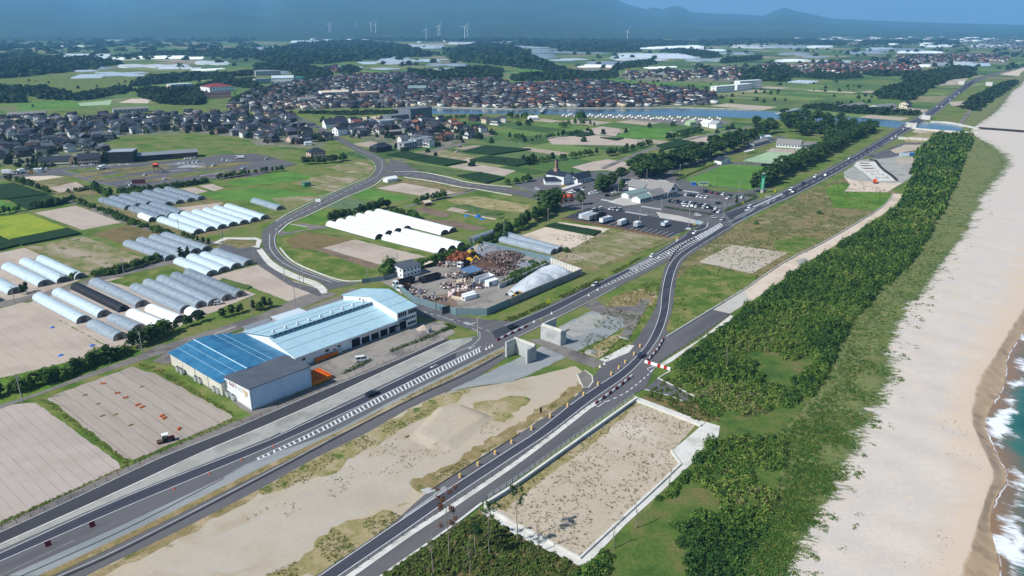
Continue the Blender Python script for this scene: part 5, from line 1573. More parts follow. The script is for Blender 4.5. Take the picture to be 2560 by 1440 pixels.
# ================================================================ scrap yard
def panel_fence(name, label, pts, h, mat, step=2.0, cat='fence', th=.08):
 p = W(pts)
 t = thing(name, label, cat, (*p[0],.03))
 me = MB().box(.01, step - .02,-th / 2, th / 2,0, h).box(0,.08,-th, th, 0, h + .05).mesh('panel', mat)
 for a, b in zip(p, p[1:]):
  L = hypot(b[0] - a[0], b[1] - a[1])
  n = max(1, round(L / step))
  for i in range(n):
   f = i / n
   inst('panel', me, t, (a[0] + (b[0] - a[0]) * f - p[0][0], a[1] + (b[1] - a[1]) * f - p[0][1],0),(0,0, az(a, b)),(L / n / step, 1,1))
 return t
panel_fence('yard_fence', 'blue-grey sheet fence along the street side of the scrap yard', [(985,724),(1012,737),(1035,757),(1090,774),(1140,788),(1217,789)],3.0, 'fence_sheet')
panel_fence('yard_fence', 'dark sheet fence of the scrap yard facing the main road', [(1217,789),(1275,764)],3.1, 'fence_sheet')
panel_fence('yard_wall', 'long grey panel wall holding the gravel beside the main road', [(1275,764),(1360,727),(1453,688)],3.2, 'fence_sheet_grey', 3.0, 'wall', .3)
panel_fence('yard_wall', 'pale concrete panel wall at the far end of the gravel', [(1453,687),(1376,659)],3.0, 'concrete', 2.0, 'wall', .4)
panel_fence('yard_fence', 'blue-grey sheet fence behind the scrap heap', [(1384,656),(1290,634),(1190,612)],2.8, 'fence_sheet')
panel_fence('yard_wall', 'concrete wall between scrap heap and gravel', [(1247,722),(1300,700),(1376,664)],2.4, 'concrete_grey', 2.4, 'wall', .3)
panel_fence('yard_fence', 'low dark fence by the scrap yard office', [(985,695),(960,702),(925,706),(905,709)],2.2, 'fence_sheet')
panel_fence('lot_fence', 'brown fence along the truck park edge', [(1405,548),(1540,572),(1672,597)],1.3, 'wood_brown', 2.5, th=.06)
def gravel_pile():
 a, b, c, d = G(1262,735), G(1372,664), G(1449,691), G(1305,752)
 n, m = 44,18
 V, T = [],[]
 for i in range(n + 1):
  for j in range(m + 1):
   u, v = i / n, j / m
   x = (a[0] * (1 - u) + b[0] * u) * (1 - v) + (d[0] * (1 - u) + c[0] * u) * v
   y = (a[1] * (1 - u) + b[1] * u) * (1 - v) + (d[1] * (1 - u) + c[1] * u) * v
   e = min(1, u * 3.2) * min(1,(1 - u) * 6 + .25)
   s = sin(pi * min(1, max(0, v * .94 + .03))) ** .8
   z = 4.6 * e * s * (0.85 + .22 * noise.noise(Vector((u * 9, v * 2,1))) + .1 * sin(u * 16)) + .25 * noise.noise(Vector((x * .6, y * .6,4)))
   V.append((x, y, max(z, .03) if 0 < i < n and 0 < j < m else .02 + (1.6 * e if j == m or j == 0 else 0)))
 for i in range(n):
  for j in range(m):
   k = i * (m + 1) + j
   T += [(k, k + m + 1, k + m + 2),(k, k + m + 2, k + 1)]
 me = np_mesh('gravel_pile', V, np.array(T)[:, ::-1], 'gravel_pile')
 tag(link(bpy.data.objects.new('gravel_pile', me)), 'long pale grey gravel pile behind the panel wall', 'gravel pile')
gravel_pile()
patch('yard_surface', [(1140,786),(1217,784),(1275,760),(1300,745),(1245,720),(1200,745)], 'waste_sand_grey', .055, rough=.5)
def debris(name, label, blobs, n, cols, seed, size=(.3,1.1)):
 """loose scrap on a mound: shards of every size, joined"""
 r = np.random.default_rng(seed)
 V, T, C = [],[],[]
 for (px, rx, ry, h) in blobs:
  cx, cy = G(*px)
  for i in range(n):
   f, a = math.sqrt(r.uniform()), r.uniform(0,2 * pi)
   x, y = cx + rx * f * cos(a), cy + ry * f * sin(a)
   z = h * (1 - f) ** .8 * r.uniform(.85,1.05) + .1
   s = r.uniform(*size)
   d = np.array([s, s * r.uniform(.3,.9), s * r.uniform(.12,.5)]) / 2
   R = np.array(Matrix.Rotation(r.uniform(0,6.3),3, Vector(r.normal(0,1,3))))
   c = cols[r.integers(len(cols))]
   k = r.uniform(.7,1.3)
   b = len(V)
   for q in ((-1,-1,-1),(1,-1,-1),(1,1,-1),(-1,1,-1),(-1,-1,1),(1,-1,1),(1,1,1),(-1,1,1)):
    p = R @ (np.array(q) * d)
    V.append((x + p[0], y + p[1], max(.05, z + p[2])))
    C.append((c[0] * k, c[1] * k, c[2] * k, 1))
   for q in ((0,2,1),(0,3,2),(4,5,6),(4,6,7),(0,1,5),(0,5,4),(1,2,6),(1,6,5),(2,3,7),(2,7,6),(3,0,4),(3,4,7)):
    T.append(tuple(b + w for w in q))
 me = np_mesh(name, V, T, 'tint_surface', tint=C)
 return tag(link(bpy.data.objects.new(name, me)), label, 'scrap', kind='stuff')
RUSTY = [S(96,72,64), S(84,64,58), S(118,96,88), S(84,66,60), S(150,140,136), S(176,160,156), S(104,100,104), S(70,58,56)]
heap('scrap_heap', 'rusty brown scrap metal heap behind the blue canopy', (1236,662),16,10,3.6, 'rust', rz=.75, seed=11, cat='scrap heap', rough=.6)
debris('scrap_metal', 'loose rusty scrap pieces covering the heap', [((1236,662),16,10,3.8),((1262,640),10,7,2.6),((1225,682),9,6,2.0)],900, RUSTY, 1,(.3,1.3))
heap('scrap_heap', 'pale grey rubble heap under the far excavator', (1205,626),14,8,3.4, 'rubble_grey', rz=.5, seed=12, cat='rubble heap', rough=.5)
heap('scrap_heap', 'bluish crushed metal heap before the hedge', (1318,663),10,6,2.0, 'rubble_grey', rz=.7, seed=13, cat='scrap heap', rough=.5)
debris('scrap_metal', 'bright bluish metal offcuts on the heap by the hedge', [((1318,663),10,6,2.1)],500,[S(150,160,176), S(120,130,148), S(176,182,190), S(96,100,112)],2,(.3,.9))
heap('scrap_heap', 'dark coal-like heap beside the yellow arm', (1197,650),5,4,2.4, 'drain_dark', seed=14, cat='scrap heap')
debris('scrap_metal', 'mixed pale scrap around the blue canopy', [((1160,690),9,5,1.2),((1142,715),9,5,1.0),((1178,715),10,5,1.0),((1120,662),8,4,1.2),((1032,730),6,4,.8),((1075,748),8,3,.8)],130, RUSTY + [S(206,190,184), S(190,176,160), S(60,80,130), S(200,198,196)],3,(.4,1.5))
debris('scrap_metal', 'rusty beams leaning in the back corner of the yard', [((1138,648),8,3,1.6),((1150,640),8,3,1.4)],90,[S(128,74,50), S(112,64,46), S(140,88,62)],4,(1.0,3.5))
flat('canopy_blue', S(92,122,156),.5)
BAG = MB()
for k in range(4):
 BAG.tube((0,0,.25 * k),(0,0,.25 * (k + 1)),(.42,.56,.58,.5)[k],(.56,.58,.5,.25)[k],9)
flat('bulk_bag_pink', S(222,200,198),.8); flat('bulk_bag_cream', S(214,200,176),.8)
BAGS = [BAG.mesh('bulk_bag', m) for m in ('bulk_bag_pink', 'bulk_bag_cream')]
for i in range(26):
 base = [(1126,738),(1136,732),(1150,728),(1160,724)][i % 4]
 r = random.Random(i)
 x, y = G(base[0] + r.uniform(-6,8), base[1] + r.uniform(-5,5))
 tag(inst('bulk_bag', BAGS[0], None, (x, y, .05 + (0.95 if i > 16 else 0)),(r.uniform(-.1,.1), r.uniform(-.1,.1), r.uniform(0,6)),(1.1,1.1,1)), f'pale pink bulk bag, {nth(i + 1)} of the pile beside the white box units', 'bag', 'pink bulk bags in the scrap yard')
for i in range(12):
 r = random.Random(50 + i)
 x, y = G(1150 + r.uniform(-7,14),705 + r.uniform(-5,5))
 tag(inst('bulk_bag', BAGS[1], None, (x, y, .05),(0,0, r.uniform(0,6))), f'cream bulk bag, {nth(i + 1)} of those before the blue scrap yard canopy', 'bag', 'cream bulk bags by the canopy')
heap('scrap_heap', 'dark red scrap heap in the concrete pen', (1155,736),4.5,2.6,1.8, 'rust', rz=.6, seed=15, cat='scrap heap', rough=.6)
t, ln = front('yard_office', 'two-storey cream office with dark sloping roof in the scrap yard', (1008,697),(1052,684),6.5,4.6,5.4, 'white_wall', 'roof_slate', 'shed', wins=(5,2), win_size=(.9,.9), side=2)
tc = thing('steel_canopy', 'open steel canopy with flat blue roof in the scrap yard', 'canopy', (*G(1175,706),.05), radians(45))
for x in (0.4,7.6):
 for y in (.4,6.6):
  MB().box(x - .12, x + .12, y - .12, y + .12,0,4.2).build('post', 'metal_dark', tc)
MB().prism_x([(0,4.2),(7,4.5),(7,4.7),(0,4.4)],0,8).build('roof', 'canopy_blue', tc)
MB().box(.6,7.4,6.0,6.3,0,2.2).build('back_wall', 'concrete_grey', tc)
t = thing('open_bay', 'white block bay open to the sky in the scrap yard', 'enclosure', (*G(1200,712),.05), radians(43))
for b in ((0,9,0,.3),(0,9,4,4.3),(8.7,9,.3,4)):
 MB().box(*b, 0,2.6).build('bay_wall', 'white_wall', t)
t = thing('tin_shed', 'small white flat-roofed shed behind the bulk bags', 'shed', (*G(1222,719),.05), radians(43))
MB().box(0,6,0,2.6,0,2.5).build('wall', 'white_wall', t); MB().box(-.1,6.1,-.1,2.7,2.5,2.65).build('roof', 'white_wall', t); window(t, 1.2,0,1.3,1.2,1.6)
t = thing('tin_shelter', 'low shelter with two pale roof sheets among bushes', 'shelter', (*G(1062,672),.05), radians(40))
MB().prism_y([(0,1.8),(5,2.3),(5,2.45),(0,1.95)],0,3).build('roof', 'bulk_bag_cream', t)
for x, y in ((.2,.2),(4.8,.2),(.2,2.8),(4.8,2.8)):
 MB().tube((x, y, 0),(x, y, 1.85),.07, n=5).build('post', 'wood_brown', t)
t = thing('white_trailer', 'two white box units parked side by side in the scrap yard', 'container', (*G(1163,754),.05), radians(42))
for k, (x, y) in enumerate(((0,0),(1.2,2.2))):
 MB().box(x, x + 6.5, y, y + 1.9,.2,2.0).build('box_body', 'white_wall', t)
 MB().box(x - .03, x, y + .4, y + 1.5,.7,1.6).build('hatch', 'glass_dark', t)
t = thing('block_pen', 'cream concrete pen beside the pink bags', 'pen', (*G(1128,746),.05), radians(-25))
MB().box(0,5.5,0,.5,0,1.1).build('pen_wall', 'bulk_bag_cream', t); MB().box(5.0,5.5,.5,2.5,0,1.1).build('pen_wall', 'bulk_bag_cream', t)
# ================================================================ vehicles
PAINT = {'white': S(232,234,236), 'silver': S(176,180,184), 'black': S(26,26,32), 'navy': S(30,38,66), 'grey': S(96,98,104), 'red': S(120,26,34), 'blue': S(60,100,150), 'yellow': S(226,190,30), 'teal': S(70,150,160), 'brown': S(90,56,50), 'green': S(96,130,110), 'orange': S(190,92,56), 'beige': S(206,194,172)}
for k, c in PAINT.items():
 m, nt, b = base_mat('car_' + k, 0.3,0.5)
 b.inputs['Base Color'].default_value = c
 b.inputs['Coat Weight'].default_value = 0.5
flat('car_glass', S(24,30,38),0.1,0.7); flat('tyre', S(28,28,30),0.9)
def car_meshes(kind):
 if kind == 'van':
  L, Wd, H = 4.6,1.75,1.95
  body = [(-2.3,.3),(2.25,.3),(2.3,.7),(2.1,1.0),(1.6,1.08),(-2.3,1.08)]
  cab = [(-2.27,1.08),(1.65,1.08),(1.1,1.82),(-2.15,1.85)]
  roof = [(-2.2,1.85),(1.1,1.82),(.95,1.93),(-2.1,1.96)]
 elif kind == 'sedan':
  L, Wd, H = 4.5,1.72,1.45
  body = [(-2.25,.3),(2.2,.3),(2.25,.62),(2.0,.8),(1.0,.92),(-1.5,.92),(-2.2,.86)]
  cab = [(-1.75,.92),(1.1,.92),(.35,1.38),(-1.05,1.4)]
  roof = [(-1.08,1.4),(.36,1.38),(.25,1.46),(-.95,1.47)]
 else:
  L, Wd, H = 4.0,1.7,1.55
  body = [(-2.0,.3),(1.95,.3),(2.0,.65),(1.75,.88),(.95,.98),(-1.95,.98)]
  cab = [(-1.92,.98),(1.0,.98),(.4,1.5),(-1.6,1.54)]
  roof = [(-1.63,1.54),(.4,1.5),(.28,1.59),(-1.5,1.63)]
 h = Wd / 2
 b = MB().prism_y(body, -h, h)
 c = MB()
 n = len(cab)
 def wd(z): return h - .04 - .16 * max(0,(z - cab[0][1]) / (cab[-1][1] - cab[0][1]))
 vs = [(x, -wd(z), z) for x, z in cab] + [(x, wd(z), z) for x, z in cab]
 fs = [tuple(range(n)), tuple(range(2 * n - 1, n - 1,-1))] + [((i + 1) % n, i, n + i, n + (i + 1) % n) for i in range(n)]
 c.add(vs, fs)
 k = wd(cab[-1][1])
 r = MB().prism_y(roof, -k, k)
 zc, zt = cab[0][1], cab[-1][1]
 for px in ((cab[0][0] + cab[3][0]) / 2 + .12,-.35):      # pillars
  r.add([(px - .06,-h + .03, zc),(px + .06,-h + .03, zc),(px + .06,-k - .01, zt),(px - .06,-k - .01, zt)],[(0,1,2,3)])
  r.add([(px - .06, h - .03, zc),(px + .06, h - .03, zc),(px + .06, k + .01, zt),(px - .06, k + .01, zt)],[(3,2,1,0)])
 w = MB().tube((0,-.11,0),(0,.11,0),.32, n=10)
 return {'body': b, 'cabin': c, 'roof': r, 'wheel': w.mesh('wheel', 'tyre'), 'wx': L * .31, 'wy': h - .1}
CARS = {}
for k in ('van', 'sedan', 'hatch'):
 d = car_meshes(k)
 CARS[k] = {'cabin': d['cabin'].mesh('cabin', 'car_glass'), 'wheel': d['wheel'], 'wx': d['wx'], 'wy': d['wy'], 'b': d['body'].mesh('body', 'car_white'), 'r': d['roof'].mesh('roof', 'car_white')}
 me = CARS[k]['b']
def car(px, py, heading, kind, colour, label, group=None, z=.13, name=None, world=None):
 x, y = world or G(px, py)
 t = thing({'van': 'parked_van', 'sedan': 'parked_car', 'hatch': 'parked_car'}[kind] if name is None else name, label, 'van' if kind == 'van' else 'car', (x, y, z), heading, group)
 c = CARS[kind]
 inst('body', c['b'], t, mat='car_' + colour)
 inst('cabin', c['cabin'], t)
 inst('roof', c['r'], t, mat='car_' + colour)
 for sx in (-1,1):
  for sy in (-1,1):
   inst('wheel', c['wheel'], t, (sx * c['wx'], sy * c['wy'],.32))
 return t
RD = radians(48)
car(931,988, RD, 'sedan', 'black', 'black car driving beside the hatched median', name='car')
car(1281,820, RD, 'sedan', 'black', 'black car at the side street junction', name='car')
car(1604,892, radians(57), 'hatch', 'navy', 'dark blue car on the curved new road', name='car')
car(1488,715, RD + pi, 'hatch', 'silver', 'silver car on the main road near the yellow board', name='car')
car(1632,642, RD, 'hatch', 'white', 'white and dark car driving over the painted lettering', name='car')
car(1737,585, RD + pi, 'hatch', 'white', 'white car where the two roads divide', name='car')
car(1806,551, RD + pi, 'hatch', 'silver', 'silver car entering the junction by the road station', name='car')
car(1784,546, radians(-15), 'hatch', 'silver', 'silver car waiting at the station exit', name='car')
car(1744,540, radians(-12), 'hatch', 'white', 'white car leaving the station on the exit road', name='car')
car(1875,520, RD, 'van', 'white', 'white van on the main road beside the hedge', name='van')
car(905,903, radians(20), 'van', 'white', 'white van parked in the packing hall yard', name='van')
car(1923,510, RD, 'hatch', 'silver', 'silver car under the frame sign', name='car')
far_cars = [(1978,476, 'white', 1),(1983,483, 'navy', 0),(2008,461, 'navy', 1),(2038,444, 'white', 1),(2064,440, 'white', 0),(2123,398, 'white', 1),(2166,378, 'black', 1),(2201,364, 'black', 0),(2230,348, 'white', 0),(2240,342, 'white', 0),
   (2258,324, 'white', 1),(2290,302, 'grey', 1),(2298,294, 'white', 0),(2330,279, 'grey', 1),(2342,268, 'white', 1),(2354,268, 'white', 0),(2375,250, 'white', 0),(2388,242, 'white', 0),(2398,234, 'white', 1),(2470,194, 'silver', 0),(2490,186, 'silver', 1)]
for i, (x, y, c, d) in enumerate(far_cars):
 car(x, y, radians(50) + pi * d, 'hatch' if i % 3 else 'van', c, f'{c} car on the coast road beyond the station, {nth(i + 1)} from the near end', 'cars on the coast road', name='car')
def carrow(pts, n, cols, heading, where, group, seed, miss=()):
 r = random.Random(seed)
 p = W(pts)
 k = 0
 for i in range(n):
  if i in miss: continue
  f = i / max(1, n - 1)
  x, y = p[0][0] + (p[1][0] - p[0][0]) * f, p[0][1] + (p[1][1] - p[0][1]) * f
  kind = r.choice(['hatch', 'hatch', 'van', 'sedan'])
  c = cols[i % len(cols)]
  k += 1
  car(0,0, heading + r.uniform(-.04,.04) + (pi if r.random() < .4 else 0), kind, c, f'{c} {"van" if kind == "van" else "car"}, {nth(k)} in the {where}', group, world=(x, y))
WB = ['white', 'silver', 'black', 'white', 'navy', 'grey', 'white', 'black', 'red', 'white', 'teal', 'silver', 'black', 'brown']
GP = 'cars in the road station car park'
carrow([(1716,489),(1765,496)],6,['white', 'navy', 'black', 'white', 'white', 'white'], radians(50), 'back row of the hedged car park', GP, 1)
carrow([(1675,505),(1770,518)],12,['black', 'navy', 'black', 'navy', 'white', 'black', 'white', 'black', 'navy', 'black', 'white', 'black'], radians(52), 'long row by the planted strip', GP, 2)
carrow([(1712,516),(1790,524)],9,['white', 'white', 'teal', 'white', 'white', 'silver', 'black', 'navy', 'white'], radians(52), 'row nearest the clipped hedge', GP, 3, miss=(4,))
carrow([(1785,531),(1797,532)],2,['black', 'white'], radians(52), 'hedge corner pair', GP, 4)
carrow([(1764,481),(1855,496)],7,['navy', 'red', 'red', 'white', 'navy', 'green', 'white'], radians(48), 'row along the sports ground side', GP, 5)
carrow([(1820,498),(1795,510)],2,['white', 'black'], radians(45), 'middle of the hedged car park', GP, 6)
carrow([(1425,483),(1455,476)],5,['white', 'white', 'black', 'navy', 'white'], radians(-35), 'row under the long white awning', GP, 7)
carrow([(1478,485),(1520,475)],7,['white', 'white', 'white', 'navy', 'red', 'black', 'grey'], radians(20), 'middle of the front car park', GP, 8)
carrow([(1480,487),(1498,484)],2,['white', 'silver'], radians(15), 'near edge of the front car park', GP, 9)
carrow([(1523,464),(1538,468)],2,['white', 'white'], radians(15), 'pair beside the lone pine', GP, 10)
carrow([(1508,459),(1530,454)],4,['black', 'grey', 'silver', 'black'], radians(25), 'shade of the big pines', GP, 11)
carrow([(1556,456),(1572,460)],3,['silver', 'black', 'white'], radians(25), 'row behind the lone pine', GP, 12)
carrow([(1575,472),(1600,460)],4,['white', 'silver', 'orange', 'white'], radians(20), 'strip behind the station roof', GP, 13)
carrow([(1519,491),(1535,484)],2,['black', 'white'], radians(15), 'corner by the teal roof', GP, 14)
carrow([(1623,452),(1632,450)],2,['white', 'navy'], radians(20), 'lot under the roadside pines', GP, 15)
carrow([(1484,529),(1500,525)],3,['silver', 'brown', 'white'], radians(45), 'row above the truck park', GP, 16)
carrow([(1528,524),(1548,527)],3,['white', 'silver', 'silver'], radians(45), 'row by the crossing', GP, 17)
car(1450,540, radians(-10), 'sedan', 'navy', 'dark car alone in the truck park', GP)
car(1410,468, radians(0), 'sedan', 'yellow', 'yellow car in front of the small dark-roofed shop', GP)
car(1343,475, radians(-10), 'hatch', 'white', 'white car at the street edge before the shop', GP)
DS = [(186,417),(209,415),(229,413.5),(278,416),(300,414),(320,413),(362,439),(411,449),(322,462),(330,464),(557,401),(568,403),(578,405),(610,422),(466,398),(472,397.5),(480,397),(488,396),(452,409),(459,409),(465,409),(473,408.5),(485,407),(495,406),(535,415)]
for i, (x, y) in enumerate(DS):
 car(x, y, radians(8 if i < 6 else [20,60,95,130][i % 4] if i < 14 else 70), 'sedan', 'white', f'white training car, {nth(i + 1)} on the driving school ground', 'training cars at the driving school')
for i, (x, y, c) in enumerate([(10,430, 'white'),(20,428, 'white'),(48,431, 'silver'),(60,424, 'black'),(72,423, 'grey'),(92,425, 'white'),(105,425, 'silver'),(118,424, 'white')]):
 car(x, y, radians(100), 'hatch' if i % 2 else 'van', c, f'{c} car at the end of the driving school, {nth(i + 1)} in the side lot', 'cars in the side lot of the driving school')
for i, (x, y, c) in enumerate([(546,761, 'white'),(1150,368, 'navy'),(1075,365, 'grey'),(1083,364, 'navy'),(1097,360, 'black'),(1143,381, 'beige'),(665,399, 'silver'),(2180,392, 'grey')]):
 car(x, y, radians(30 + 40 * i), 'hatch', c, f'{c} car parked {["among the tunnel greenhouses", "by the grey apartments", "behind the grey apartments", "beside the flats", "at the street corner by the flats", "on the track between crops", "in the gravel lot", "at the site entrance"][i]}', 'scattered parked cars')
def wheels(t, xs, y, r=.48):
 me = MB().tube((0,-.16,0),(0,.16,0), r, n=10).mesh('wheel', 'tyre')
 for x in xs:
  for s in (-1,1):
   inst('wheel', me, t, (x, s * y, r))
def truck(px, py, heading, label, cab, box, kind='box', L=8.5, group=None, name='truck'):
 x, y = G(px, py)
 t = thing(name, label, 'truck', (x, y, .1), heading, group)
 MB().prism_y([(L / 2 - 2.0,.6),(L / 2,.6),(L / 2 + .05,1.6),(L / 2 - .2,2.75),(L / 2 - 2.0,2.8)],-1.2,1.2).build('cab', cab, t)
 w = MB().add([(L / 2 + .07,-1.05,1.62),(L / 2 + .07,1.05,1.62),(L / 2 - .15,1.0,2.6),(L / 2 - .15,-1.0,2.6)],[(0,1,2,3)])
 for s in (-1,1):
  w.add([(L / 2 - 1.4, s * 1.22,1.6),(L / 2 - .1, s * 1.22,1.6),(L / 2 - .35, s * 1.22,2.5),(L / 2 - 1.4, s * 1.22,2.5)],[(0,1,2,3) if s < 0 else (3,2,1,0)])
 w.build('windscreen', 'car_glass', t)
 MB().box(-L / 2, L / 2 - 1.9,-.5,.5,.6,.95).build('chassis', 'metal_dark', t)
 if kind == 'box':
  MB().box(-L / 2, L / 2 - 2.3,-1.22,1.22,.96,3.5).build('cargo_box', box, t)
  MB().box(-L / 2 - .02,-L / 2,-1.1,1.1,1.05,3.4).build('rear_door', 'metal_light', t)
 elif kind == 'dump':
  b = MB()
  for q in ((-L / 2, L / 2 - 2.3,-1.22,-1.1),(-L / 2, L / 2 - 2.3,1.1,1.22),(-L / 2,-L / 2 + .1,-1.1,1.1),(L / 2 - 2.4, L / 2 - 2.3,-1.1,1.1)):
   b.box(*q, 1.0,2.7)
  b.box(-L / 2, L / 2 - 2.3,-1.1,1.1,.96,1.15)
  b.build('dump_body', box, t)
 elif kind == 'open':
  b = MB()
  for q in ((-L / 2, L / 2 - 2.3,-1.22,-1.12),(-L / 2, L / 2 - 2.3,1.12,1.22),(-L / 2,-L / 2 + .1,-1.12,1.12),(L / 2 - 2.4, L / 2 - 2.3,-1.12,1.12)):
   b.box(*q, .96,3.4)
  b.box(-L / 2, L / 2 - 2.3,-1.12,1.12,.96,1.2)
  b.build('open_box', box, t)
 wheels(t, [L / 2 - 1.1,-L / 2 + 1.0,-L / 2 + 2.2],1.05)
 return t
truck(1515,556, radians(50), 'white open-top trailer truck in the truck park', 'car_white', 'white_wall', 'open', 11)
truck(1557,563, radians(52), 'white box truck in the middle of the truck park', 'car_navy', 'white_wall', 'box', 9)
truck(1594,568, radians(52), 'short white box truck in the truck park', 'car_white', 'white_wall', 'box', 6)
truck(1662,566, radians(55), 'white truck tractor unit with cream body near the lot corner', 'car_white', 'wall_pale_blue', 'dump', 6.5)
t = thing('cargo_trailer', 'long parked trailer with dark open top in the truck park', 'trailer', (*G(1490,553),.1), radians(50))
b = MB()
for q in ((0,11,0,.12),(0,11,2.4,2.52),(0,.12,.12,2.4),(10.9,11,.12,2.4)): b.box(*q, 1,3.4)
b.build('side_wall', 'metal_dark', t); MB().box(0,11,.12,2.4,.9,1.1).build('floor_pan', 'metal_dark', t); wheels(t, [1,2.2,9],1.2)
t = thing('cargo_trailer', 'grey silver box trailers parked side by side by the truck park fence', 'trailer', (*G(1454,551),.1), radians(50))
for k in range(3):
 MB().box(0,10, k * 2.6 - 5.4, k * 2.6 - 5.4 + 2.5,.8,3.4).build('cargo_box', 'metal_light' if k < 2 else 'wall_pale_blue', t)
truck(1010,712, radians(225), 'white-cab dump truck with long black body in the scrap yard', 'car_white', 'metal_dark', 'dump', 11)
truck(1075,702, radians(222), 'black articulated truck with scrap load in the scrap yard', 'car_black', 'metal_dark', 'dump', 11)
truck(1159,667, radians(235), 'dark box truck near the yellow arm in the scrap yard', 'car_white', 'metal_dark', 'dump', 7)
truck(1010,727, radians(225), 'small rusty dump truck before the white-cab truck', 'car_white', 'wood_brown', 'dump', 6)
truck(255,424, radians(240), 'white training truck on the driving school ground', 'car_white', 'white_wall', 'box', 6.5)
truck(22,436, radians(10), 'pale coach parked at the end of the driving school', 'car_white', 'white_wall', 'box', 9)
truck(51,434, radians(250), 'white bus by the driving school side lot', 'car_silver', 'white_wall', 'box', 7)
truck(600,397, radians(190), 'white flatbed truck by the gravel lot beyond the driving school', 'car_white', 'white_wall', 'dump', 7)
truck(2310,291, radians(50), 'white truck crossing the river bridge', 'car_white', 'white_wall', 'box', 8)
def tracked_dumper():
 t = thing('dump_truck', 'orange dump truck at the edge of the shore construction site', 'truck', (*G(2187,458),.1), radians(70))
 MB().box(-3,1.6,-1.2,1.2,1.1,1.3).box(-3,1.6,-1.2,-1.05,1.3,2.3).box(-3,1.6,1.05,1.2,1.3,2.3).box(1.5,1.6,-1.05,1.05,1.3,2.4).build('dump_body', 'orange_roof', t)
 MB().prism_y([(1.7,.6),(3.4,.6),(3.3,1.6),(3.0,2.6),(1.7,2.6)],-1.15,1.15).build('cab', 'orange_roof', t)
 MB().box(-3,3.2,-.5,.5,.6,1.0).build('chassis', 'metal_dark', t)
 wheels(t, [-2.2,-1.0,2.5],1.0)
tracked_dumper()
def excavator(px, py, heading, label, arm=(3.2,4.2,5.6,.8), arm_mat='yellow_machine', z=.1):
 t = thing('excavator', label, 'excavator', (*G(px, py), z), heading)
 for s in (-1,1):
  MB().prism_y([(-1.9,.1),(1.9,.1),(2.2,.45),(1.9,.85),(-1.9,.85),(-2.2,.45)], s * 1.2 - .3, s * 1.2 + .3).build('track', 'tyre', t)
 MB().prism_y([(-1.9,1.0),(1.4,1.0),(1.4,1.7),(-.6,2.2),(-1.9,2.1)],-1.25,1.25).build('house', arm_mat, t)
 MB().box(.1,1.5,.25,1.2,1.7,2.8).build('cab', 'car_glass', t)
 MB().tube((0,0,.7),(0,0,1.05),.8, n=10).build('turntable', 'metal_dark', t)
 x1, z1, x2, z2 = arm
 MB().prism_y([(1.0,1.4),(1.3,1.8),(x1, z1 + .35),(x1 + .2, z1),(x1 - .1, z1 - .35)],-.75,-.3).build('boom', arm_mat, t)
 MB().prism_y([(x1 - .3, z1 + .3),(x1 + .2, z1 + .2),(x2 + .15, z2 + .5),(x2 - .15, z2 + .4)],-.7,-.35).build('stick', arm_mat, t)
 MB().prism_y([(x2 - .5, z2 - .4),(x2 + .3, z2 - .5),(x2 + .2, z2 + .5),(x2 - .3, z2 + .5)],-.95,-.1).build('bucket', 'metal_dark', t)
flat('yellow_machine', S(196,160,60),.5); flat('yellow_bright', S(238,192,24),.45); flat('white_machine', S(220,220,214),.5)
excavator(1180,643, radians(40), 'weathered yellow excavator with raised arm on the rubble heap', (3.4,5.0,6.0,1.2), z=1.6)
excavator(1177,658, radians(-25), 'bright yellow armed excavator beside the rusty heap', (3.2,4.0,6.0,1.0), 'yellow_bright', z=.4)
excavator(1294,743, radians(215), 'yellow excavator reaching over the panel wall at the gravel pile', (3.0,3.2,5.4,2.2), 'yellow_machine')
excavator(943,297, radians(190), 'small excavator on the levelled site by the river', (3,4,5.5,.8))
excavator(925,297, radians(100), 'second small excavator on the levelled site', (2.6,3.4,4.6,.8))
def tractor():
 t = thing('tractor', 'small dark red tractor with white roof working the field', 'tractor', (*G(421,1103),.06), radians(30))
 MB().prism_y([(-.3,.6),(1.7,.6),(1.75,1.15),(1.5,1.3),(-.3,1.3)],-.4,.4).build('bonnet', 'maroon_plastic', t)
 MB().box(-1.2,-.1,-.6,.6,.8,1.3).build('seat_deck', 'metal_dark', t)
 for x in (-1.2,.0):
  for s in (-.6,.6):
   MB().tube((x, s, 1.2),(x, s, 2.3),.05, n=4).build('cab_post', 'metal_dark', t)
 MB().box(-1.5,.25,-.8,.8,2.3,2.42).build('roof', 'white_plastic', t)
 me = MB().tube((0,-.2,0),(0,.2,0),.7, n=12).mesh('wheel', 'tyre')
 for s in (-.75,.75):
  inst('wheel', me, t, (-.8, s, .7)); inst('wheel', me, t, (1.3, s * .8,.42), scale=(.6,.8,.6))
 MB().box(-2.9,-1.7,-.9,.9,.25,.7).tube((-1.8,0,.5),(-1.0,0,.8),.08, n=5).build('rotary_tiller', 'rust', t)
tractor()
for i, p in enumerate([(251,962),(287,986),(308,998),(339,1016),(351,1022),(401,1044),(408,1050),(446,1077)]):
 t = thing('crate_pair', f'pair of orange crates on the tilled field, {nth(i + 1)} from the lane', 'crate', (*G(*p),.05), radians(20 + i * 9), 'orange crates in the field')
 for x in (0,.85):
  MB().box(x, x + .7,0,.5,0,.06).box(x, x + .7,0,.05,.06,.4).box(x, x + .7,.45,.5,.06,.4).box(x, x + .05,.05,.45,.06,.4).box(x + .65, x + .7,.05,.45,.06,.4).build('crate', 'orange_crate', t)
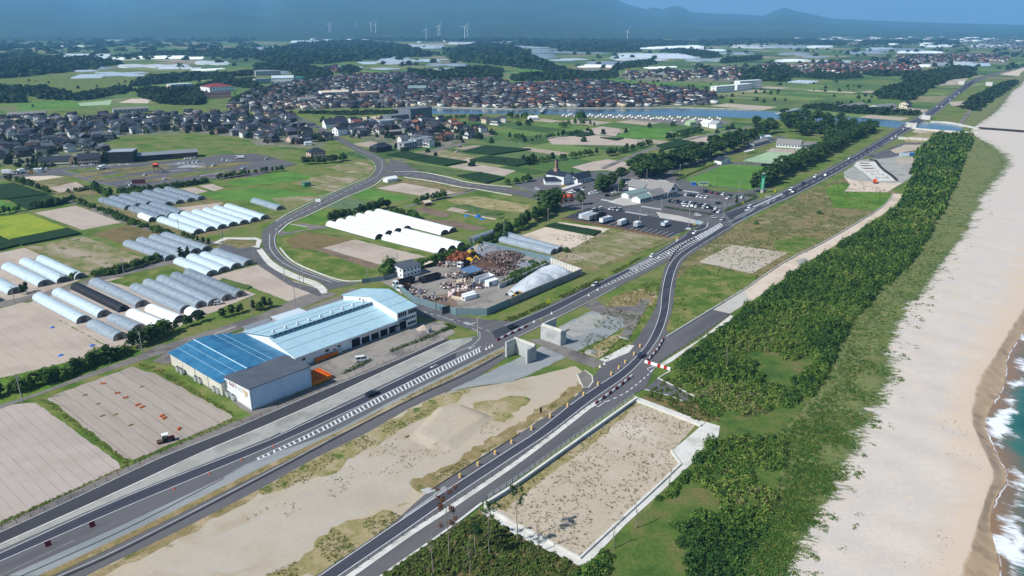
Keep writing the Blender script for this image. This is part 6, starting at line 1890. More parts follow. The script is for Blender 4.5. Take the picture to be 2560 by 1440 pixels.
for i, p in enumerate([(131,819),(231,864),(152,889)]):
 h = heap('tarpaulin_heap', ['small blue tarpaulin bundle at the field edge', 'blue tarpaulin bundle near the hedge', 'blue tarpaulin bundle in the bare field'][i], p, .9 + .2 * (i > 0),.7,.55, 'tarp_blue', seed=30 + i, cat='tarpaulin', rough=.9)
for i, p in enumerate([(1195,542),(1167,540),(1205,548)]):
 heap('tarpaulin_heap', ['rounded blue tarpaulin over a stack by the garden plots', 'small blue tarpaulin beside the garden plots', 'flat blue sheet on the garden plots'][i], p, [2.4,1.6,2.2][i],1.6,[1.6,1.0,.3][i], 'tarp_blue', seed=40 + i, cat='tarpaulin', rough=.4)
for i, p in enumerate([(212,988),(245,1010),(289,1037),(327,1063),(256,1040),(355,967),(1018,1092)]):
 heap('dry_weed_heap', f'small heap of pulled dry weeds on the tilled field, {nth(i + 1)}', p, .9,.6,.3, 'grass_brown', seed=60 + i, cat='heap', rough=.8)
# ================================================================ poles, lamps, signs
ZP_ARM = MB().box(-.9,.9,-.06,.06,-.05,.05).mesh('crossarm', 'metal_grey')
POLES = [((57,1007),934, 'beside the lane above the striped field'),((357,884),828, 'at the bend by the hedge'),((37,757),715, 'by the far field corner'),((632,801),734, 'on the verge above the pale roof'),((739,765),712, 'behind the packing hall'),
         ((1049,787),726, 'on the side street kerb'),((1087,775),724, 'against the blue-grey fence'),((185,504),467, 'at the dark crop corner'),((233,511),462, 'at the hedge end by the grey greenhouses'),((262,522),495, 'beside the nearest grey greenhouse'),((340,545),510, 'beside the small white tunnel'),((450,591),547, 'in front of the pale greenhouses'),
         ((561,632),577, 'near the retaining curve'),((637,661),602, 'by the street wall'),((311,691),646, 'in the shrub row on the farm lane'),((201,455),412, 'inside the driving school'),((301,465),440, 'by the parked training cars'),((350,447),430, 'mid driving school'),((522,450),412, 'by the driving school hedge'),
         ((712,702),652, 'on the outer curve of the street'),((751,722),670, 'where the street meets the lane'),((760,716),668, 'beside its twin at the street end'),((919,696),652, 'on the green bend'),((994,668),632, 'at the pale field by the yard'),((1260,597),550, 'in the pines by the greenhouses'),
         ((1370,563),520, 'on the lane by the truck park'),((1456,530),500, 'at the truck park entry'),((1546,485),445, 'beside the lone pine'),((1616,457),422, 'at the back of the station'),((1652,536),497, 'at the crossing'),((1721,568),515, 'at the truck park corner'),((1809,541),505, 'by the clipped hedge'),
         ((1725,417),385, 'along the pine avenue'),((1773,401),370, 'further along the pine avenue'),((1785,466),442, 'by the sports lawn'),((1847,486),450, 'at the lawn corner'),((1677,428),402, 'at the near end of the avenue'),((1699,441),410, 'beside the avenue kerb'),((1485,521),500, 'by the crossing island'),((1599,556),525, 'mid truck park'),((770,326),308, 'on the village main street'),((880,352),330, 'beside the village main street'),((890,395),350, 'at the white house corner'),
         ((1086,317),285, 'behind the grey building'),((1113,365),333, 'by the red-roofed house'),((1148,358),330, 'on the flats corner'),((1163,345),320, 'on the lane to the river'),((1224,310),290, 'by the beige house'),((1300,368),345, 'in the crop fields'),((1855,375),348, 'by the tennis court'),((1815,386),355, 'on the court road'),((1861,410),380, 'on the court corner'),((2016,510),482, 'in the dry grass by the coast road')]
for i, ((x, y), ty, w) in enumerate(POLES):
 h = max(5.0, min(13.0, HH(x, y, ty)))
 t = thing('utility_pole', f'slim grey utility pole {w}', 'utility pole', (*G(x, y),0), radians(140 if i % 2 else 50), 'utility poles')
 MB().tube((0,0,0),(0,0, h),.17,.11,7).build('pole', 'pole_concrete', t)
 inst('crossarm', ZP_ARM, t, (0,0, h - .5)); inst('crossarm', ZP_ARM, t, (0,0, h - 1.2), scale=(.8,1,1))
 if i % 3 == 0:
  MB().tube((.35,0, h - 2.2),(.35,0, h - 1.4),.2,.2,8).build('transformer', 'metal_grey', t)
t = thing('utility_pole', 'leaning stay pole beside the hedge bend pole', 'utility pole', (*G(371,899),0), radians(50))
MB().tube((0,0,0),(-2.2,2.6,7.5),.13,.1,6).build('pole', 'pole_concrete', t)
t = thing('street_lamp', 'twin-arm lamp pole by the cream store corner', 'lamp', (*G(405,916),0), radians(50))
MB().tube((0,0,0),(0,0,8),.12,.09,7).build('pole', 'pole_concrete', t); MB().box(-1.0,1.0,-.06,.06,7.7,7.82).build('arm', 'metal_grey', t); MB().box(-1.3,-.8,-.15,.15,7.6,7.75).build('lamp_head', 'metal_light', t); MB().box(.8,1.3,-.15,.15,7.6,7.75).build('lamp_head', 'metal_light', t)
t = thing('street_lamp', 'cream street lamp with curved arm at the junction', 'lamp', (*G(1194,842),0), radians(20))
MB().tube((0,0,0),(0,0,7.5),.1,.08,7).build('pole', 'bulk_bag_cream', t); MB().tube((0,0,7.5),(.5,0,8.0),.07, n=5).tube((.5,0,8.0),(2.2,0,8.3),.06, n=5).build('arm', 'bulk_bag_cream', t); MB().box(2.0,2.8,-.15,.15,8.2,8.35).build('lamp_head', 'metal_light', t)
def signboard(name, label, px, h0, w, h, mat, rz, post='metal_grey', side=0.0, cat='sign', n_post=1, extra=None):
 t = thing(name, label, cat, (*G(*px),.03), rz)
 xs = [side] if n_post == 1 else [side - w * .35, side + w * .35]
 for x in xs:
  MB().tube((x, .08,0),(x, .08, h0 + h),.1 if h0 > 3 else .05, n=6).build('post', post, t)
 MB().box(-w / 2, w / 2,-.05,.03, h0, h0 + h).build('board', mat, t)
 return t
t = signboard('direction_sign', 'large dark-backed direction sign on a tall post by the side street', (1116,806),3.6,3.6,2.4, 'metal_dark', radians(215), side=-2.1)
MB().box(-2.0,1.9,.04,.1,5.0,5.1).box(-2.0,1.9,.04,.1,4.0,4.1).build('brace', 'metal_grey', t)
MB().box(-1.8,1.7,-.05,.03,6.05,6.8).build('upper_board', 'metal_dark', t)
t = signboard('direction_sign', 'white direction sign over the curved street', (796,514),2.4,3.4,2.0, 'white_wall', radians(-10), side=1.6)
for i in range(5): MB().box(-1.5 + i * .6,-1.42 + i * .6,-.06,-.052,2.5,4.3).build('sign_rib', 'metal_grey', t)
signboard('road_sign', 'bright yellow notice board on the verge by the gravel wall', (1371,760),.3,1.5,1.7, 'sign_yellow', radians(20), side=.5)
signboard('road_sign', 'narrow yellow notice board by the concrete abutment', (1354,806),.3,.7,1.6, 'sign_yellow', radians(60))
signboard('road_sign', 'tall yellow notice board on the verge by the hatched road', (1569,665),.3,1.0,1.8, 'sign_yellow', radians(30))
signboard('road_sign', 'yellow notice board under the pines by the coast road', (1937,481),.3,1.3,1.4, 'sign_yellow', radians(10))
signboard('road_sign', 'yellow board by the clipped hedge', (1857,512),.6,1.0,1.4, 'sign_yellow', radians(20))
t = signboard('road_sign', 'orange and white roadworks sign by the truck park', (1692,603),1.2,1.5,.9, 'yellow_plastic', radians(10)); MB().box(-.8,.8,-.06,.02,0,1.0).build('lower_board', 'white_wall', t)
flat('sign_pale_blue', S(176,206,216),.5)
signboard('info_sign', 'pale blue map board at the station corner', (1743,567),1.5,3.4,2.3, 'sign_pale_blue', radians(-5), n_post=2)
signboard('info_sign', 'pale board beside the coast road junction', (1861,552),1.5,2.6,1.4, 'sign_pale_blue', radians(35), n_post=2)
signboard('info_sign', 'white sign board at the station exit', (1720,580),1.5,2.8,.9, 'white_wall', radians(-5))
t = signboard('gantry_sign', 'white framed lane sign over the hatched road', (1918,510),4.0,3.6,1.6, 'metal_light', radians(-5), side=1.9)
signboard('diamond_sign', 'yellow diamond warning sign at the station corner', (1734,572),2.2,1.2,1.2, 'yellow_plastic', radians(5))
signboard('memorial_sign', 'dark little sign standing in the dry weeds by the new road', (1352,1033),.3,.8,1.7, 'metal_dark', radians(40))
def pillar():
 x, y = G(1904,482)
 h = 14.2
 t = thing('sign_pillar', 'tall green sign pillar with white characters among the pines', 'sign', (x, y, 0), radians(-4))
 MB().box(-.75,.75,-.5,.5,0,2.4).build('base', 'concrete', t)
 MB().box(-1.1,1.1,-.45,.45,2.4,13.0).build('panel', 'sign_green', t)
 flat('sign_dark_green', S(16,66,52)); flat('sign_mint', S(176,240,220))
 MB().box(-1.1,1.1,-.47,.47,12.0,13.2).build('emblem', 'sign_dark_green', t)
 MB().frustum([(-1.1,-.45,13.2),(1.1,-.45,13.2),(1.1,.45,13.2),(-1.1,.45,13.2)],[(-.1,-.05,14.2),(.1,-.05,14.2),(.1,.05,14.2),(-.1,.05,14.2)]).build('cap', 'metal_light', t)
 for i in range(6):                # square white characters, too small to read
  z = 11.0 - i * 1.45
  mb = MB()
  for (x0, x1, z0, z1) in ((-.6,.6,.30,.48),(-.6,.6,-.48,-.30),(-.6,-.42,-.3,.3),(.42,.6,-.3,.3),(-.09,.09,-.3,.3),(-.42,.42,-.09,.09)):
   mb.box(x0, x1,-.50,-.451, z + z0, z + z1)
  mb.build('character', 'sign_mint' if i else 'sign_dark_green', t)
pillar()
def road_text(pts, n, w, step):
 p = W(pts)
 d = Vector((p[1][0] - p[0][0], p[1][1] - p[0][1])).normalized()
 s = Vector((-d.y, d.x))
 r = random.Random(9)
 L = hypot(p[1][0] - p[0][0], p[1][1] - p[0][1])
 for i in range(n):
  c = Vector(p[0]) + d * (L * (i + .5) / n)
  mb = MB()
  strokes = [(-.45,.45,.3,.42),(-.45,.45,-.42,-.3),(-.06,.06,-.42,.42)] + [(-.45,.45,-.06,.06)] * r.randint(0,1) + [(-.45,-.33,-.4,.4),(.33,.45,-.4,.4)] * r.randint(0,1)
  for x0, x1, y0, y1 in strokes:
   q = [c + s * (a * w) + d * (b * L / n * .95) for a, b in ((x0, y0),(x1, y0),(x1, y1),(x0, y1))]
   mb.add([(v.x, v.y, ZM + .006) for v in q],[(0,3,2,1)])
  mb.build('road_lettering', 'paint_white', kind='structure')
road_text([(1574,675),(1632,646)],7,2.2,4)
road_text([(1160,806),(1178,813)],1,2.0,3)
line('road_marking', [(1176,812),(1189,807)],.4, z=ZM, sm=False)
line('road_marking', [(1100,790),(1140,806)],.15, z=ZP, sm=False)
line('road_marking', [(1140,800),(1240,834)],.2, z=ZP, dash=(2,2), sm=False)
line('road_marking', [(1060,780),(1135,801)],.3, z=ZP, dash=(1.5,2), sm=False)
def arrow(p0, p1):
 a, b = G(*p0), G(*p1)
 d = Vector((b[0] - a[0], b[1] - a[1])); L = d.length; d.normalize(); s = Vector((-d.y, d.x)); A = Vector(a)
 mb = MB()
 q = [A - s * .12, A - s * .12 + d * L * .6, A - s * .5 + d * L * .6, A + d * L, A + s * .5 + d * L * .6, A + s * .12 + d * L * .6, A + s * .12]
 mb.add([(v.x, v.y, ZM) for v in q],[tuple(range(7))])
 mb.build('road_arrow', 'paint_white', kind='structure')
arrow((1092,912),(1074,921)); arrow((1188,866),(1170,873))
def bays(p0, p1, n, length, ang, z=ZM):
 a, b = G(*p0), G(*p1)
 mb = MB()
 dx, dy = cos(ang) * length, sin(ang) * length
 for i in range(n):
  f = i / (n - 1)
  x, y = a[0] + (b[0] - a[0]) * f, a[1] + (b[1] - a[1]) * f
  ribbon(mb, [(x, y),(x + dx, y + dy)],.18, z)
 ribbon(mb, [a, b],.18, z)
 mb.build('parking_marking', 'paint_white', kind='structure')
bays((1560,579),(1670,597),9,14, radians(52))
bays((1470,556),(1530,568),5,14, radians(52))
bays((1610,537),(1735,560),14,5, radians(50))
bays((1455,540),(1490,527),8,5, radians(50))
bays((1700,491),(1790,503),13,5, radians(50)); bays((1672,502),(1785,520),16,5, radians(48)); bays((1775,480),(1870,497),12,5, radians(50)); bays((1770,525),(1830,510),6,5, radians(48))
bays((1500,455),(1600,440),12,5, radians(30)); bays((1300,470),(1340,480),6,5, radians(50)); bays((1560,448),(1620,440),8,10, radians(25))
for p0, p1 in (((1500,500),(1535,507)),((1600,517),(1650,525)),((1560,531),(1615,540)),((1705,478),(1745,483))):
 a, b = G(*p0), G(*p1)
 mb = MB()
 n = 12
 for i in range(n):
  f = (i + .5) / n
  x, y = a[0] + (b[0] - a[0]) * f, a[1] + (b[1] - a[1]) * f
  ribbon(mb, [(x, y),(x + 3 * cos(radians(50)), y + 3 * sin(radians(50)))],.7, ZM)
 mb.build('zebra_crossing', 'paint_white', kind='structure')
# ================================================================ station, driving school and other single buildings
def station():
 flat('roof_grey', S(134,132,130)); flat('roof_teal', S(128,150,150)); flat('roof_dark', S(48,52,64),.55); flat('roof_darkblue', S(42,48,62),.5)
 flat('red_dark', S(96,40,44)); flat('beige_wall', S(214,204,184)); flat('pink_wall', S(206,178,166)); flat('brown_wall', S(92,70,62)); flat('black_wall', S(40,38,42))
 front('dark_roof_shop', 'small white shop with dark roof and red shopfront', (1363,463),(1411,462),9,3.2,5.0, 'white_wall', 'roof_darkblue', axis='x')
 t, _ = front('smokehouse_hall', 'white hall with dark roofs and two brick chimneys', (1444,461),(1478,452),11,3.6,6.4, 'white_wall', 'roof_darkblue', axis='x', wins=(6,1), win_size=(1.2,1.4))
 MB().prism_y([(-9,0),(0.5,0),(0.5,6.0),(-4,8.4),(-9,6.5)],6.0,22).build('main_wall', 'white_wall', t)
 MB().prism_y([(-9.6,6.3),(-4,8.6),(1.1,5.9),(1.1,6.15),(-4,8.9),(-9.6,6.55)],5.5,22.5).build('main_roof', 'roof_darkblue', t)
 MB().box(-5.6,-2.4,15,18,7.2,10.4).build('chimney_base', 'brick_chimney', t)
 for x in (-4.9,-3.1):
  c = MB().tube((x, 16.5,10.4),(x, 16.5,16.5),.75,.7,8).build('chimney', 'brick_chimney', t)
  MB().tube((x, 16.5,16.5),(x, 16.5,16.9),.8,.8,8).build('chimney_rim', 'metal_dark', t)
 MB().tube((-.1,2.6,3.6),(-.2,2.6,3.6),.9,.9,14).build('wall_emblem', 'roof_dark', t)
 t = thing('long_awning', 'long white awning over parked cars before the shop', 'awning', (*G(1406,483),.06), az(G(1406,483), G(1453,469)))
 L = hypot(G(1453,469)[0] - G(1406,483)[0], G(1453,469)[1] - G(1406,483)[1])
 MB().prism_x([(-1.2,2.8),(1.2,3.2),(1.2,3.35),(-1.2,2.95)],0, L).build('roof', 'white_plastic', t)
 for i in range(6):
  MB().tube((L * (i + .5) / 6,0,0),(L * (i + .5) / 6,0,3.0),.07, n=5).build('post', 'metal_grey', t)
 front('orange_roof_hut', 'low hut with bright orange roof under the pines', (1388,506),(1434,499),6,2.4,3.6, 'bulk_bag_cream', 'orange_roof', 'hip')
 t = thing('station_building', 'grey-roofed road station of several joined gabled wings', 'building', (*G(1600,508),.07), radians(42))
 def wing(x, y, L, D, e, r, axis, wall, roof, rn='roof'):
  o = gable_walls(L, D, e, r, axis).build('wing_wall', wall, t); o.location = (x, y, 0)
  p = gable_roof(L, D, e, r, axis, oh=.9).build(rn, roof, t); p.location = (x, y, 0)
  return o
 wing(0,0,12,7,3.0,4.6, 'x', 'white_wall', 'roof_teal')
 wing(12.1,-1,13,9,3.4,6.0, 'x', 'white_wall', 'roof_grey')
 wing(5,14,22,6,2.8,4.0, 'x', 'white_wall', 'roof_teal')
 wing(26,-3,11,20,4.4,9.0, 'y', 'white_wall', 'roof_grey')
 wing(24,17.1,12,14,4.0,7.4, 'y', 'white_wall', 'roof_grey')
 wing(37.1,6,12,8,3.6,6.2, 'x', 'brown_wall', 'roof_grey')
 for i in range(5):
  window(t, 1.5 + i * 2.2,0,1.4,1.6,1.8)
  window(t, 13.2 + i * 2.4,-1,1.6,1.8,2.0)
 for i in range(4):
  window(t, 27.2 + i * 2.6,-3,1.8,2.0,2.6)
 window(t, 31.5,-3,5.4,3.4,1.8)
 MB().box(12.5,25.9,-2.6,-1.02,2.7,2.85).build('canopy', 'roof_slate', t)
 front('park_toilet', 'small white building with dark gabled roof beside the sports ground', (1803,412),(1826,408),7,3.2,5.4, 'white_wall', 'roof_dark', axis='y', wins=(2,1))
 front('club_house', 'white club house with brown-grey roof behind the tennis courts', (1940,368),(2000,372),10,3.6,7.4, 'white_wall', 'roof_grey', wins=(8,1), axis='x')
 front('club_house', 'low white hall with grey roof beside the coast pines', (2002,372),(2045,370),9,3.2,5.0, 'white_wall', 'roof_grey', wins=(4,1))
 front('long_shelter', 'long dark-roofed shelter near the tennis courts', (1885,366),(1922,356),8,2.6,3.6, 'wall_grey', 'roof_grey')
 front('quonset_hut', 'pale rounded storehouse behind the long shelter', (1903,352),(1928,350),8,3.4,4.6, 'white_wall', 'wall_pale_blue')
 for i, (x, y, w) in enumerate([(1865,385, 'roof_white'),(1873,383, ''),(1881,381, '')]):
  t = thing('sun_shade', f'round white shade roof by the court fence, {nth(i + 1)}', 'shade', (*G(x, y),.05))
  MB().tube((0,0,0),(0,0,2.4),.08, n=5).build('post', 'metal_grey', t); MB().tube((0,0,2.4),(0,0,2.9),2.2,.4,12).build('canopy', 'white_plastic', t)
 for i, (x, y, mt) in enumerate([(1734,463, 'tarp_blue'),(1752,464, 'turf_court'),(1765,464, 'turf_court')]):
  t = thing('ticket_booth', ['small bright blue booth by the lawn', 'pale green booth by the lawn', 'pale green open shelter beside the booth'][i], 'booth', (*G(x, y),.05),0)
  MB().box(-1.6,1.6,-1.2,1.2,0,2.3).build('wall', mt, t); MB().box(-2,2,-1.6,1.6,2.3,2.5).build('roof', 'roof_teal', t)
 t = thing('scoreboard', 'long dark bench shelter at the end of the sports lawn', 'shelter', (*G(1902,416),.05), radians(-8))
 MB().box(0,14,0,.3,0,2.2).build('back_panel', 'metal_dark', t); MB().box(0,14,-1.6,.3,2.2,2.35).build('roof', 'metal_dark', t)
 railing('court_fence', 'tall green mesh fence posts around the tennis courts', [(1855,404),(1925,379),(2012,386),(1952,413),(1856,405)],3.5,6.0, 'sign_dark_green' if 'sign_dark_green' in MATS else 'metal_dark', 'fence_sheet', 'fence', rails=(1.0,.5,.1))
station()
def driving_school():
 g = 'driving school buildings'
 front('school_block', 'cream-gabled two-storey block with dark roof at the driving school end', (99,418),(175,415),12,5.2,7.6, 'beige_wall', 'roof_dark', wins=(12,2), win_size=(1.6,1.0), side=1, group=g)
 front('school_block', 'cream-gabled block with dark roof and glass front at the driving school', (197,415),(249,412),14,6.0,9.0, 'pink_wall', 'roof_dark', wins=(8,2), win_size=(2.2,1.6), side=1, group=g)
 front('school_block', 'three-storey black block with flat silver roof at the driving school', (274,409),(335,407),16,9.4,9.4, 'black_wall', 'metal_light', 'flat', wins=(7,3), win_size=(.8,.7), group=g)
 front('school_block', 'long low black hall of the driving school with arcade front', (346,404),(430,398),14,4.6,6.2, 'black_wall', 'metal_grey', wins=(12,1), win_size=(1.4,1.2), group=g)
 front('school_block', 'low dark hall with grey roof at the far end of the driving school', (431,398),(496,393),14,4.6,6.4, 'brown_wall', 'metal_grey', wins=(9,1), win_size=(1.6,1.2), group=g)
 t = thing('watch_tower', 'red-topped watch tower on stilts in the driving school ground', 'tower', (*G(392,432),.06), radians(10))
 for x in (-1.4,1.4):
  for y in (-1.4,1.4):
   MB().tube((x, y, 0),(x, y, 4.6),.12, n=5).build('leg', 'metal_dark', t)
 MB().box(-1.8,1.8,-1.8,1.8,4.6,6.6).build('cabin', 'red_dark', t); hip_roof(-1.8,1.8,-1.8,1.8,6.75,8.0).build('roof', 'orange_roof', t)
 MB().frustum([(1.8,-.5,4.4),(6.5,-.5,0),(6.5,.5,0),(1.8,.5,4.4)],[(1.8,-.5,4.7),(6.8,-.5,0.02),(6.8,.5,0.02),(1.8,.5,4.7)]).build('stairs', 'metal_dark', t)
 t = signboard('school_board', 'dark rectangular board by the driving school hedge', (348,461),.6,9,3.0, 'red_dark', radians(15), n_post=2)
 t = thing('practice_ramp', 'white-edged practice slope on the driving school ground', 'ramp', (*G(445,418),.06), radians(10))
 MB().prism_y([(0,0),(22,0),(14,1.6),(8,1.6)],-3,3).build('slope', 'asphalt', t)
 for s in (-3.1,3.0): MB().prism_y([(0,0),(22,0),(22,.3),(14,1.9),(8,1.9),(0,.3)], s, s + .15).build('edge', 'white_plastic', t)
 t = thing('loader', 'yellow wheel loader in the driving school side lot', 'loader', (*G(78,434),.06), radians(10))
 MB().box(-2,1.2,-.9,.9,.7,1.6).build('body', 'yellow_machine', t); MB().box(-.6,.6,-.7,.7,1.6,2.8).build('cab', 'car_glass', t); MB().box(1.8,2.6,-1.1,1.1,.1,.9).build('bucket', 'yellow_machine', t); wheels(t, [-1.2,1.2],.9,.6)
 for i in range(2):
  front('site_cabin', ['white cabin in the driving school side lot', 'white storage box beside the cabin'][i],(87 + i * 8,432),(98 + i * 8,431),4,2.6,2.6, 'white_wall', 'white_wall', 'flat')
driving_school()
patch('levelled_site', [(830,300),(1000,285),(1045,300),(1000,312),(880,312)], 'sand_pale', .03)
t, _ = front('sheeted_block', 'large block wrapped in grey sheeting on the levelled site', (1027,303),(1081,297),24,14.0,14.0, 'sheeting_grey', 'sheeting_grey', 'flat')
MB().box(-26,-.1,4,20,0,8).build('lower_block', 'sheeting_grey', t)
front('flats', 'grey and white flat-roofed flats by the field corner', (1041,366),(1083,357),9,6.0,6.0, 'wall_pale_blue', 'metal_grey', 'flat', wins=(6,2), win_size=(2.0,1.8), side=1)
front('flats', 'lower grey flat-roofed flats nearest the crops', (1011,376),(1043,370),9,6.0,6.0, 'wall_grey', 'metal_grey', 'flat', wins=(5,2), win_size=(2.0,1.8), side=1)
front('dark_house', 'black-roofed house at the street junction', (942,382),(980,376),10,4.2,7.6, 'black_wall', 'roof_dark', 'hip', wins=(3,1))
front('corner_house', 'dark hipped house surrounded by garden trees near the bend', (778,398),(815,394),10,5.4,8.6, 'pink_wall', 'roof_dark', 'hip', wins=(4,2), side=2)
front('white_store', 'large white gabled store with black roof on the main street', (806,318),(812,321),26,5.0,10.0, 'white_wall', 'roof_dark', axis='y', L=18, ry=.45)
front('white_house', 'white house with grey roof facing the main street', (831,338),(846,340),12,6.4,9.4, 'white_wall', 'roof_dark', axis='y', wins=(2,2))
front('cabin_house', 'small brown gabled cabin by the village field', (716,354),(728,356),10,3.0,6.0, 'pink_wall', 'roof_grey', axis='y')
front('white_cabin', 'small white cabin on the green field', (762,364),(780,363),5,2.6,2.6, 'white_wall', 'white_wall', 'flat')
front('beige_block', 'beige three-storey block with dark roof beside the coast bridge', (2245,278),(2268,280),12,10.5,13.0, 'beige_wall', 'roof_dark', axis='y', wins=(3,3), win_size=(1.2,1.4), side=2)
front('beige_block', 'beige annexe of the block beside the coast bridge', (2266,281),(2278,281),9,7.5,9.0, 'beige_wall', 'roof_dark', axis='x', wins=(2,2), win_size=(1.2,1.4))
for i, (a, b, h) in enumerate([((1790,233),(1836,229),10.5),((1842,228),(1880,224),10.5),((1848,222),(1903,218),13)]):
 front('apartment_block', ['white apartment block nearest the village by the fields', 'white apartment block between its two neighbours', 'tallest white apartment block behind the others'][i], a, b, 12, h, h, 'white_wall', 'white_wall', 'flat', wins=(9,3), win_size=(2.6,1.5), side=1, group='white apartment blocks in the fields')
SCH = [((428,225),(484,222),22,9,9, 'beige_wall', 'wall_pale_blue', 'flat', 'cream school block on the wooded rise'),((525,232),(585,228),34,9,14, 'white_wall', 'red_roof', 'hip', 'gymnasium with broad red roof behind the trees'),((512,247),(578,245),18,8,8, 'brick_chimney', 'red_dark', 'flat', 'red-brown hall below the gymnasium'),
       ((680,207),(735,206),26,9,13, 'white_wall', 'wall_pale_blue', 'gable', 'white arched school hall on the hill'),((740,205),(765,204),20,8,11, 'white_wall', 'green_roof', 'hip', 'white hall with green roof on the hill'),((640,210),(678,208),14,9,9, 'wall_grey', 'wall_grey', 'flat', 'grey school wing beside the arched hall'),
       ((640,190),(702,188),14,10,10, 'wall_grey', 'wall_grey', 'flat', 'long grey school block behind the arched hall'),((886,245),(950,243),22,8,8, 'bulk_bag_cream', 'pink_wall', 'flat', 'pink-fronted town hall block across the river'),((805,243),(875,240),24,7,9, 'white_wall', 'bulk_bag_cream', 'gable', 'broad cream-roofed store across the river'),
       ((1020,232),(1064,232),26,8,11, 'wall_grey', 'roof_teal', 'gable', 'grey-green hall across the river'),((975,247),(1015,246),18,7,9, 'wall_pale_blue', 'roof_dark', 'hip', 'dark hipped hall beside the grey-green hall'),((748,258),(800,256),12,6,8, 'white_wall', 'roof_grey', 'gable', 'long grey-roofed row building across the river'),
       ((1150,235),(1175,234),12,7,7, 'beige_wall', 'wall_grey', 'flat', 'cream flat-roofed block in the town across the river'),((285,285),(372,280),14,5,7, 'wall_grey', 'roof_grey', 'gable', 'long grey shed by the canal'),((20,297),(115,293),14,5,7, 'wall_grey', 'roof_grey', 'gable', 'long grey shed at the canal bend'),((950,315),(1002,311),12,5.5,5.5, 'wall_pale_blue', 'wall_grey', 'flat', 'pale blue flat-roofed workshop by the levelled site'),
       ((970,340),(1005,337),10,4,5, 'brown_wall', 'roof_grey', 'gable', 'brown barn with pale roof near the crops'),((2195,275),(2240,270),14,4,6, 'white_wall', 'roof_grey', 'gable', 'grey-roofed pavilion on the river bank'),((2115,274),(2165,268),14,4,6, 'white_wall', 'roof_grey', 'gable', 'low grey pavilion on the far river bank')]
flat('red_roof', S(140,58,60)); flat('green_roof', S(52,120,100))
for a, b, d, e, r, w, rf, kd, lb in SCH:
 front('public_building', lb, a, b, d, e, r, w, rf, kd, wins=(8,2 if e > 6 else 1), win_size=(2.0,1.3))
front('boat_shed', 'white rounded boat shed by the marina', (1770,318),(1790,316),12,4,6.5, 'white_wall', 'white_wall', axis='y')
front('boat_shed', 'white gabled boat shed at the marina end', (1790,322),(1806,320),10,5,8, 'white_wall', 'wall_grey', axis='y')
front('boat_shed', 'pale green shed at the marina', (1725,315),(1740,314),10,4,6, 'turf_court', 'turf_court')
front('field_shed', 'little white vaulted shed in the fields by the river', (1326,301),(1345,300),8,3,5, 'white_wall', 'white_wall')
front('field_shed', 'green box shed in the weedy field', (762,467),(778,465),4,2.4,2.4, 'green_roof', 'green_roof', 'flat')
front('field_shed', 'white little vaulted shed beside the street fork', (969,457),(994,453),6,2.4,3.6, 'white_wall', 'white_wall')
front('garden_hut', 'small wooden hut on the garden track', (1063,516),(1078,513),4,2.2,3.2, 'wood_brown', 'bulk_bag_cream')
def bridge(label, a, b, w, h, mat='concrete_grey', n=3):
 A, B = G(*a), G(*b)
 L = hypot(B[0] - A[0], B[1] - A[1])
 t = thing('bridge', label, 'bridge', (*A, 0), az(A, B))
 MB().box(0, L, -w / 2, w / 2, h - .9, h).build('deck', mat, t)
 for s in (-1,1):
  MB().box(0, L, s * w / 2 - .15, s * w / 2 + .15, h, h + .9).build('parapet', 'concrete', t)
 for i in range(1, n + 1):
  MB().box(L * i / (n + 1) - .8, L * i / (n + 1) + .8,-w / 2 + .5, w / 2 - .5,0, h - .9).build('pier', mat, t)
bridge('long low grey road bridge over the river', (1945,290),(1998,278),8,3.5)
bridge('small grey footbridge to the town', (1352,284),(1362,273),5,3.0, n=1)
for a, b in (((2258,315),(2318,296)),((2282,322),(2338,302))):
 pass
for i, (p, lb) in enumerate([((2325,300), 'white concrete abutment beside the coast bridge, far side'),((2290,320), 'white concrete abutment beside the coast bridge, near side'),((2480,215), 'white concrete portal in the grass by the shore track'),((2410,212), 'white concrete abutment in the fields by the coast road')]):
 t = thing('concrete_abutment', lb, 'abutment', (*G(*p),.05), radians(50))
 MB().box(0,6 + 4 * (i > 1),0,2,0,5 + 2 * (i > 1)).build('pier_wall', 'concrete', t); MB().box(0,2,2,12,0,5 + 2 * (i > 1)).build('wing_wall', 'concrete', t); MB().box(0,6,10,12,0,4.9 + 2 * (i > 1)).build('pier_wall', 'concrete', t)
lowwall('retaining_wall', [(2245,348),(2325,352)],1.5,2.5, 'concrete', kind='structure')
for i, (x0, y0, x1, y1) in enumerate([(2148,409,2173,410),(2150,415,2178,416),(2156,422,2185,423),(2167,430,2193,431),(2178,437,2206,438),(2190,446,2218,446)]):
 p, q = G(x0, y0), G(x1, y1)
 L = hypot(q[0] - p[0], q[1] - p[1])
 t = thing('foundation_beam', f'concrete foundation strip, {nth(i + 1)} from the road in the shore site', 'foundation', (*p, .06), az(p, q), 'foundation strips')
 MB().box(0, L, 0,1.2,0,.6).build('beam', 'wood_brown' if i < 3 else 'concrete_grey', t)
 MB().box(-.6,.6,-.5,1.7,0,1.0).build('footing', 'concrete_grey', t); MB().box(L - .6, L + .6,-.5,1.7,0,1.0).build('footing', 'concrete_grey', t)
sb = resample(smooth(W([(2176,401),(2188,402),(2200,417),(2212,428),(2229,440),(2242,452)])),1.5)
SBM = MB().frustum([(-.9,-1.3,0),(.9,-1.3,0),(.9,1.3,0),(-.9,1.3,0)],[(-.6,-1.0,1.0),(.6,-1.0,1.0),(.6,1.0,1.0),(-.6,1.0,1.0)]).mesh('sandbag', 'drain_dark')
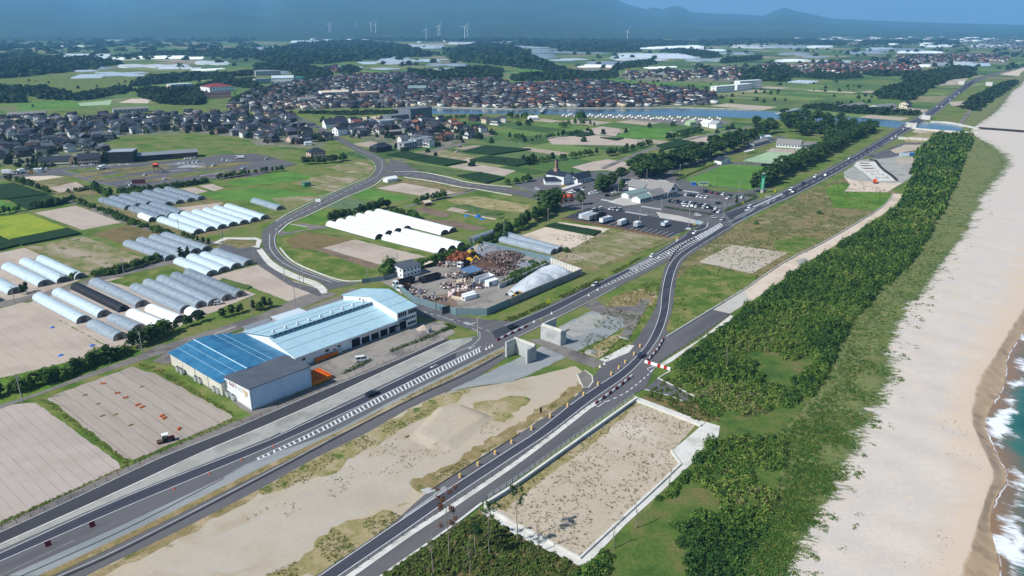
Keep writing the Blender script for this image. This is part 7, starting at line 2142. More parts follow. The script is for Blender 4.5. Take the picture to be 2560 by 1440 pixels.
for i, q in enumerate(sb):
 tag(inst('sandbag', SBM, None, (*q, .06),(0,0, radians(140 + 13 * (i % 3)))), f'large black sandbag, {nth(i + 1)} from the road in the site row', 'sandbag', 'black sandbags of the shore site')
for i, (x, y, mt, w) in enumerate([(2250,390, 'wall_pale_blue', 8),(2272,389, 'tarp_blue', 5),(2298,400, 'white_wall', 6),(2255,394, 'turf_court', 5)]):
 t = thing('site_cabin', ['pale site cabin at the shore site', 'blue site cabin at the shore site', 'white site box at the thicket edge', 'low green bins at the shore site'][i], 'cabin', (*G(x, y),.06), radians(-5))
 MB().box(0, w, 0,2.5,0,2.6 if i < 3 else 1.2).build('cabin_wall', mt, t); MB().box(-.1, w + .1,-.1,2.6,2.6 if i < 3 else 1.2,2.75 if i < 3 else 1.3).build('roof', 'metal_light', t)
panel_fence('shore_fence', 'dark low fence between sandy path and thicket', [(2125,605),(2200,560),(2240,525),(2268,490),(2272,470)],1.6, 'metal_dark', 3.0)
t = thing('timber_rack', 'dark wooden bench frame in the coastal thicket', 'bench', (*G(2210,568),.05), radians(10))
MB().box(0,7,0,1.2,.5,.65).build('seat', 'wood_brown', t)
for x in (.3,3.5,6.7): MB().box(x, x + .2,0,1.2,0,.5).build('leg', 'wood_brown', t)
BOAT = MB().add([(-3,-1,.2),(1.5,-1,.2),(3.2,0,.3),(1.5,1,.2),(-3,1,.2),(-3,-1.2,1.1),(1.6,-1.2,1.2),(3.6,0,1.5),(1.6,1.2,1.2),(-3,1.2,1.1)],[(4,3,2,1,0),(5,6,7,8,9),(0,1,6,5),(1,2,7,6),(2,3,8,7),(3,4,9,8),(4,0,5,9)]).mesh('hull', 'white_plastic')
BCAB = MB().frustum([(-1.5,-.8,1.1),(.8,-.8,1.1),(.8,.8,1.1),(-1.5,.8,1.1)],[(-1.4,-.7,2.2),(.2,-.7,2.2),(.2,.7,2.2),(-1.4,.7,2.2)]).mesh('cabin', 'white_plastic')
patch('marina_yard', [(1400,287),(1560,289),(1800,297),(1830,308),(1760,318),(1700,312),(1560,298),(1400,292)], 'asphalt_old', .04)
for i in range(60):
 f = i / 59
 x, y = 1410 + 390 * f, 290 + 10 * f + 3 * sin(i * 1.7) + (5 if i % 3 == 0 and i > 30 else 0)
 t = thing('small_boat', f'small white boat, {nth(i + 1)} from the footbridge in the riverside boat yard', 'boat', (*G(x, y),.3), radians(40 + (i * 37) % 50), 'boats in the riverside yard')
 inst('hull', BOAT, t); inst('cabin', BCAB, t)
# ================================================================ trees
def pine_crown(seed, n_clump=34, per=16, lo=.28, wide=.26, size=.055, flat_top=False):
 r = np.random.default_rng(seed)
 V, T = [],[]
 for k in range(n_clump):
  f = (k + r.uniform(0,1)) / n_clump
  z = lo + (1.0 - lo) * f
  env = wide * ((1 - f) ** .55 if not flat_top else (.75 + .5 * sin(pi * f)) * (1 if f < .8 else .7)) * r.uniform(.55,1.15)
  a = r.uniform(0,2 * pi)
  rr = env * r.uniform(.35,1.0)
  cx, cy = rr * cos(a), rr * sin(a)
  s = wide * r.uniform(.28,.45)
  for j in range(per):
   d = r.normal(0,1,3); d /= np.linalg.norm(d)
   c = np.array([cx, cy, z]) + d * s * np.array([1,1,.55]) * r.uniform(.5,1)
   nrm = d + r.normal(0,.5,3) + np.array([0,0,.5]); nrm /= np.linalg.norm(nrm)
   u = np.cross(nrm, r.normal(0,1,3)); u /= np.linalg.norm(u) + 1e-9
   w = np.cross(nrm, u)
   q = size * r.uniform(.6,1.4)
   b = len(V)
   V += [c + u * q * 1.2, c - u * q * .6 + w * q, c - u * q * .6 - w * q]
   T.append((b, b + 1, b + 2))
 return np.array(V), np.array(T)
def trunk_mesh(seed, h=.9, r0=.022, bend=.03, limbs=7, wide=.2, mat='bark', lo=.3):
 r = random.Random(seed)
 mb = MB()
 pts = [Vector((bend * sin(i * 1.1 + seed) * i / 6, bend * cos(i * .9 + seed) * i / 6, h * i / 6)) for i in range(7)]
 for i in range(6):
  mb.tube(pts[i], pts[i + 1], r0 * (1 - i / 7), r0 * (1 - (i + 1) / 7),6)
 for k in range(limbs):
  f = lo + (1 - lo) * (k + .5) / limbs * .9
  i = min(5, int(f * 6))
  p = pts[i].lerp(pts[i + 1], f * 6 - i)
  a = r.uniform(0,2 * pi)
  q = p + Vector((cos(a), sin(a),.35)) * wide * r.uniform(.5,.9)
  mb.tube(p, q, r0 * .4, r0 * .12,4)
 return mb.mesh('trunk', mat)
def crown_me(V, T, mat):
 return np_mesh('crown', V, T, mat)
def bush_shape(r):
 d = r.normal(0,1,3); d[2] = abs(d[2]) * 1.0; d /= np.linalg.norm(d)
 k = r.uniform(.62,1.0) * (1 + .22 * math.sin(5 * d[0] + 3 * d[1]) * math.cos(4 * d[1] - 2 * d[2]))
 return (d[0] * k, d[1] * k, d[2] * k * .95), d
TREES = {'pine': [], 'broad': [], 'shrub': [], 'brown': [], 'tall': []}
for s in range(5):
 V, T = pine_crown(100 + s, wide=.27, flat_top=s > 2)
 TREES['pine'].append((trunk_mesh(s), crown_me(V, T, 'pine_leaf')))
for s in range(3):
 V, T = pine_crown(140 + s, 44,15, lo=.38, wide=.24, size=.05, flat_top=True)
 TREES['tall'].append((trunk_mesh(40 + s, .92,.02,.035,9,.18), crown_me(V, T, 'pine_leaf')))
for s in range(3):
 V, T = leaf_cloud(420,200 + s, lambda r: ((lambda p, d: ((p[0] * .42, p[1] * .42,.3 + p[2] * .7), d))(*bush_shape(r))),.075)
 TREES['broad'].append((trunk_mesh(10 + s, .7,.03,.02,6,.2), crown_me(V, T, 'broad_leaf')))
for s in range(3):
 V, T = leaf_cloud(300,300 + s, lambda r: ((lambda p, d: ((p[0] * .62, p[1] * .62,.05 + p[2] * .95), d))(*bush_shape(r))),.11)
 TREES['shrub'].append((trunk_mesh(20 + s, .6,.03,.02,5,.25), crown_me(V, T, 'hedge_leaf')))
V, T = pine_crown(170,26,16, lo=.35, wide=.2, size=.04)
TREES['brown'].append((trunk_mesh(30,.95,.02,.03,8,.16, 'bark_grey'), crown_me(V, T, 'brown_leaf')))
TN = {'pine': ('pine_tree', 'pine'), 'tall': ('tall_pine', 'tall pine'), 'broad': ('broadleaf_tree', 'leafy tree'), 'shrub': ('shrub', 'green shrub'), 'brown': ('dead_pine', 'browned pine')}
def tree(xy, h, kind, label, group=None, wide=1.0, var=None):
 v = TREES[kind][(var if var is not None else random.randrange(99)) % len(TREES[kind])]
 t = thing(TN[kind][0], label, 'shrub' if kind == 'shrub' else 'tree', (xy[0], xy[1],0), random.uniform(0,6.28), group)
 inst('trunk', v[0], t, scale=(h, h, h))
 inst('crown', v[1], t, scale=(h * wide, h * wide, h))
 return t
def tree_row(pts, n, hr, kinds, where, group, jit=1.0, wide=1.0, seed=0):
 r = random.Random(seed + n)
 p = smooth(W(pts))
 q = resample(p, .5)
 for i in range(n):
  f = (i + .5 + r.uniform(-.3,.3)) / n
  x, y = q[min(len(q) - 1, int(f * len(q)))]
  k = r.choice(kinds)
  tree((x + r.uniform(-jit, jit), y + r.uniform(-jit, jit)), r.uniform(*hr), k, f'{TN[k][1]}, {nth(i + 1)} {where}', group, wide * r.uniform(.9,1.25))
def tree_patch(pts, n, hr, kinds, where, group, seed=0, wide=1.0):
 r = random.Random(seed)
 P = sorted(poly_points(W(pts), n, seed), key=lambda p: p[0])
 for i, p in enumerate(P):
  k = r.choice(kinds)
  tree(p, r.uniform(*hr), k, f'{TN[k][1]}, {nth(i + 1)} from the left {where}', group, wide * r.uniform(.9,1.2))
PB, PS = ['pine', 'broad', 'pine'],['shrub', 'broad', 'shrub', 'pine']
tree_row([(-40,1000),(120,955),(312,884)],22,(3.2,5.4), PB + ['shrub'], 'along the lane above the striped field', 'windbreak along the lane', 1.0,1.25,1)
tree_row([(330,872),(360,862),(420,832)],7,(5.5,7.2),['broad', 'pine', 'broad'], 'beside the bend pole', 'trees at the lane bend', .8,1.15,2)
tree_row([(440,826),(520,797)],5,(3.8,5.6),['pine'], 'between lane and white tunnels', 'trees along the upper lane', .6,1.2,3)
tree_row([(550,795),(610,780),(685,768)],8,(3.0,5.0), PB, 'above the packing hall lane', 'trees along the upper lane', 1.0,1.2,4)
tree_row([(225,694),(300,680),(397,652)],15,(3.2,4.6),['broad', 'shrub', 'broad'], 'in the shrub row on the farm lane', 'shrub row on the farm lane', .6,1.2,5)
tree_row([(150,705),(200,694)],4,(2.5,3.5),['shrub', 'broad'], 'beside the pale tunnel ends', 'shrubs at the tunnel ends', .5,1.2,6)
tree_row([(55,738),(70,730)],2,(4,5),['pine'], 'at the tunnel corner', 'shrubs at the tunnel ends', .5,1,7)
tree_row([(195,508),(270,534),(330,560),(435,590)],26,(2.6,4.4), PS, 'in the hedge between sand field and grey tunnels', 'hedge by the grey tunnels', .6,1.15,8)
tree_row([(452,590),(475,598),(530,618)],6,(2.6,4.2),['broad', 'pine'], 'below the pole at the pale tunnels', 'hedge by the grey tunnels', .6,1,9)
tree_row([(445,646),(476,640)],2,(5.0,6.2),['pine'], 'standing before the clear tunnels', 'pines before the clear tunnels', .1,.9,10)
tree_row([(78,522),(130,515),(186,503)],13,(3.5,5.2), PB, 'along the dark crop edge', 'trees along the dark crop', .8,1.2,11)
tree_row([(-20,540),(60,526)],6,(3.5,5.0), PB, 'at the yellow rice corner', 'trees along the dark crop', .8,1.2,12)
tree_row([(10,452),(60,462),(125,487)],11,(4.0,6.0), PB, 'in the diagonal hedge beside the dark crop', 'diagonal hedge', .8,1.2,13)
tree_row([(170,482),(218,474)],4,(2.5,3.4),['shrub', 'broad'], 'in the little sandy lot', 'bushes in the sandy lot', 1.0,1.4,14)
tree_row([(235,470),(262,490),(335,487)],11,(4.5,6.5), PB, 'at the driving school corner', 'trees behind the driving school', 1.2,1.25,15)
tree_row([(335,480),(430,470),(520,456)],24,(3.2,4.6),['shrub', 'broad', 'pine'], 'in the driving school hedge', 'driving school hedge', .5,1.25,16)
tree_row([(540,450),(640,434),(705,428)],18,(3.2,5.2), PB, 'in the hedge east of the driving school', 'driving school hedge', .8,1.2,17)
tree_row([(755,412),(800,410),(862,402)],12,(4.5,7.0),['broad', 'pine'], 'around the dark hipped house', 'garden of the hipped house', 2.0,1.2,18)
tree_row([(822,556),(872,545)],7,(5.0,6.6), PB, 'behind the long white tunnels', 'trees behind the white tunnels', 1.2,1.25,19)
tree_row([(888,540),(930,530),(975,517)],11,(5.0,7.4), PB, 'in the rising row behind the white tunnels', 'trees behind the white tunnels', 1.0,1.2,20)
tree_row([(975,536),(1042,548)],8,(4.0,5.6),['broad', 'pine'], 'over the white tunnel ridge', 'trees behind the white tunnels', 1.0,1.2,21)
tree_row([(1035,512),(1072,503),(1110,495)],7,(4.0,6.0), PB, 'on the garden track', 'trees on the garden track', 1.0,1.1,22)
tree_row([(960,690),(985,684)],4,(6.5,9.0),['pine', 'broad'], 'beside the scrap yard office', 'trees by the scrap yard office', 1.2,1.2,23)
tree_row([(1010,684),(1060,665),(1110,648),(1180,624)],24,(3.0,4.4),['shrub', 'broad', 'pine'], 'in the hedge behind the scrap yard', 'hedge behind the scrap yard', .8,1.2,24)
tree_row([(1180,622),(1245,600)],9,(3.4,5.2), PB, 'in the hedge by the lone grey tunnel', 'hedge behind the scrap yard', .8,1.2,25)
tree_row([(1240,596),(1300,570),(1395,528)],18,(6.0,9.0), PB, 'along the shaded lane to the orange hut', 'trees along the shaded lane', 1.5,1.2,26)
tree_row([(1300,660),(1340,668),(1275,695)],8,(2.2,3.0),['shrub'], 'on the wall beside the gravel pile', 'shrubs by the gravel wall', .5,1.2,27)
tree_row([(1255,715),(1310,692),(1365,665)],16,(2.4,3.6),['shrub', 'broad'], 'in the strip along the gravel wall', 'shrubs by the gravel wall', .4,1.2,28)
tree_patch([(1348,520),(1395,510),(1405,528),(1365,540)],6,(11,14.5),['pine'], 'in the tall clump by the orange hut', 'tall clump by the orange hut', 29,1.2)
tree_row([(1402,520),(1430,514)],3,(6,9),['brown', 'broad', 'brown'], 'beside the orange hut', 'tall clump by the orange hut', 1,1,30)
tree((G(1452,512)),9.0, 'pine', 'lone pine at the crossing beside the orange hut', None, 1.0)
tree((G(1553,478)),8.5, 'pine', 'lone pine in the front car park', None, 1.15)
tree((G(1841,511)),4.0, 'pine', 'little pine on the car park island', None, 1.2)
tree((G(1416,630)),2.8, 'shrub', 'round dark bush at the clear tunnel ends', None, 1.1)
tree((G(1890,560)),2.2, 'shrub', 'round dark bush in the dry grass by the junction', None, 1.2)
tree((G(2048,535)),2.4, 'shrub', 'round dark bush in the middle of the dry grass', None, 1.3)
tree_patch([(1485,480),(1500,465),(1555,452),(1545,470),(1510,485)],9,(9,12),['pine', 'tall'], 'in the car park clump', 'pines in the car park', 31,1.6)
tree_patch([(1575,440),(1600,420),(1700,400),(1720,412),(1660,445),(1600,450)],34,(10,14),['tall', 'pine'], 'behind the station roofs', 'pines behind the station', 32,1.6)
tree_row([(1690,425),(1760,398),(1830,375),(1885,350)],26,(10,13),['tall', 'pine'], 'along the avenue to the river', 'pines along the avenue', 3.0,1.5,33)
tree_row([(1720,395),(1800,365),(1860,345)],14,(9,12),['tall', 'pine'], 'in the back row of the avenue', 'pines along the avenue', 3.0,1.5,34)
tree_patch([(1880,318),(1960,296),(2080,302),(2140,318),(2110,345),(2060,366),(2050,345),(1960,335),(1900,345)],58,(10,14),['tall', 'pine', 'tall'], 'in the riverside park', 'pines of the riverside park', 35,1.6)
for k, (o, n) in enumerate(((0,34),(-7,34),(-14,32))):
 tree_row([(1898 + o, 474 + o * .4),(1960 + o, 440 + o * .4),(2060 + o, 392 + o * .4),(2130 + o, 352 + o * .4),(2190 + o, 326 + o * .3)], n, (9,12),['tall', 'pine'],['nearest the coast road in the belt', 'in the middle of the coast road belt', 'at the back of the coast road belt'][k], 'pine belt along the coast road', 1.8,1.45,36 + k)
tree((G(1884,480)),9, 'tall', 'single pine beside the green sign pillar', None, 1.1)
tree_row([(1265,462),(1300,458),(1330,452)],4,(4.5,6),['broad', 'pine'], 'at the crop field end', 'trees at the crop field end', 1.5,1.2,40)
tree_row([(1310,415),(1350,405),(1400,400),(1490,386)],13,(5,7.5), PB, 'behind the brick chimneys', 'trees behind the chimneys', 2,1.2,41)
tree_row([(1515,392),(1560,380),(1625,362)],12,(5,7.5), PB, 'along the field lane', 'trees along the field lane', 1.5,1.2,42)
tree_row([(1265,345),(1330,350),(1400,342),(1450,335)],16,(4,6.5), PB, 'in the hedge across the plots', 'hedge across the plots', 2.5,1.2,43)
tree_row([(1400,322),(1430,312),(1500,318)],8,(5,8),['broad', 'pine'], 'between the plots and the boat yard', 'trees by the boat yard', 3,1.2,44)
tree_row([(1660,352),(1700,345),(1745,332)],9,(5,8), PB, 'in the clump by the marina fields', 'trees by the marina fields', 2,1.2,45)
tree_row([(1270,292),(1290,298),(1310,292),(1340,300)],8,(5,8),['broad', 'pine'], 'beside the vaulted field shed', 'trees by the river fields', 4,1.2,46)
tree_row([(1447,300),(1460,302)],3,(9,11),['broad'], 'on the river bank by the boats', 'trees by the river fields', 2,1.2,47)
tree_row([(1120,300),(1150,296),(1210,292)],9,(4,6),['broad'], 'on the bank beyond the grey block', 'trees by the river fields', 3,1.2,48)
def hedge(label, pts, h, w, mat='hedge_leaf'):
 p = resample(smooth(W(pts)),.35)
 V, T = [],[]
 r = np.random.default_rng(len(p))
 L = len(p)
 for i in range(L * 9):
  k = r.integers(L)
  x, y = p[k]
  c = np.array([x + r.uniform(-w, w) / 2, y + r.uniform(-w, w) / 2, r.uniform(.1,1) * h])
  d = r.normal(0,1,3) + np.array([0,0,.6]); d /= np.linalg.norm(d)
  u = np.cross(d, r.normal(0,1,3)); u /= np.linalg.norm(u) + 1e-9
  q = .26 * r.uniform(.6,1.3)
  b = len(V)
  ww = np.cross(d, u)
  V += [c + u * q, c - u * q * .5 + ww * q, c - u * q * .5 - ww * q]; T.append((b, b + 1, b + 2))
 o = bpy.data.objects.new('hedge', np_mesh('hedge', V, T, mat))
 link(o); tag(o, label, 'hedge')
hedge('clipped hedge along the coast road side of the car park', [(1808,530),(1850,512),(1890,494),(1875,488),(1862,486)],1.3,2.2)
hedge('clipped hedge along the crossing side of the car park', [(1662,519),(1700,526),(1780,538)],1.2,1.8)
hedge('low hedge in the middle of the front car park', [(1530,492),(1558,482)],1.0,1.5)
hedge('low hedge behind the parked row on the lawn side', [(1770,478),(1830,488),(1880,492)],.9,1.2)
hedge('hedge along the sports track', [(1690,452),(1740,430),(1800,406)],1.0,1.2)
hedge('weedy hedge strip at the edge of the packing hall yard', [(975,880),(1040,856),(1100,832),(1130,818)],.9,1.6, 'hedge_leaf')
hedge('overgrown strip beside the parked white van', [(858,935),(900,915),(925,902)],.9,1.8, 'hedge_leaf')
hedge('shrubs around the foot of the direction sign', [(1112,812),(1135,818),(1100,830)],1.2,1.5, 'hedge_leaf')
def spindly(base, top, label, kind, seed):
 x, y = G(*base)
 h = HH(base[0], base[1], top)
 r = random.Random(seed)
 t = thing('thin_pine', label, 'tree', (x, y, 0), r.uniform(0,6))
 mb = MB()
 pts = [Vector((.5 * sin(i * .8 + seed) * i / 8,.5 * cos(i * .7 + seed) * i / 8, h * i / 8)) for i in range(9)]
 for i in range(8):
  mb.tube(pts[i], pts[i + 1],.15 * (1 - i / 10),.15 * (1 - (i + 1) / 10),6)
 br = []
 for k in range(16 if kind != 'bare' else 10):
  f = .5 + .48 * k / 16
  i = min(7, int(f * 8)); p = pts[i].lerp(pts[i + 1], f * 8 - i)
  a = r.uniform(0,6.28)
  q = p + Vector((cos(a), sin(a), r.uniform(-.1,.5))) * h * r.uniform(.05,.13)
  mb.tube(p, q, .05,.015,4)
  br.append(q)
 mb.build('trunk', 'bark_grey', t)
 if kind != 'bare':
  rr = np.random.default_rng(seed)
  V, T = [],[]
  for q in br:
   if kind == 'green' and q.z < h * .68: continue
   for j in range(60):
    d = rr.normal(0,1,3); d /= np.linalg.norm(d)
    c = np.array(q) + d * rr.uniform(.2,1) * .85 * np.array([1,1,.7])
    u = np.cross(d, rr.normal(0,1,3)); u /= np.linalg.norm(u); w = np.cross(d, u)
    s = .13 * rr.uniform(.6,1.4); b = len(V)
    V += [c + u * s * 1.5, c - u * s + w * s, c - u * s - w * s]; T.append((b, b + 1, b + 2))
  inst('crown', np_mesh('crown', V, T, 'brown_leaf' if kind == 'brown' else 'pine_leaf'), t)
spindly((1122,1394),1222, 'tall browned pine in front of the new road', 'brown', 1)
spindly((1223,1389),1246, 'thin green-topped pine beside the concrete kerb', 'green', 2)
spindly((1293,1353),1208, 'leaning green-topped pine over the basin wall', 'green', 3)
spindly((1190,1398),1305, 'twin-stemmed low pine behind the browned pine', 'green', 4)
spindly((1083,1439),1315, 'bare dying pine at the bottom edge', 'bare', 5)
spindly((1345,1380),1290, 'dead grey tree at the basin corner', 'bare', 6)
spindly((1672,1220),1150, 'dead grey tree over the concrete strip', 'bare', 7)
spindly((1590,1320),1245, 'dead tree leaning over the outer kerb', 'bare', 8)
spindly((1815,925),858, 'bare pale trunk in the dark thicket', 'bare', 9)
spindly((1175,1430),1350, 'bare trunk in the brown scrub', 'bare', 10)
spindly((1535,1370),1300, 'bare branching shrub tree below the basin', 'bare', 11)
def bush_proto(seed, n, size, flatk=1.0):
 V, T = leaf_cloud(n, seed, bush_shape, size)
 V[:, 2] *= flatk
 return V, T
BUSH = [bush_proto(400 + i, 150,.17) for i in range(6)]
BUSH_LO = [bush_proto(420 + i, 70,.26) for i in range(5)]
TUFT = [leaf_cloud(9,440 + i, lambda r: ((r.normal(0,.35), r.normal(0,.35), r.uniform(.1,.7)),(r.normal(), r.normal(),.3)),.28) for i in range(5)]
THICKET = [(2345,340),(2430,345),(2405,400),(2382,470),(2335,560),(2292,640),(2205,720),(2135,800),(2092,880),(2052,960),(1992,1040),(1955,1085),(1962,1150),(1932,1250),(1902,1330),(1852,1440),(1800,1520),
           (1400,1520),(1440,1440),(1475,1414),(1600,1290),(1720,1175),(1802,1080),(1800,1062),(1745,1000),(1690,950),(1690,905),(1750,862),(1842,795),(1940,718),(2025,660),(2105,612),(2245,522),(2275,470),(2295,385)]
nmat('thicket_floor', [S(60,88,38), S(82,104,46), S(108,106,66)],.12,1.5,.4)
patch('thicket_ground', THICKET, 'thicket_floor', .022, rough=1.0)
def thicket():
 P = W(THICKET)
 pts, sc_, rn, szz = [],[],[],[]
 r = random.Random(77)
 ys = [p[1] for p in P]
 y = min(ys)
 while y < max(ys):
  row = 1.75 + max(0,(y - 250)) * .004
  xs = [p[0] for p in P]
  x = min(xs)
  while x < max(xs):
   x += row * r.uniform(.75,1.35)
   xx, yy = x, y + r.uniform(-.6,.6) * row
   if not in_poly(xx, yy, P): continue
   dens = noise.noise(Vector((xx * .05, yy * .05,2))) + .5 * noise.noise(Vector((xx * .15, yy * .15,9)))
   near_low = yy < 215
   if dens < (-.34 if not near_low else -.1): continue
   hgt = (1.0 + .7 * noise.noise(Vector((xx * .07, yy * .07,30)))) * (1 if not near_low else .75)
   s = row * r.uniform(.75,1.15)
   pts.append((xx, yy, -.1)); sc_.append(s); szz.append(s * max(.6, hgt) * r.uniform(.8,2.0))
   rn.append(min(1, max(0,.30 + .62 * noise.noise(Vector((xx * .035, yy * .035,50))) + (.18 if near_low else 0) + r.uniform(-.3,.3))))
  y += row * .9
 n = len(pts)
 near = np.array([p[1] < 420 for p in pts])
 pts, sc_, rn, szz = map(np.array, (pts, sc_, rn, szz))
 scatter('coastal_thicket', BUSH, pts[near], sc_[near], 'thicket_leaf', 'dense dark green thicket of wind-cut pines along the shore', 'thicket', rnd=rn[near], sz=szz[near])
 scatter('coastal_thicket', BUSH_LO, pts[~near], sc_[~near] * 1.1, 'thicket_leaf', 'far dark green thicket strip running along the beach', 'thicket', rnd=rn[~near], sz=szz[~near])
 print('thicket', n)
thicket()
def rows_of(poly, n, seed, z=.02, dens=None, thr=-1):
 out = []
 for x, y in poly_points(W(poly), n, seed):
  if dens and noise.noise(Vector((x * dens, y * dens, seed))) < thr: continue
  out.append((x, y, z))
 return np.array(out)
A = rows_of([(960,1440),(1110,1338),(1200,1285),(1300,1345),(1448,1418),(1420,1500),(880,1500)],1300,1)
scatter('low_scrub', BUSH_LO, A, RNG.uniform(.45,1.1, len(A)), 'scrub_leaf', 'low brown and green scrub below the new road', 'scrub')
A = rows_of([(1690,950),(1740,1000),(1800,1055),(1745,1052),(1610,990),(1680,940)],260,2)
scatter('low_scrub', BUSH_LO, A, RNG.uniform(.3,.8, len(A)), 'scrub_leaf', 'low scrub around the spur path', 'scrub')
A = rows_of([(1215,1262),(1585,1008),(1742,1062),(1680,1130),(1700,1160),(1575,1275),(1450,1392)],1700,3, dens=.12, thr=-.25)
scatter('sand_weeds', TUFT, A, RNG.uniform(.16,.5, len(A)), 'weed_leaf', 'scattered dry weed tufts in the sandy basin', 'weeds')
A = np.concatenate([rows_of(p, n, 10 + i, dens=.12, thr=-.05) for i, (p, n) in enumerate([
 ([(640,1228),(920,1082),(1110,985),(1180,975),(1000,1075),(870,1150),(840,1185),(660,1240)],1600),([(660,1440),(760,1395),(830,1320),(980,1280),(1010,1290),(960,1328),(795,1442)],1300),
 ([(1010,1210),(1110,1172),(1300,1082),(1445,955),(1458,975),(1300,1080),(1115,1196)],900),([(600,1300),(800,1210),(1000,1090),(1250,1000),(1250,1080),(1000,1180),(700,1300)],700)])])
scatter('sand_weeds', TUFT, A, RNG.uniform(.14,.42, len(A)), 'green_weed', 'green and straw weed tufts on the waste ground', 'weeds')
A = np.concatenate([rows_of(p, n, 20 + i, dens=.08, thr=-.2) for i, (p, n) in enumerate([
 ([(1690,660),(1760,602),(1930,527),(2000,490),(2120,442),(2240,485),(2070,600),(1870,718),(1685,830),(1672,800)],3200),([(1440,890),(1515,765),(1560,730),(1655,692),(1640,770),(1575,862),(1520,902)],900),
 ([(1225,800),(1290,790),(1460,712),(1640,625),(1690,598),(1480,715),(1362,767),(1280,804)],1100),([(1290,640),(1400,590),(1500,580),(1480,660)],300)])])
scatter('rough_grass', TUFT, A, RNG.uniform(.3,.8, len(A)), 'scrub_leaf', 'rough green and straw grass tufts beside the roads', 'grass')
A = np.concatenate([rows_of(p, n, 40 + i) for i, (p, n) in enumerate([
 ([(100,1000),(120,1000),(325,1155),(318,1168),(300,1150)],260),([(0,1305),(305,1168),(330,1160),(0,1318)],260),([(330,905),(400,920),(600,1045),(580,1040),(395,935)],420),([(0,945),(255,886),(330,880),(345,890),(0,1012)],700),
 ([(335,1150),(580,1046),(605,1050),(330,1162)],200),([(1000,1000),(1262,872),(1268,876),(1010,1005)],160)])])
scatter('verge_grass', TUFT, A, RNG.uniform(.2,.5, len(A)), 'green_weed', 'bright green grass tufts on the field margins', 'grass')
def dune():
 r = random.Random(4)
 pts = []
 n = len(BL[0])
 for _ in range(24000):
  i = min(n - 2, int(abs(r.gauss(0,.38)) * n));
  if i > n * .75: continue
  t = r.betavariate(1.4,1.0) * 1.25
  b = 0 if t < 1 else 1
  f = t if b == 0 else (t - 1)
  x = BL[b][i][0] * (1 - f) + BL[b + 1][i][0] * f + r.uniform(-1,1); y = BL[b][i][1] * (1 - f) + BL[b + 1][i][1] * f + r.uniform(-1.5,1.5)
  if t > .9 and noise.noise(Vector((x * .25, y * .25,3))) < (t - .9) * 2.2 - .3: continue
  pts.append((x, y, .15))
 A = np.array(pts)
 scatter('dune_grass', TUFT, A, RNG.uniform(.3,.85, len(A)), 'dune_leaf', 'green dune grass thinning out over the sand', 'grass')
dune()
def drift():
 r = random.Random(14)
 pts = []
 n = len(BL[0])
 for _ in range(900):
  i = min(n - 2, int(abs(r.gauss(0,.3)) * n))
  if i > n * .7: continue
  t = r.choice([r.uniform(0,.35), r.gauss(.88,.05), r.gauss(.75,.05), r.uniform(0,1)])
  if not 0 < t < 1: continue
  x = BL[1][i][0] * (1 - t) + BL[2][i][0] * t + r.uniform(-1,1); y = BL[1][i][1] * (1 - t) + BL[2][i][1] * t + r.uniform(-1.5,1.5)
  if noise.noise(Vector((x * .08, y * .08,3))) < -.05: continue
  pts.append((x, y, .12))
 A = np.array(pts)
 scatter('driftwood_bits', TUFT, A, RNG.uniform(.12,.4, len(A)), 'weed_leaf', 'small dark driftwood and weed bits strewn on the sand', 'debris', sz=RNG.uniform(.08,.2, len(A)))
drift()
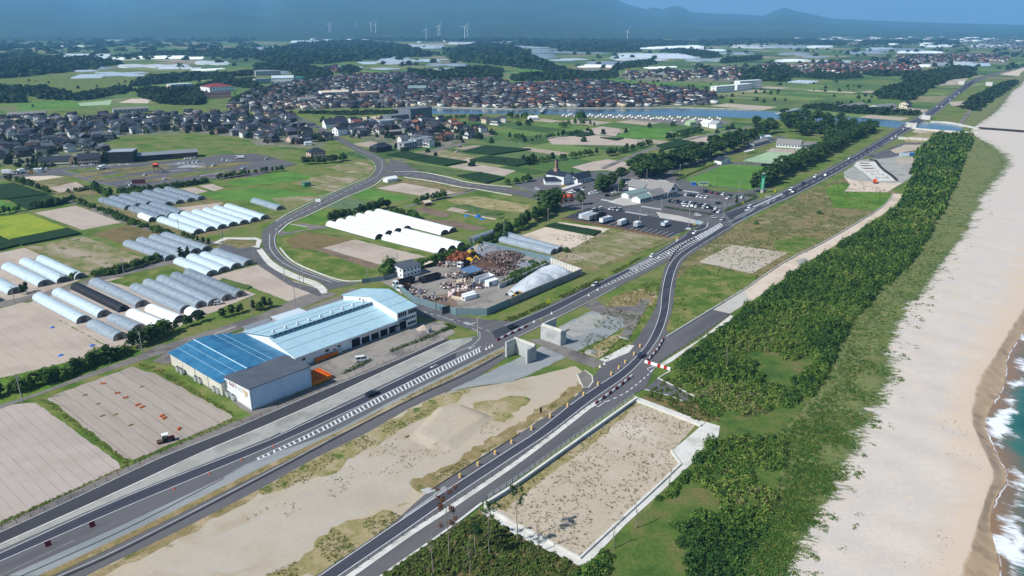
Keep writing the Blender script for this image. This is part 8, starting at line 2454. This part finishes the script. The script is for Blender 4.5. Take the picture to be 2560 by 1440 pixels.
# ================================================================ the towns
ROOFS = {'charcoal': S(50,54,64), 'black': S(36,38,46), 'slate': S(70,74,84), 'grey': S(100,104,110), 'brown': S(78,66,64), 'orange': S(134,84,66), 'red-brown': S(92,60,58)}
WALLS = {'white': S(214,214,210), 'cream': S(200,190,168), 'grey': S(140,140,140), 'brown': S(112,90,76), 'dark': S(72,68,68)}
for k, c in ROOFS.items(): nmat('tile_' + k, [tuple(v * .82 for v in c[:3]) + (1,), tuple(min(1, v * 1.2) for v in c[:3]) + (1,)],.3,2.5,.12, rough=.5, spec=.35)
for k, c in WALLS.items(): nmat('house_' + k, [tuple(v * .92 for v in c[:3]) + (1,), tuple(min(1, v * 1.05) for v in c[:3]) + (1,)],.5,2,.05, rough=.8)
def hv(kind):
 """meshes of one house: walls, roofs, window spots"""
 if kind == 0:      # two storeys with a skirt roof
  w = MB().box(-6,6,-4.2,4.2,0,2.9).box(-4.4,4.4,-3.2,3.2,2.9,5.6)
  lo = hip_roof(-6,6,-4.2,4.2,2.95,4.0,.8)
  up = gable_roof(8.8,6.4,5.6,7.6, 'x', oh=.8)
  up.v = [(x - 4.4, y - 3.2, z) for x, y, z in up.v]
  gb = gable_walls(8.6,6.2,5.6,7.5, 'x'); gb.v = [(x - 4.3, y - 3.1, max(z, 5.5)) for x, y, z in gb.v]
  w.add(gb.v, gb.f)
  wins = [(-4,-4.2,1.4,2.4,1.5),(0,-4.2,1.4,2.4,1.5),(4,-4.2,1.4,2.0,1.5),(-2.2,-3.2,4.7,2.4,1.1),(2.2,-3.2,4.7,2.4,1.1)]
 elif kind == 1:    # plain gable
  w = gable_walls(9,7,5.6,8.0, 'x'); w.v = [(x - 4.5, y - 3.5, z) for x, y, z in w.v]
  up = gable_roof(9,7,5.6,8.0, 'x', oh=.6); up.v = [(x - 4.5, y - 3.5, z) for x, y, z in up.v]
  lo = MB().prism_x([(-4.9,2.7),(-3.52,3.1),(-3.52,3.25),(-4.9,2.85)],-4.6,1.5)
  wins = [(-2.5,-3.5,1.5,2.2,1.6),(2.3,-3.5,1.5,1.8,1.4),(-2.4,-3.5,4.3,1.8,1.2),(2.4,-3.5,4.3,1.8,1.2)]
 elif kind == 2:    # hip, two storeys
  w = MB().box(-5,5,-4,4,0,5.5)
  up = hip_roof(-5,5,-4,4,5.65,7.8,.8)
  lo = MB().prism_x([(-5.2,2.7),(-4.02,3.0),(-4.02,3.15),(-5.2,2.85)],-4.8,4.8)
  wins = [(-3,-4,1.4,2.2,1.5),(1,-4,1.4,2.4,1.5),(-2.6,-4,4.3,2.0,1.2),(2.6,-4,4.3,2.0,1.2)]
 elif kind == 3:    # low storehouse
  w = gable_walls(11,6,3.2,5.2, 'x'); w.v = [(x - 5.5, y - 3, z) for x, y, z in w.v]
  up = gable_roof(11,6,3.2,5.2, 'x', oh=.7); up.v = [(x - 5.5, y - 3, z) for x, y, z in up.v]
  lo = MB().box(-6.2,-5.5,-2,2,2.2,2.35)
  wins = [(-3,-3,1.5,1.6,1.2),(2.5,-3,1.5,2.4,1.6)]
 else:              # L-shaped with crossing gable
  w = MB().box(-5.5,5.5,-3,4,0,5.2).box(-5.2,-.4,-6,-3,0,3)
  up = hip_roof(-5.5,5.5,-3,4,5.35,7.4,.7)
  lo = gable_roof(4.8,3.6,3.0,4.4, 'y', oh=.5); lo.v = [(x - 5.2, y - 6, z) for x, y, z in lo.v]
  wins = [(-2.8,-6,1.4,2.2,1.5),(2.6,-3,1.4,2.6,1.6),(3.0,-3,4.2,2.2,1.2),(-2.8,-3,4.4,2.0,1.0)]
 return w.mesh('wall', 'house_white'), up.mesh('roof', 'tile_charcoal'), lo.mesh('lower_roof', 'tile_charcoal'), wins, w, up, lo
HV = [hv(i) for i in range(5)]
HOUSE_N = [0]
def house(x, y, rz, kind, roof, wall, label, group, win=True):
 t = thing('house', label, 'house', (x, y, .02), rz, group)
 w, u, l, wins = HV[kind][:4]
 inst('wall', w, t, mat='house_' + wall)
 inst('roof', u, t, mat='tile_' + roof)
 inst('lower_roof', l, t, mat='tile_' + roof)
 if win:
  for (a, b, c, ww, hh) in wins:
   window(t, a, b, c, ww, hh)
  window(t, -4.4 if kind in (0,1) else -5,0,4.2 if kind != 3 else 1.6,1.2,1.0, '-x')
MAINST = smooth(W([(707,276),(787,313),(868,359)]))
BLOCK = [G(*p) for p in [(1035,290),(1060,292),(1080,285),(1050,280),(1060,360),(1030,370),(960,375),(797,390),(815,310),(822,300),(850,312),(838,332),(720,350),(770,362),(30,292),(70,290),(100,290),(320,280),(350,278),(975,308),(990,335),(910,240),(930,238),(840,236),(860,235),(1040,226),(1000,243),(770,254),(870,300),(920,295),(960,295),(1000,295),(900,305),(950,305)]]
GREENZ = [W([(265,365),(300,335),(480,328),(610,345),(560,372),(420,388),(300,388)]), W([(680,362),(800,358),(830,375),(700,385)]), W([(890,345),(980,338),(1020,350),(980,372),(900,368)]), W([(1085,330),(1250,340),(1150,372),(1080,372)]), W([(-300,450),(60,392),(350,374),(540,374),(540,402),(330,418),(-300,470)])]
def plots(poly, sx, sy, azd, seed, skip):
 r = random.Random(seed)
 P = W(poly)
 ca, sa = cos(radians(azd)), sin(radians(azd))
 us = [x * ca + y * sa for x, y in P]; vv = [-x * sa + y * ca for x, y in P]
 out = []
 v = min(vv); row = 0
 while v < max(vv):
  u = min(us); row += 1
  vstep = sy * (1.45 if row % 3 == 0 else 1)
  while u < max(us):
   uu, vw = u + r.uniform(-2.5,2.5), v + r.uniform(-2,2)
   x, y = uu * ca - vw * sa, uu * sa + vw * ca
   u += sx * r.uniform(.85,1.3)
   if r.random() < skip or not in_poly(x, y, P): continue
   if any(hypot(x - a, y - b) < 9.5 for a, b in MAINST): continue
   if any(hypot(x - a, y - b) < 15 for a, b in BLOCK): continue
   if any(in_poly(x, y, g) for g in GREENZ): continue
   out.append((x, y, radians(azd) + r.choice([0,0, pi / 2, pi, -pi / 2]) + r.uniform(-.08,.08)))
  v += vstep
 return out
DARKS = ['charcoal', 'black', 'charcoal', 'slate', 'charcoal', 'slate', 'grey', 'black', 'brown']
WARM = ['charcoal', 'black', 'slate', 'charcoal', 'brown', 'red-brown', 'slate', 'charcoal', 'black', 'charcoal', 'orange', 'grey', 'black', 'red-brown']
spots = []
for name, azd, pal, sk in (('near', 42, DARKS, .20),('mid', 44, DARKS + ['orange'],.3),('across', 30, DARKS + ['red-brown'],.12),('river', 38, WARM, .08)):
 for p in plots(VILLAGES[name],16,13.5, azd, len(name) * 7, sk):
  spots.append((name, p, pal))
extra_px = [(1175,345, 'charcoal'),(1120,348, 'orange'),(1105,352, 'red-brown'),(1165,328, 'charcoal'),(1118,322, 'orange'),(1095,330, 'black'),(1205,330, 'charcoal'),(1215,308, 'brown'),(1240,312, 'charcoal'),(1185,302, 'black'),(1255,305, 'slate')]
spots.sort(key=lambda s: hypot(s[1][0], s[1][1]))
NEAR_N = 280
VN = {'near': 'the canal village', 'mid': 'the sheeted-block quarter', 'across': 'the town across the river', 'river': 'the riverside town'}
r_ = random.Random(21)
done = {}
indiv = spots[:NEAR_N]
rest = spots[NEAR_N:]
for name in VN:
 L = [s for s in indiv if s[0] == name]
 for ri in range(0, len(L),14):
  row = sorted(L[ri:ri + 14], key=lambda s: s[1][0] / s[1][1])
  for ci, (nm, (x, y, rz), pal) in enumerate(row):
   k = r_.choice([0,0,1,2,2,4,4,3,0])
   rf, wl = r_.choice(pal), r_.choice(['white', 'white', 'cream', 'grey', 'grey', 'brown', 'white', 'dark', 'dark'])
   house(x, y, rz, k, rf, wl, f'{rf} roofed {["two-storey", "gabled", "hip-roofed", "low", "L-shaped"][k]} house, {nth(ci + 1)} in {nth(ri // 14 + 1)} row of {VN[name]}', f'houses of {VN[name]}', win=hypot(x, y) < 900)
for i, (px, py, rf) in enumerate(extra_px):
 house(*G(px, py), radians(40 + 13 * i),[0,2,0,4,1,0,2,1,0,4,2][i], rf, ['white', 'white', 'brown', 'cream', 'cream', 'dark', 'white', 'cream', 'white', 'dark', 'white'][i], f'{rf} roofed house among fields, {nth(i + 1)} of those between the crops and the river', 'houses between the crops and the river')
def house_mass(name, label, items, seed):
 r = random.Random(seed)
 V, T, C = [],[],[]
 for (x, y, rz, roof) in items:
  k = r.choice([0,1,2,4,3])
  s = r.uniform(.9,1.15)
  wall = WALLS[r.choice(['white', 'cream', 'grey', 'white', 'brown', 'dark'])]
  rc = ROOFS[roof]
  c, sn = cos(rz), sin(rz)
  for mb, colr in ((HV[k][4], wall),(HV[k][5], rc),(HV[k][6], rc)):
   kk = r.uniform(.85,1.2)
   b = len(V)
   for (a, d, z) in mb.v:
    V.append((x + (a * c - d * sn) * s, y + (a * sn + d * c) * s, z * s)); C.append((colr[0] * kk, colr[1] * kk, colr[2] * kk, 1))
   for f in mb.f:
    for j in range(1, len(f) - 1):
     T.append((b + f[0], b + f[j], b + f[j + 1]))
 me = np_mesh(name, V, T, 'tint_surface', tint=C)
 tag(link(bpy.data.objects.new(name, me)), label, 'houses', kind='stuff')
R = random.Random(3)
house_mass('distant_houses', 'closely packed dark and red roofs of the town across the river', [(p[0], p[1], p[2], R.choice(pal)) for n, p, pal in rest],5)
RED = ['red-brown', 'red-brown', 'red-brown', 'charcoal', 'brown', 'orange', 'black', 'slate']
def far_plots(poly, n, pal, seed):
 rr = random.Random(seed)
 return [(x, y, rr.uniform(0,6.28), rr.choice(pal)) for x, y in poly_points(W(poly), n, seed)]
house_mass('distant_houses', 'distant villages with dark and red roofs in the plain', far_plots([(1560,182),(1690,180),(1860,168),(1860,200),(1700,203),(1560,200)],150, WARM, 1) + far_plots([(1930,168),(2080,160),(2200,155),(2300,168),(2310,183),(2100,186),(1950,190)],330, RED, 2)
           + far_plots([(2240,142),(2380,135),(2520,140),(2520,155),(2260,158)],300, RED + WARM, 3) + far_plots([(1900,165),(1950,160),(1950,185),(1905,190)],40, RED, 4) + far_plots([(1560,108),(1760,100),(1760,110),(1580,112)],160, DARKS, 5)
           + far_plots([(1960,100),(2560,92),(2700,100),(2560,116),(2000,108)],500, DARKS + ['grey'],6) + far_plots([(715,152),(780,148),(780,158),(720,160)],30, RED, 7) + far_plots([(810,172),(840,168),(850,182),(815,184)],30, RED, 8) + far_plots([(2420,110),(2560,108),(2560,125),(2430,122)],200,['grey', 'slate', 'charcoal'],9),6)
R = random.Random(8)
WHITE_SPECKS = [(x, y) for x, y in poly_points(W([(1950,94),(2600,90),(2700,122),(2300,118),(1960,112)]),90,8)] + poly_points(W([(600,80),(1500,90),(1700,108),(1000,112),(600,100)]),60,9)
V, T, C = [],[],[]
for x, y in WHITE_SPECKS:
 w, d, h = R.uniform(8,40), R.uniform(8,30), R.uniform(5,12)
 mb = MB().box(x - w, x + w, y - d, y + d, 0, h)
 b = len(V); V += mb.v; C += [S(230,232,234)] * 8
 for f in mb.f: T += [(b + f[0], b + f[1], b + f[2]),(b + f[0], b + f[2], b + f[3])]
tag(link(bpy.data.objects.new('distant_buildings', np_mesh('distant_buildings', V, T, 'tint_surface', tint=C))), 'small white buildings scattered at the foot of the hills', 'buildings', kind='stuff')
# ================================================================ distant greenhouses
FG = [(245,192,95,8),(300,187,110,9),(220,178,45,4),(265,171,30,4),(385,166,170,7),(440,170,80,5),(210,141,140,10),(260,149,130,8),(400,144,110,7),(500,146,60,5),(350,135,60,3),(460,131,90,6),(520,132,60,4),(530,158,70,9),(520,175,55,4),(450,190,50,5),(170,117,25,3),(275,102,40,3),(250,83,110,3),(310,99,25,3),
      (655,80,30,3),(740,88,90,8),(780,105,80,4),(720,119,60,5),(655,122,20,5),(930,158,45,5),(985,149,60,13),(1060,152,90,5),(1000,159,60,5),(1120,163,80,5),(1130,175,70,8),(960,172,50,4),(1010,97,60,7),(1060,117,80,8),(1110,100,60,5),(1190,109,120,4),(1000,85,60,3),(1150,130,50,4),(870,168,60,4),(680,180,60,10),
      (1320,117,80,7),(1400,128,140,9),(1340,141,80,10),(1470,131,80,5),(1420,150,60,5),(1530,160,110,9),(1500,166,90,6),(1640,141,200,12),(1600,149,120,5),(1560,116,120,4),(1680,119,150,7),(1780,126,60,4),(1840,134,60,6),(1770,151,90,6),(1650,170,50,4),(1660,183,60,5),(1500,179,40,5),(1880,118,70,6),
      (1960,118,80,6),(2050,118,60,4),(1985,135,60,5),(2160,132,90,6),(2030,142,50,5),(2250,125,120,6),(2300,131,100,5),(2200,123,60,5),(1980,152,60,6),(2040,153,40,4),(2090,156,50,5),(1940,167,40,5),(2390,159,40,6),(2440,163,50,6),(2300,166,60,5),(2340,161,60,5),(2480,114,80,6),(2350,116,60,5),(2010,205,60,4),(2150,197,16,3)]
def far_houses():
 V, T, C = [],[],[]
 r = random.Random(44)
 prof = [(-2.8,0),(-2.4,1.5),(-1.2,2.6),(1.2,2.6),(2.4,1.5),(2.8,0)]
 for (cx, cy, w, h) in FG:
  P = W([(cx - w / 2, cy + h / 2),(cx + w / 2, cy + h / 2),(cx + w / 2 * .9, cy - h / 2),(cx - w / 2 * .9, cy - h / 2)])
  a = radians(r.choice([140,140,50,20]))
  tone = r.choice([S(222,230,234), S(168,182,196), S(176,190,202), S(200,212,220), S(150,166,182)])
  ca, sa = cos(a), sin(a)
  us = [x * ca + y * sa for x, y in P]; vv = [-x * sa + y * ca for x, y in P]
  s = 1.0 if P[0][1] < 3500 else 2.0
  L = r.choice([40,50,60]) * s
  v = min(vv)
  while v < max(vv):
   u = min(us)
   while u < max(us):
    x, y = (u + L / 2) * ca - v * sa, (u + L / 2) * sa + v * ca
    if in_poly(x, y, P):
     k = r.uniform(.85,1.08)
     b = len(V)
     for uu in (u, u + L):
      for q, z in prof:
       vq = v + q * s
       V.append((uu * ca - vq * sa, uu * sa + vq * ca, z * s * .9)); C.append((min(.9, tone[0] * k), min(.9, tone[1] * k), min(.92, tone[2] * k),1))
     for j in range(5):
      T.append((b + j, b + 6 + j, b + 7 + j)); T.append((b + j, b + 7 + j, b + j + 1))
     for o_ in (0,6):
      for j in range(1,5): T.append((b + o_, b + o_ + j, b + o_ + j + 1))
    u += L * 1.12
   v += 7.2 * s
 tag(link(bpy.data.objects.new('distant_greenhouses', np_mesh('distant_greenhouses', V, T, 'tint_surface', tint=C))), 'rows of pale greenhouses glinting across the far plain', 'greenhouses', kind='stuff')
 print('far greenhouses', len(T))
far_houses()
# ================================================================ distant woods
BLOB = [leaf_cloud(46,500 + i, bush_shape, .42) for i in range(5)]
WOODS = [([(-400,205),(0,197),(60,192),(230,174),(305,162),(250,150),(130,148),(0,146),(-400,150)],11,22),([(-900,150),(0,146),(140,136),(330,131),(500,128),(640,120),(640,88),(0,84),(-900,84)],26,30),([(640,150),(700,160),(780,163),(860,155),(950,150),(1085,141),(1010,117),(900,104),(760,110),(640,134)],15,28),
         ([(1110,132),(1140,152),(1280,166),(1395,171),(1350,157),(1280,118),(1200,111)],14,26),([(1020,178),(1060,202),(1120,208),(1240,202),(1255,178),(1180,172),(1100,184)],8,16),([(1280,102),(1290,116),(1480,126),(1700,116),(1730,106),(1500,102)],22,26),
         ([(1280,192),(1290,203),(1400,201),(1535,196),(1545,186),(1410,179)],7,13),([(1850,202),(1960,204),(1995,190),(1960,168),(1880,176)],9,16),([(2188,236),(2200,247),(2272,252),(2322,222),(2382,196),(2442,174),(2400,169),(2320,181),(2250,214)],7,13),([(640,176),(720,178),(760,170),(700,160),(640,164)],9,14),
         ([(750,205),(790,208),(830,195),(820,178),(760,170),(730,176)],8,15),([(845,180),(880,186),(900,175),(870,166)],8,14),([(-100,258),(60,257),(55,222),(0,220),(-100,226)],7,13),([(62,236),(120,250),(200,252),(300,236),(330,226),(290,222),(180,240),(110,218),(66,222)],6,11),
         ([(330,218),(440,206),(560,196),(640,188),(630,182),(540,186),(430,188),(350,200)],7,13),([(345,240),(420,262),(500,262),(520,240),(480,226),(400,222),(350,225)],6,12),([(480,225),(520,232),(560,215),(640,222),(640,200),(560,200)],6,11),([(580,255),(700,240),(760,245),(820,220),(720,222),(640,225)],6,11),
         ([(930,215),(1010,222),(1000,205),(940,202)],6,10),([(1390,128),(1480,132),(1600,130),(1580,124),(1480,122)],12,18),([(1660,128),(1760,146),(1800,142),(1780,132),(1700,124)],10,16),([(1540,175),(1640,160),(1630,152),(1560,160)],8,12),([(1800,160),(1900,150),(1900,143),(1810,148)],9,14),([(1280,168),(1370,178),(1420,172),(1340,160)],9,14),
         ([(1900,108),(2100,114),(2120,106),(1950,100)],24,22),([(2150,112),(2400,110),(2380,104),(2160,104)],24,22),([(2060,172),(2200,192),(2340,186),(2300,180),(2150,182)],7,11),([(1960,190),(2080,200),(2160,196),(2140,188),(2040,186)],6,10),([(700,282),(880,288),(1060,283),(1060,278),(880,281)],4,6),([(2000,270),(2140,285),(2300,290),(2290,280),(2200,276),(2060,265)],5,9),([(2330,195),(2400,198),(2440,188),(2400,182)],7,12),
         ([(900,100),(1280,108),(1300,98),(950,92)],40,26),([(1750,116),(1960,104),(1900,98),(1740,104)],30,22),([(2400,270),(2440,240),(2520,205),(2545,205),(2500,238),(2440,278)],5,8),([(300,142),(460,140),(640,146),(640,128),(400,132)],14,20)]
def woods():
 pts, s_, z_ = [],[],[]
 for i, (poly, rad, hh) in enumerate(WOODS):
  P = W(poly)
  n = int(min(1500, abs(area(P)) / (rad * rad * 1.7)))
  for x, y in poly_points(P, n, 600 + i):
   k = .75 + .5 * noise.noise(Vector((x * .02, y * .02,1)))
   pts.append((x, y, -hh * .12)); s_.append(rad * random.uniform(.8,1.3)); z_.append(hh * .62 * max(.55, k + .35) * random.uniform(.85,1.15))
 print('woods', len(pts))
 scatter('distant_woods', BLOB, pts, s_, 'forest_leaf', 'dark woods on the rises of the far plain', 'woods', sz=z_)
 pts, s_, z_ = [],[],[]
 for i, (p, n) in enumerate([(VILLAGES['near'],420),(VILLAGES['mid'],90),(VILLAGES['across'],380),(VILLAGES['river'],160)]):
  for x, y in poly_points(W(p), n, 700 + i):
   if any(hypot(x - a, y - b) < 8 for a, b in MAINST): continue
   h = random.uniform(2.5,6.5)
   pts.append((x, y, 0)); s_.append(h * .5); z_.append(h)
 for i, (p, n) in enumerate([([(1290,205),(2300,200),(2260,290),(1790,265)],260),([(900,300),(1260,305),(1850,315),(1700,420),(1300,460),(1000,380)],130),([(-300,205),(640,190),(640,240),(-300,290)],160),([(0,400),(330,385),(330,405),(60,425)],60)]):
  for x, y in poly_points(W(p), n, 720 + i):
   if noise.noise(Vector((x * .015, y * .015,6))) < .02: continue
   h = random.uniform(2.5,6)
   pts.append((x, y, 0)); s_.append(h * .55); z_.append(h)
 for i, (p, n) in enumerate([([(-900,140),(1280,110),(3400,112),(3200,200),(1290,200),(640,168),(-900,205)],1500)]):
  for x, y in poly_points(W(p), n, 740 + i):
   if noise.noise(Vector((x * .004, y * .004,6))) < .02: continue
   h = random.uniform(6,14)
   pts.append((x, y, 0)); s_.append(h * .9); z_.append(h)
 scatter('garden_trees', BLOB, pts, s_, 'forest_leaf', 'garden and hedgerow trees between the houses and plots', 'trees', sz=z_)
woods()
# ================================================================ hills, turbines
SKY_L = [(-1200,10),(-600,-20),(0,-40),(200,-30),(262,0),(290,9),(330,2),(345,-4),(360,2),(372,3),(400,-12),(600,-25),(680,0),(697,6),(715,0),(760,-30),(1000,-60),(1300,-45),(1510,0),(1540,14),(1570,22),(1595,28),(1612,22),(1630,29),(1648,23),(1665,19),(1682,25),(1700,34),(1750,37),(1800,38),(1870,42),(1890,33),(1918,23),(1940,31),(1960,34),(2000,42),(2030,48),(2150,53),(2300,58),(2560,63),(3200,66),(4200,66)]
RIDGE = 15000.0
def sky_y(px):
 for (x0, y0),(x1, y1) in zip(SKY_L, SKY_L[1:]):
  if x0 <= px <= x1:
   t = (px - x0) / (x1 - x0)
   return y0 + (y1 - y0) * t
 return 60
def hill_z(x, y):
 px = 1280 + F_PX * x / max(1,(y * CP + 0)) * CP
 d = y
 top = 110 + (62 - sky_y(px)) / F_PX * RIDGE * 1.0
 f = min(1.0, max(0,(d - 5200) / (RIDGE - 5200)))
 z = top * (f ** 1.55)
 fold = noise.noise(Vector((x * .00045, y * .0006,3))) + .5 * noise.noise(Vector((x * .0013, y * .0013,8)))
 z += fold * (45 + max(0, top - 110) * .13) * f * (1 - f) * 3
 if d > RIDGE:
  z = top * max(0.0,1 - (d - RIDGE) / 9000)
 return max(z, 0) - (6 if d < 5400 else 0)
def hills():
 nx, ny = 420,90
 V, T = [],[]
 for j in range(ny + 1):
  d = 5200 * (22500 / 5200) ** (j / ny)
  if j: d = d
  for i in range(nx + 1):
   px = -1000 + 4900 * i / nx
   x = (px - 1280) / F_PX * d / CP
   V.append((x, d, hill_z(x, d)))
 for j in range(ny):
  for i in range(nx):
   a = j * (nx + 1) + i
   T += [(a, a + 1, a + nx + 2),(a, a + nx + 2, a + nx + 1)]
 nmat('hill_forest', [S(34,56,32), S(46,68,38), S(40,62,36), S(70,88,50)],.0016,.02,.3, rough=.95, lo=.3, hi=.72)
 me = np_mesh('hills', V, T, 'hill_forest')
 tag(link(bpy.data.objects.new('hills', me)), kind='structure')
hills()
def hit_ground(px, py):
 """the ground or hillside point seen at a place of the photograph"""
 u, v = (px - 1280) / F_PX, (py - 720) / F_PX
 t = 2000.0
 while t < 14000:
  x, y, z = u * t, t * (CP - v * SP), CAM_H - t * (SP + v * CP)
  if z <= max(0, hill_z(x, y)): return x, y, max(0, hill_z(x, y))
  t += 40
 return x, y, 0
def turbine(px, py, hub_py, label, rot):
 x, y, z = hit_ground(px, py)
 D = y
 h = max(45,(py - hub_py) / F_PX * D / CP * 1.03)
 t = thing('wind_turbine', label, 'wind turbine', (x, y, z), radians(20), 'wind turbines on the far plain')
 MB().tube((0,0,0),(0,0, h), h * .035, h * .02,8).build('tower', 'white_plastic', t)
 MB().box(-h * .03, h * .03,-h * .05, h * .08, h - h * .02, h + h * .04).build('nacelle', 'white_plastic', t)
 MB().tube((0,-h * .05, h + h * .01),(0,-h * .1, h + h * .01), h * .025, h * .01,8).build('hub', 'white_plastic', t)
 L = h * .52
 bl = MB().add([(-h * .012,0,0),(h * .02,0,0),(h * .026,0, L * .25),(h * .006,0, L),(-h * .004,0, L),(-h * .012,0, L * .2),(0,-h * .012,0),(0,-h * .01, L * .3)],[(0,1,2,3,4,5),(0,6,7,5),(1,2,7,6),(5,7,4),(2,3,4,7)])
 me = bl.mesh('blade', 'white_plastic')
 for k in range(3):
  o = inst('blade', me, t, (0,-h * .08, h + h * .01),(0, rot + k * 2 * pi / 3,0))
for i, (x, y, hy, rot) in enumerate([(823,81,64,.1),(827,77,63,.9),(889,70,60,.3),(928,82,64,.8),(940,85,66,.2),(1066,101,79,.05),(1095,90,71,.7),(1100,89,70,.4),(1162,103,74,.6),(1169,92,72,.2),(1568,104,83,.35)]):
 turbine(x, y, hy, f'white wind turbine, {nth(i + 1)} from the left on the far plain', rot)
# ================================================================ the air
def haze():
 mb = MB().box(-32000,32000,-4000,32000,-5.5,1350)
 me = mb.mesh('haze')
 m = bpy.data.materials.new('haze_air'); m.use_nodes = True
 nt = m.node_tree
 nt.nodes.remove(nt.nodes['Principled BSDF'])
 pv = nt.nodes.new('ShaderNodeVolumePrincipled')
 pv.inputs['Color'].default_value = (0.24,0.58,1.0,1)
 pv.inputs['Density'].default_value = 0.00009
 pv.inputs['Anisotropy'].default_value = 0.0
 nt.links.new(pv.outputs[0], nt.nodes['Material Output'].inputs['Volume'])
 me.materials.append(m)
 o = link(bpy.data.objects.new('haze', me))
 tag(o, 'pale blue summer haze filling the air over the plain', 'haze', kind='stuff')
haze()
print('objects', len(sc.objects))
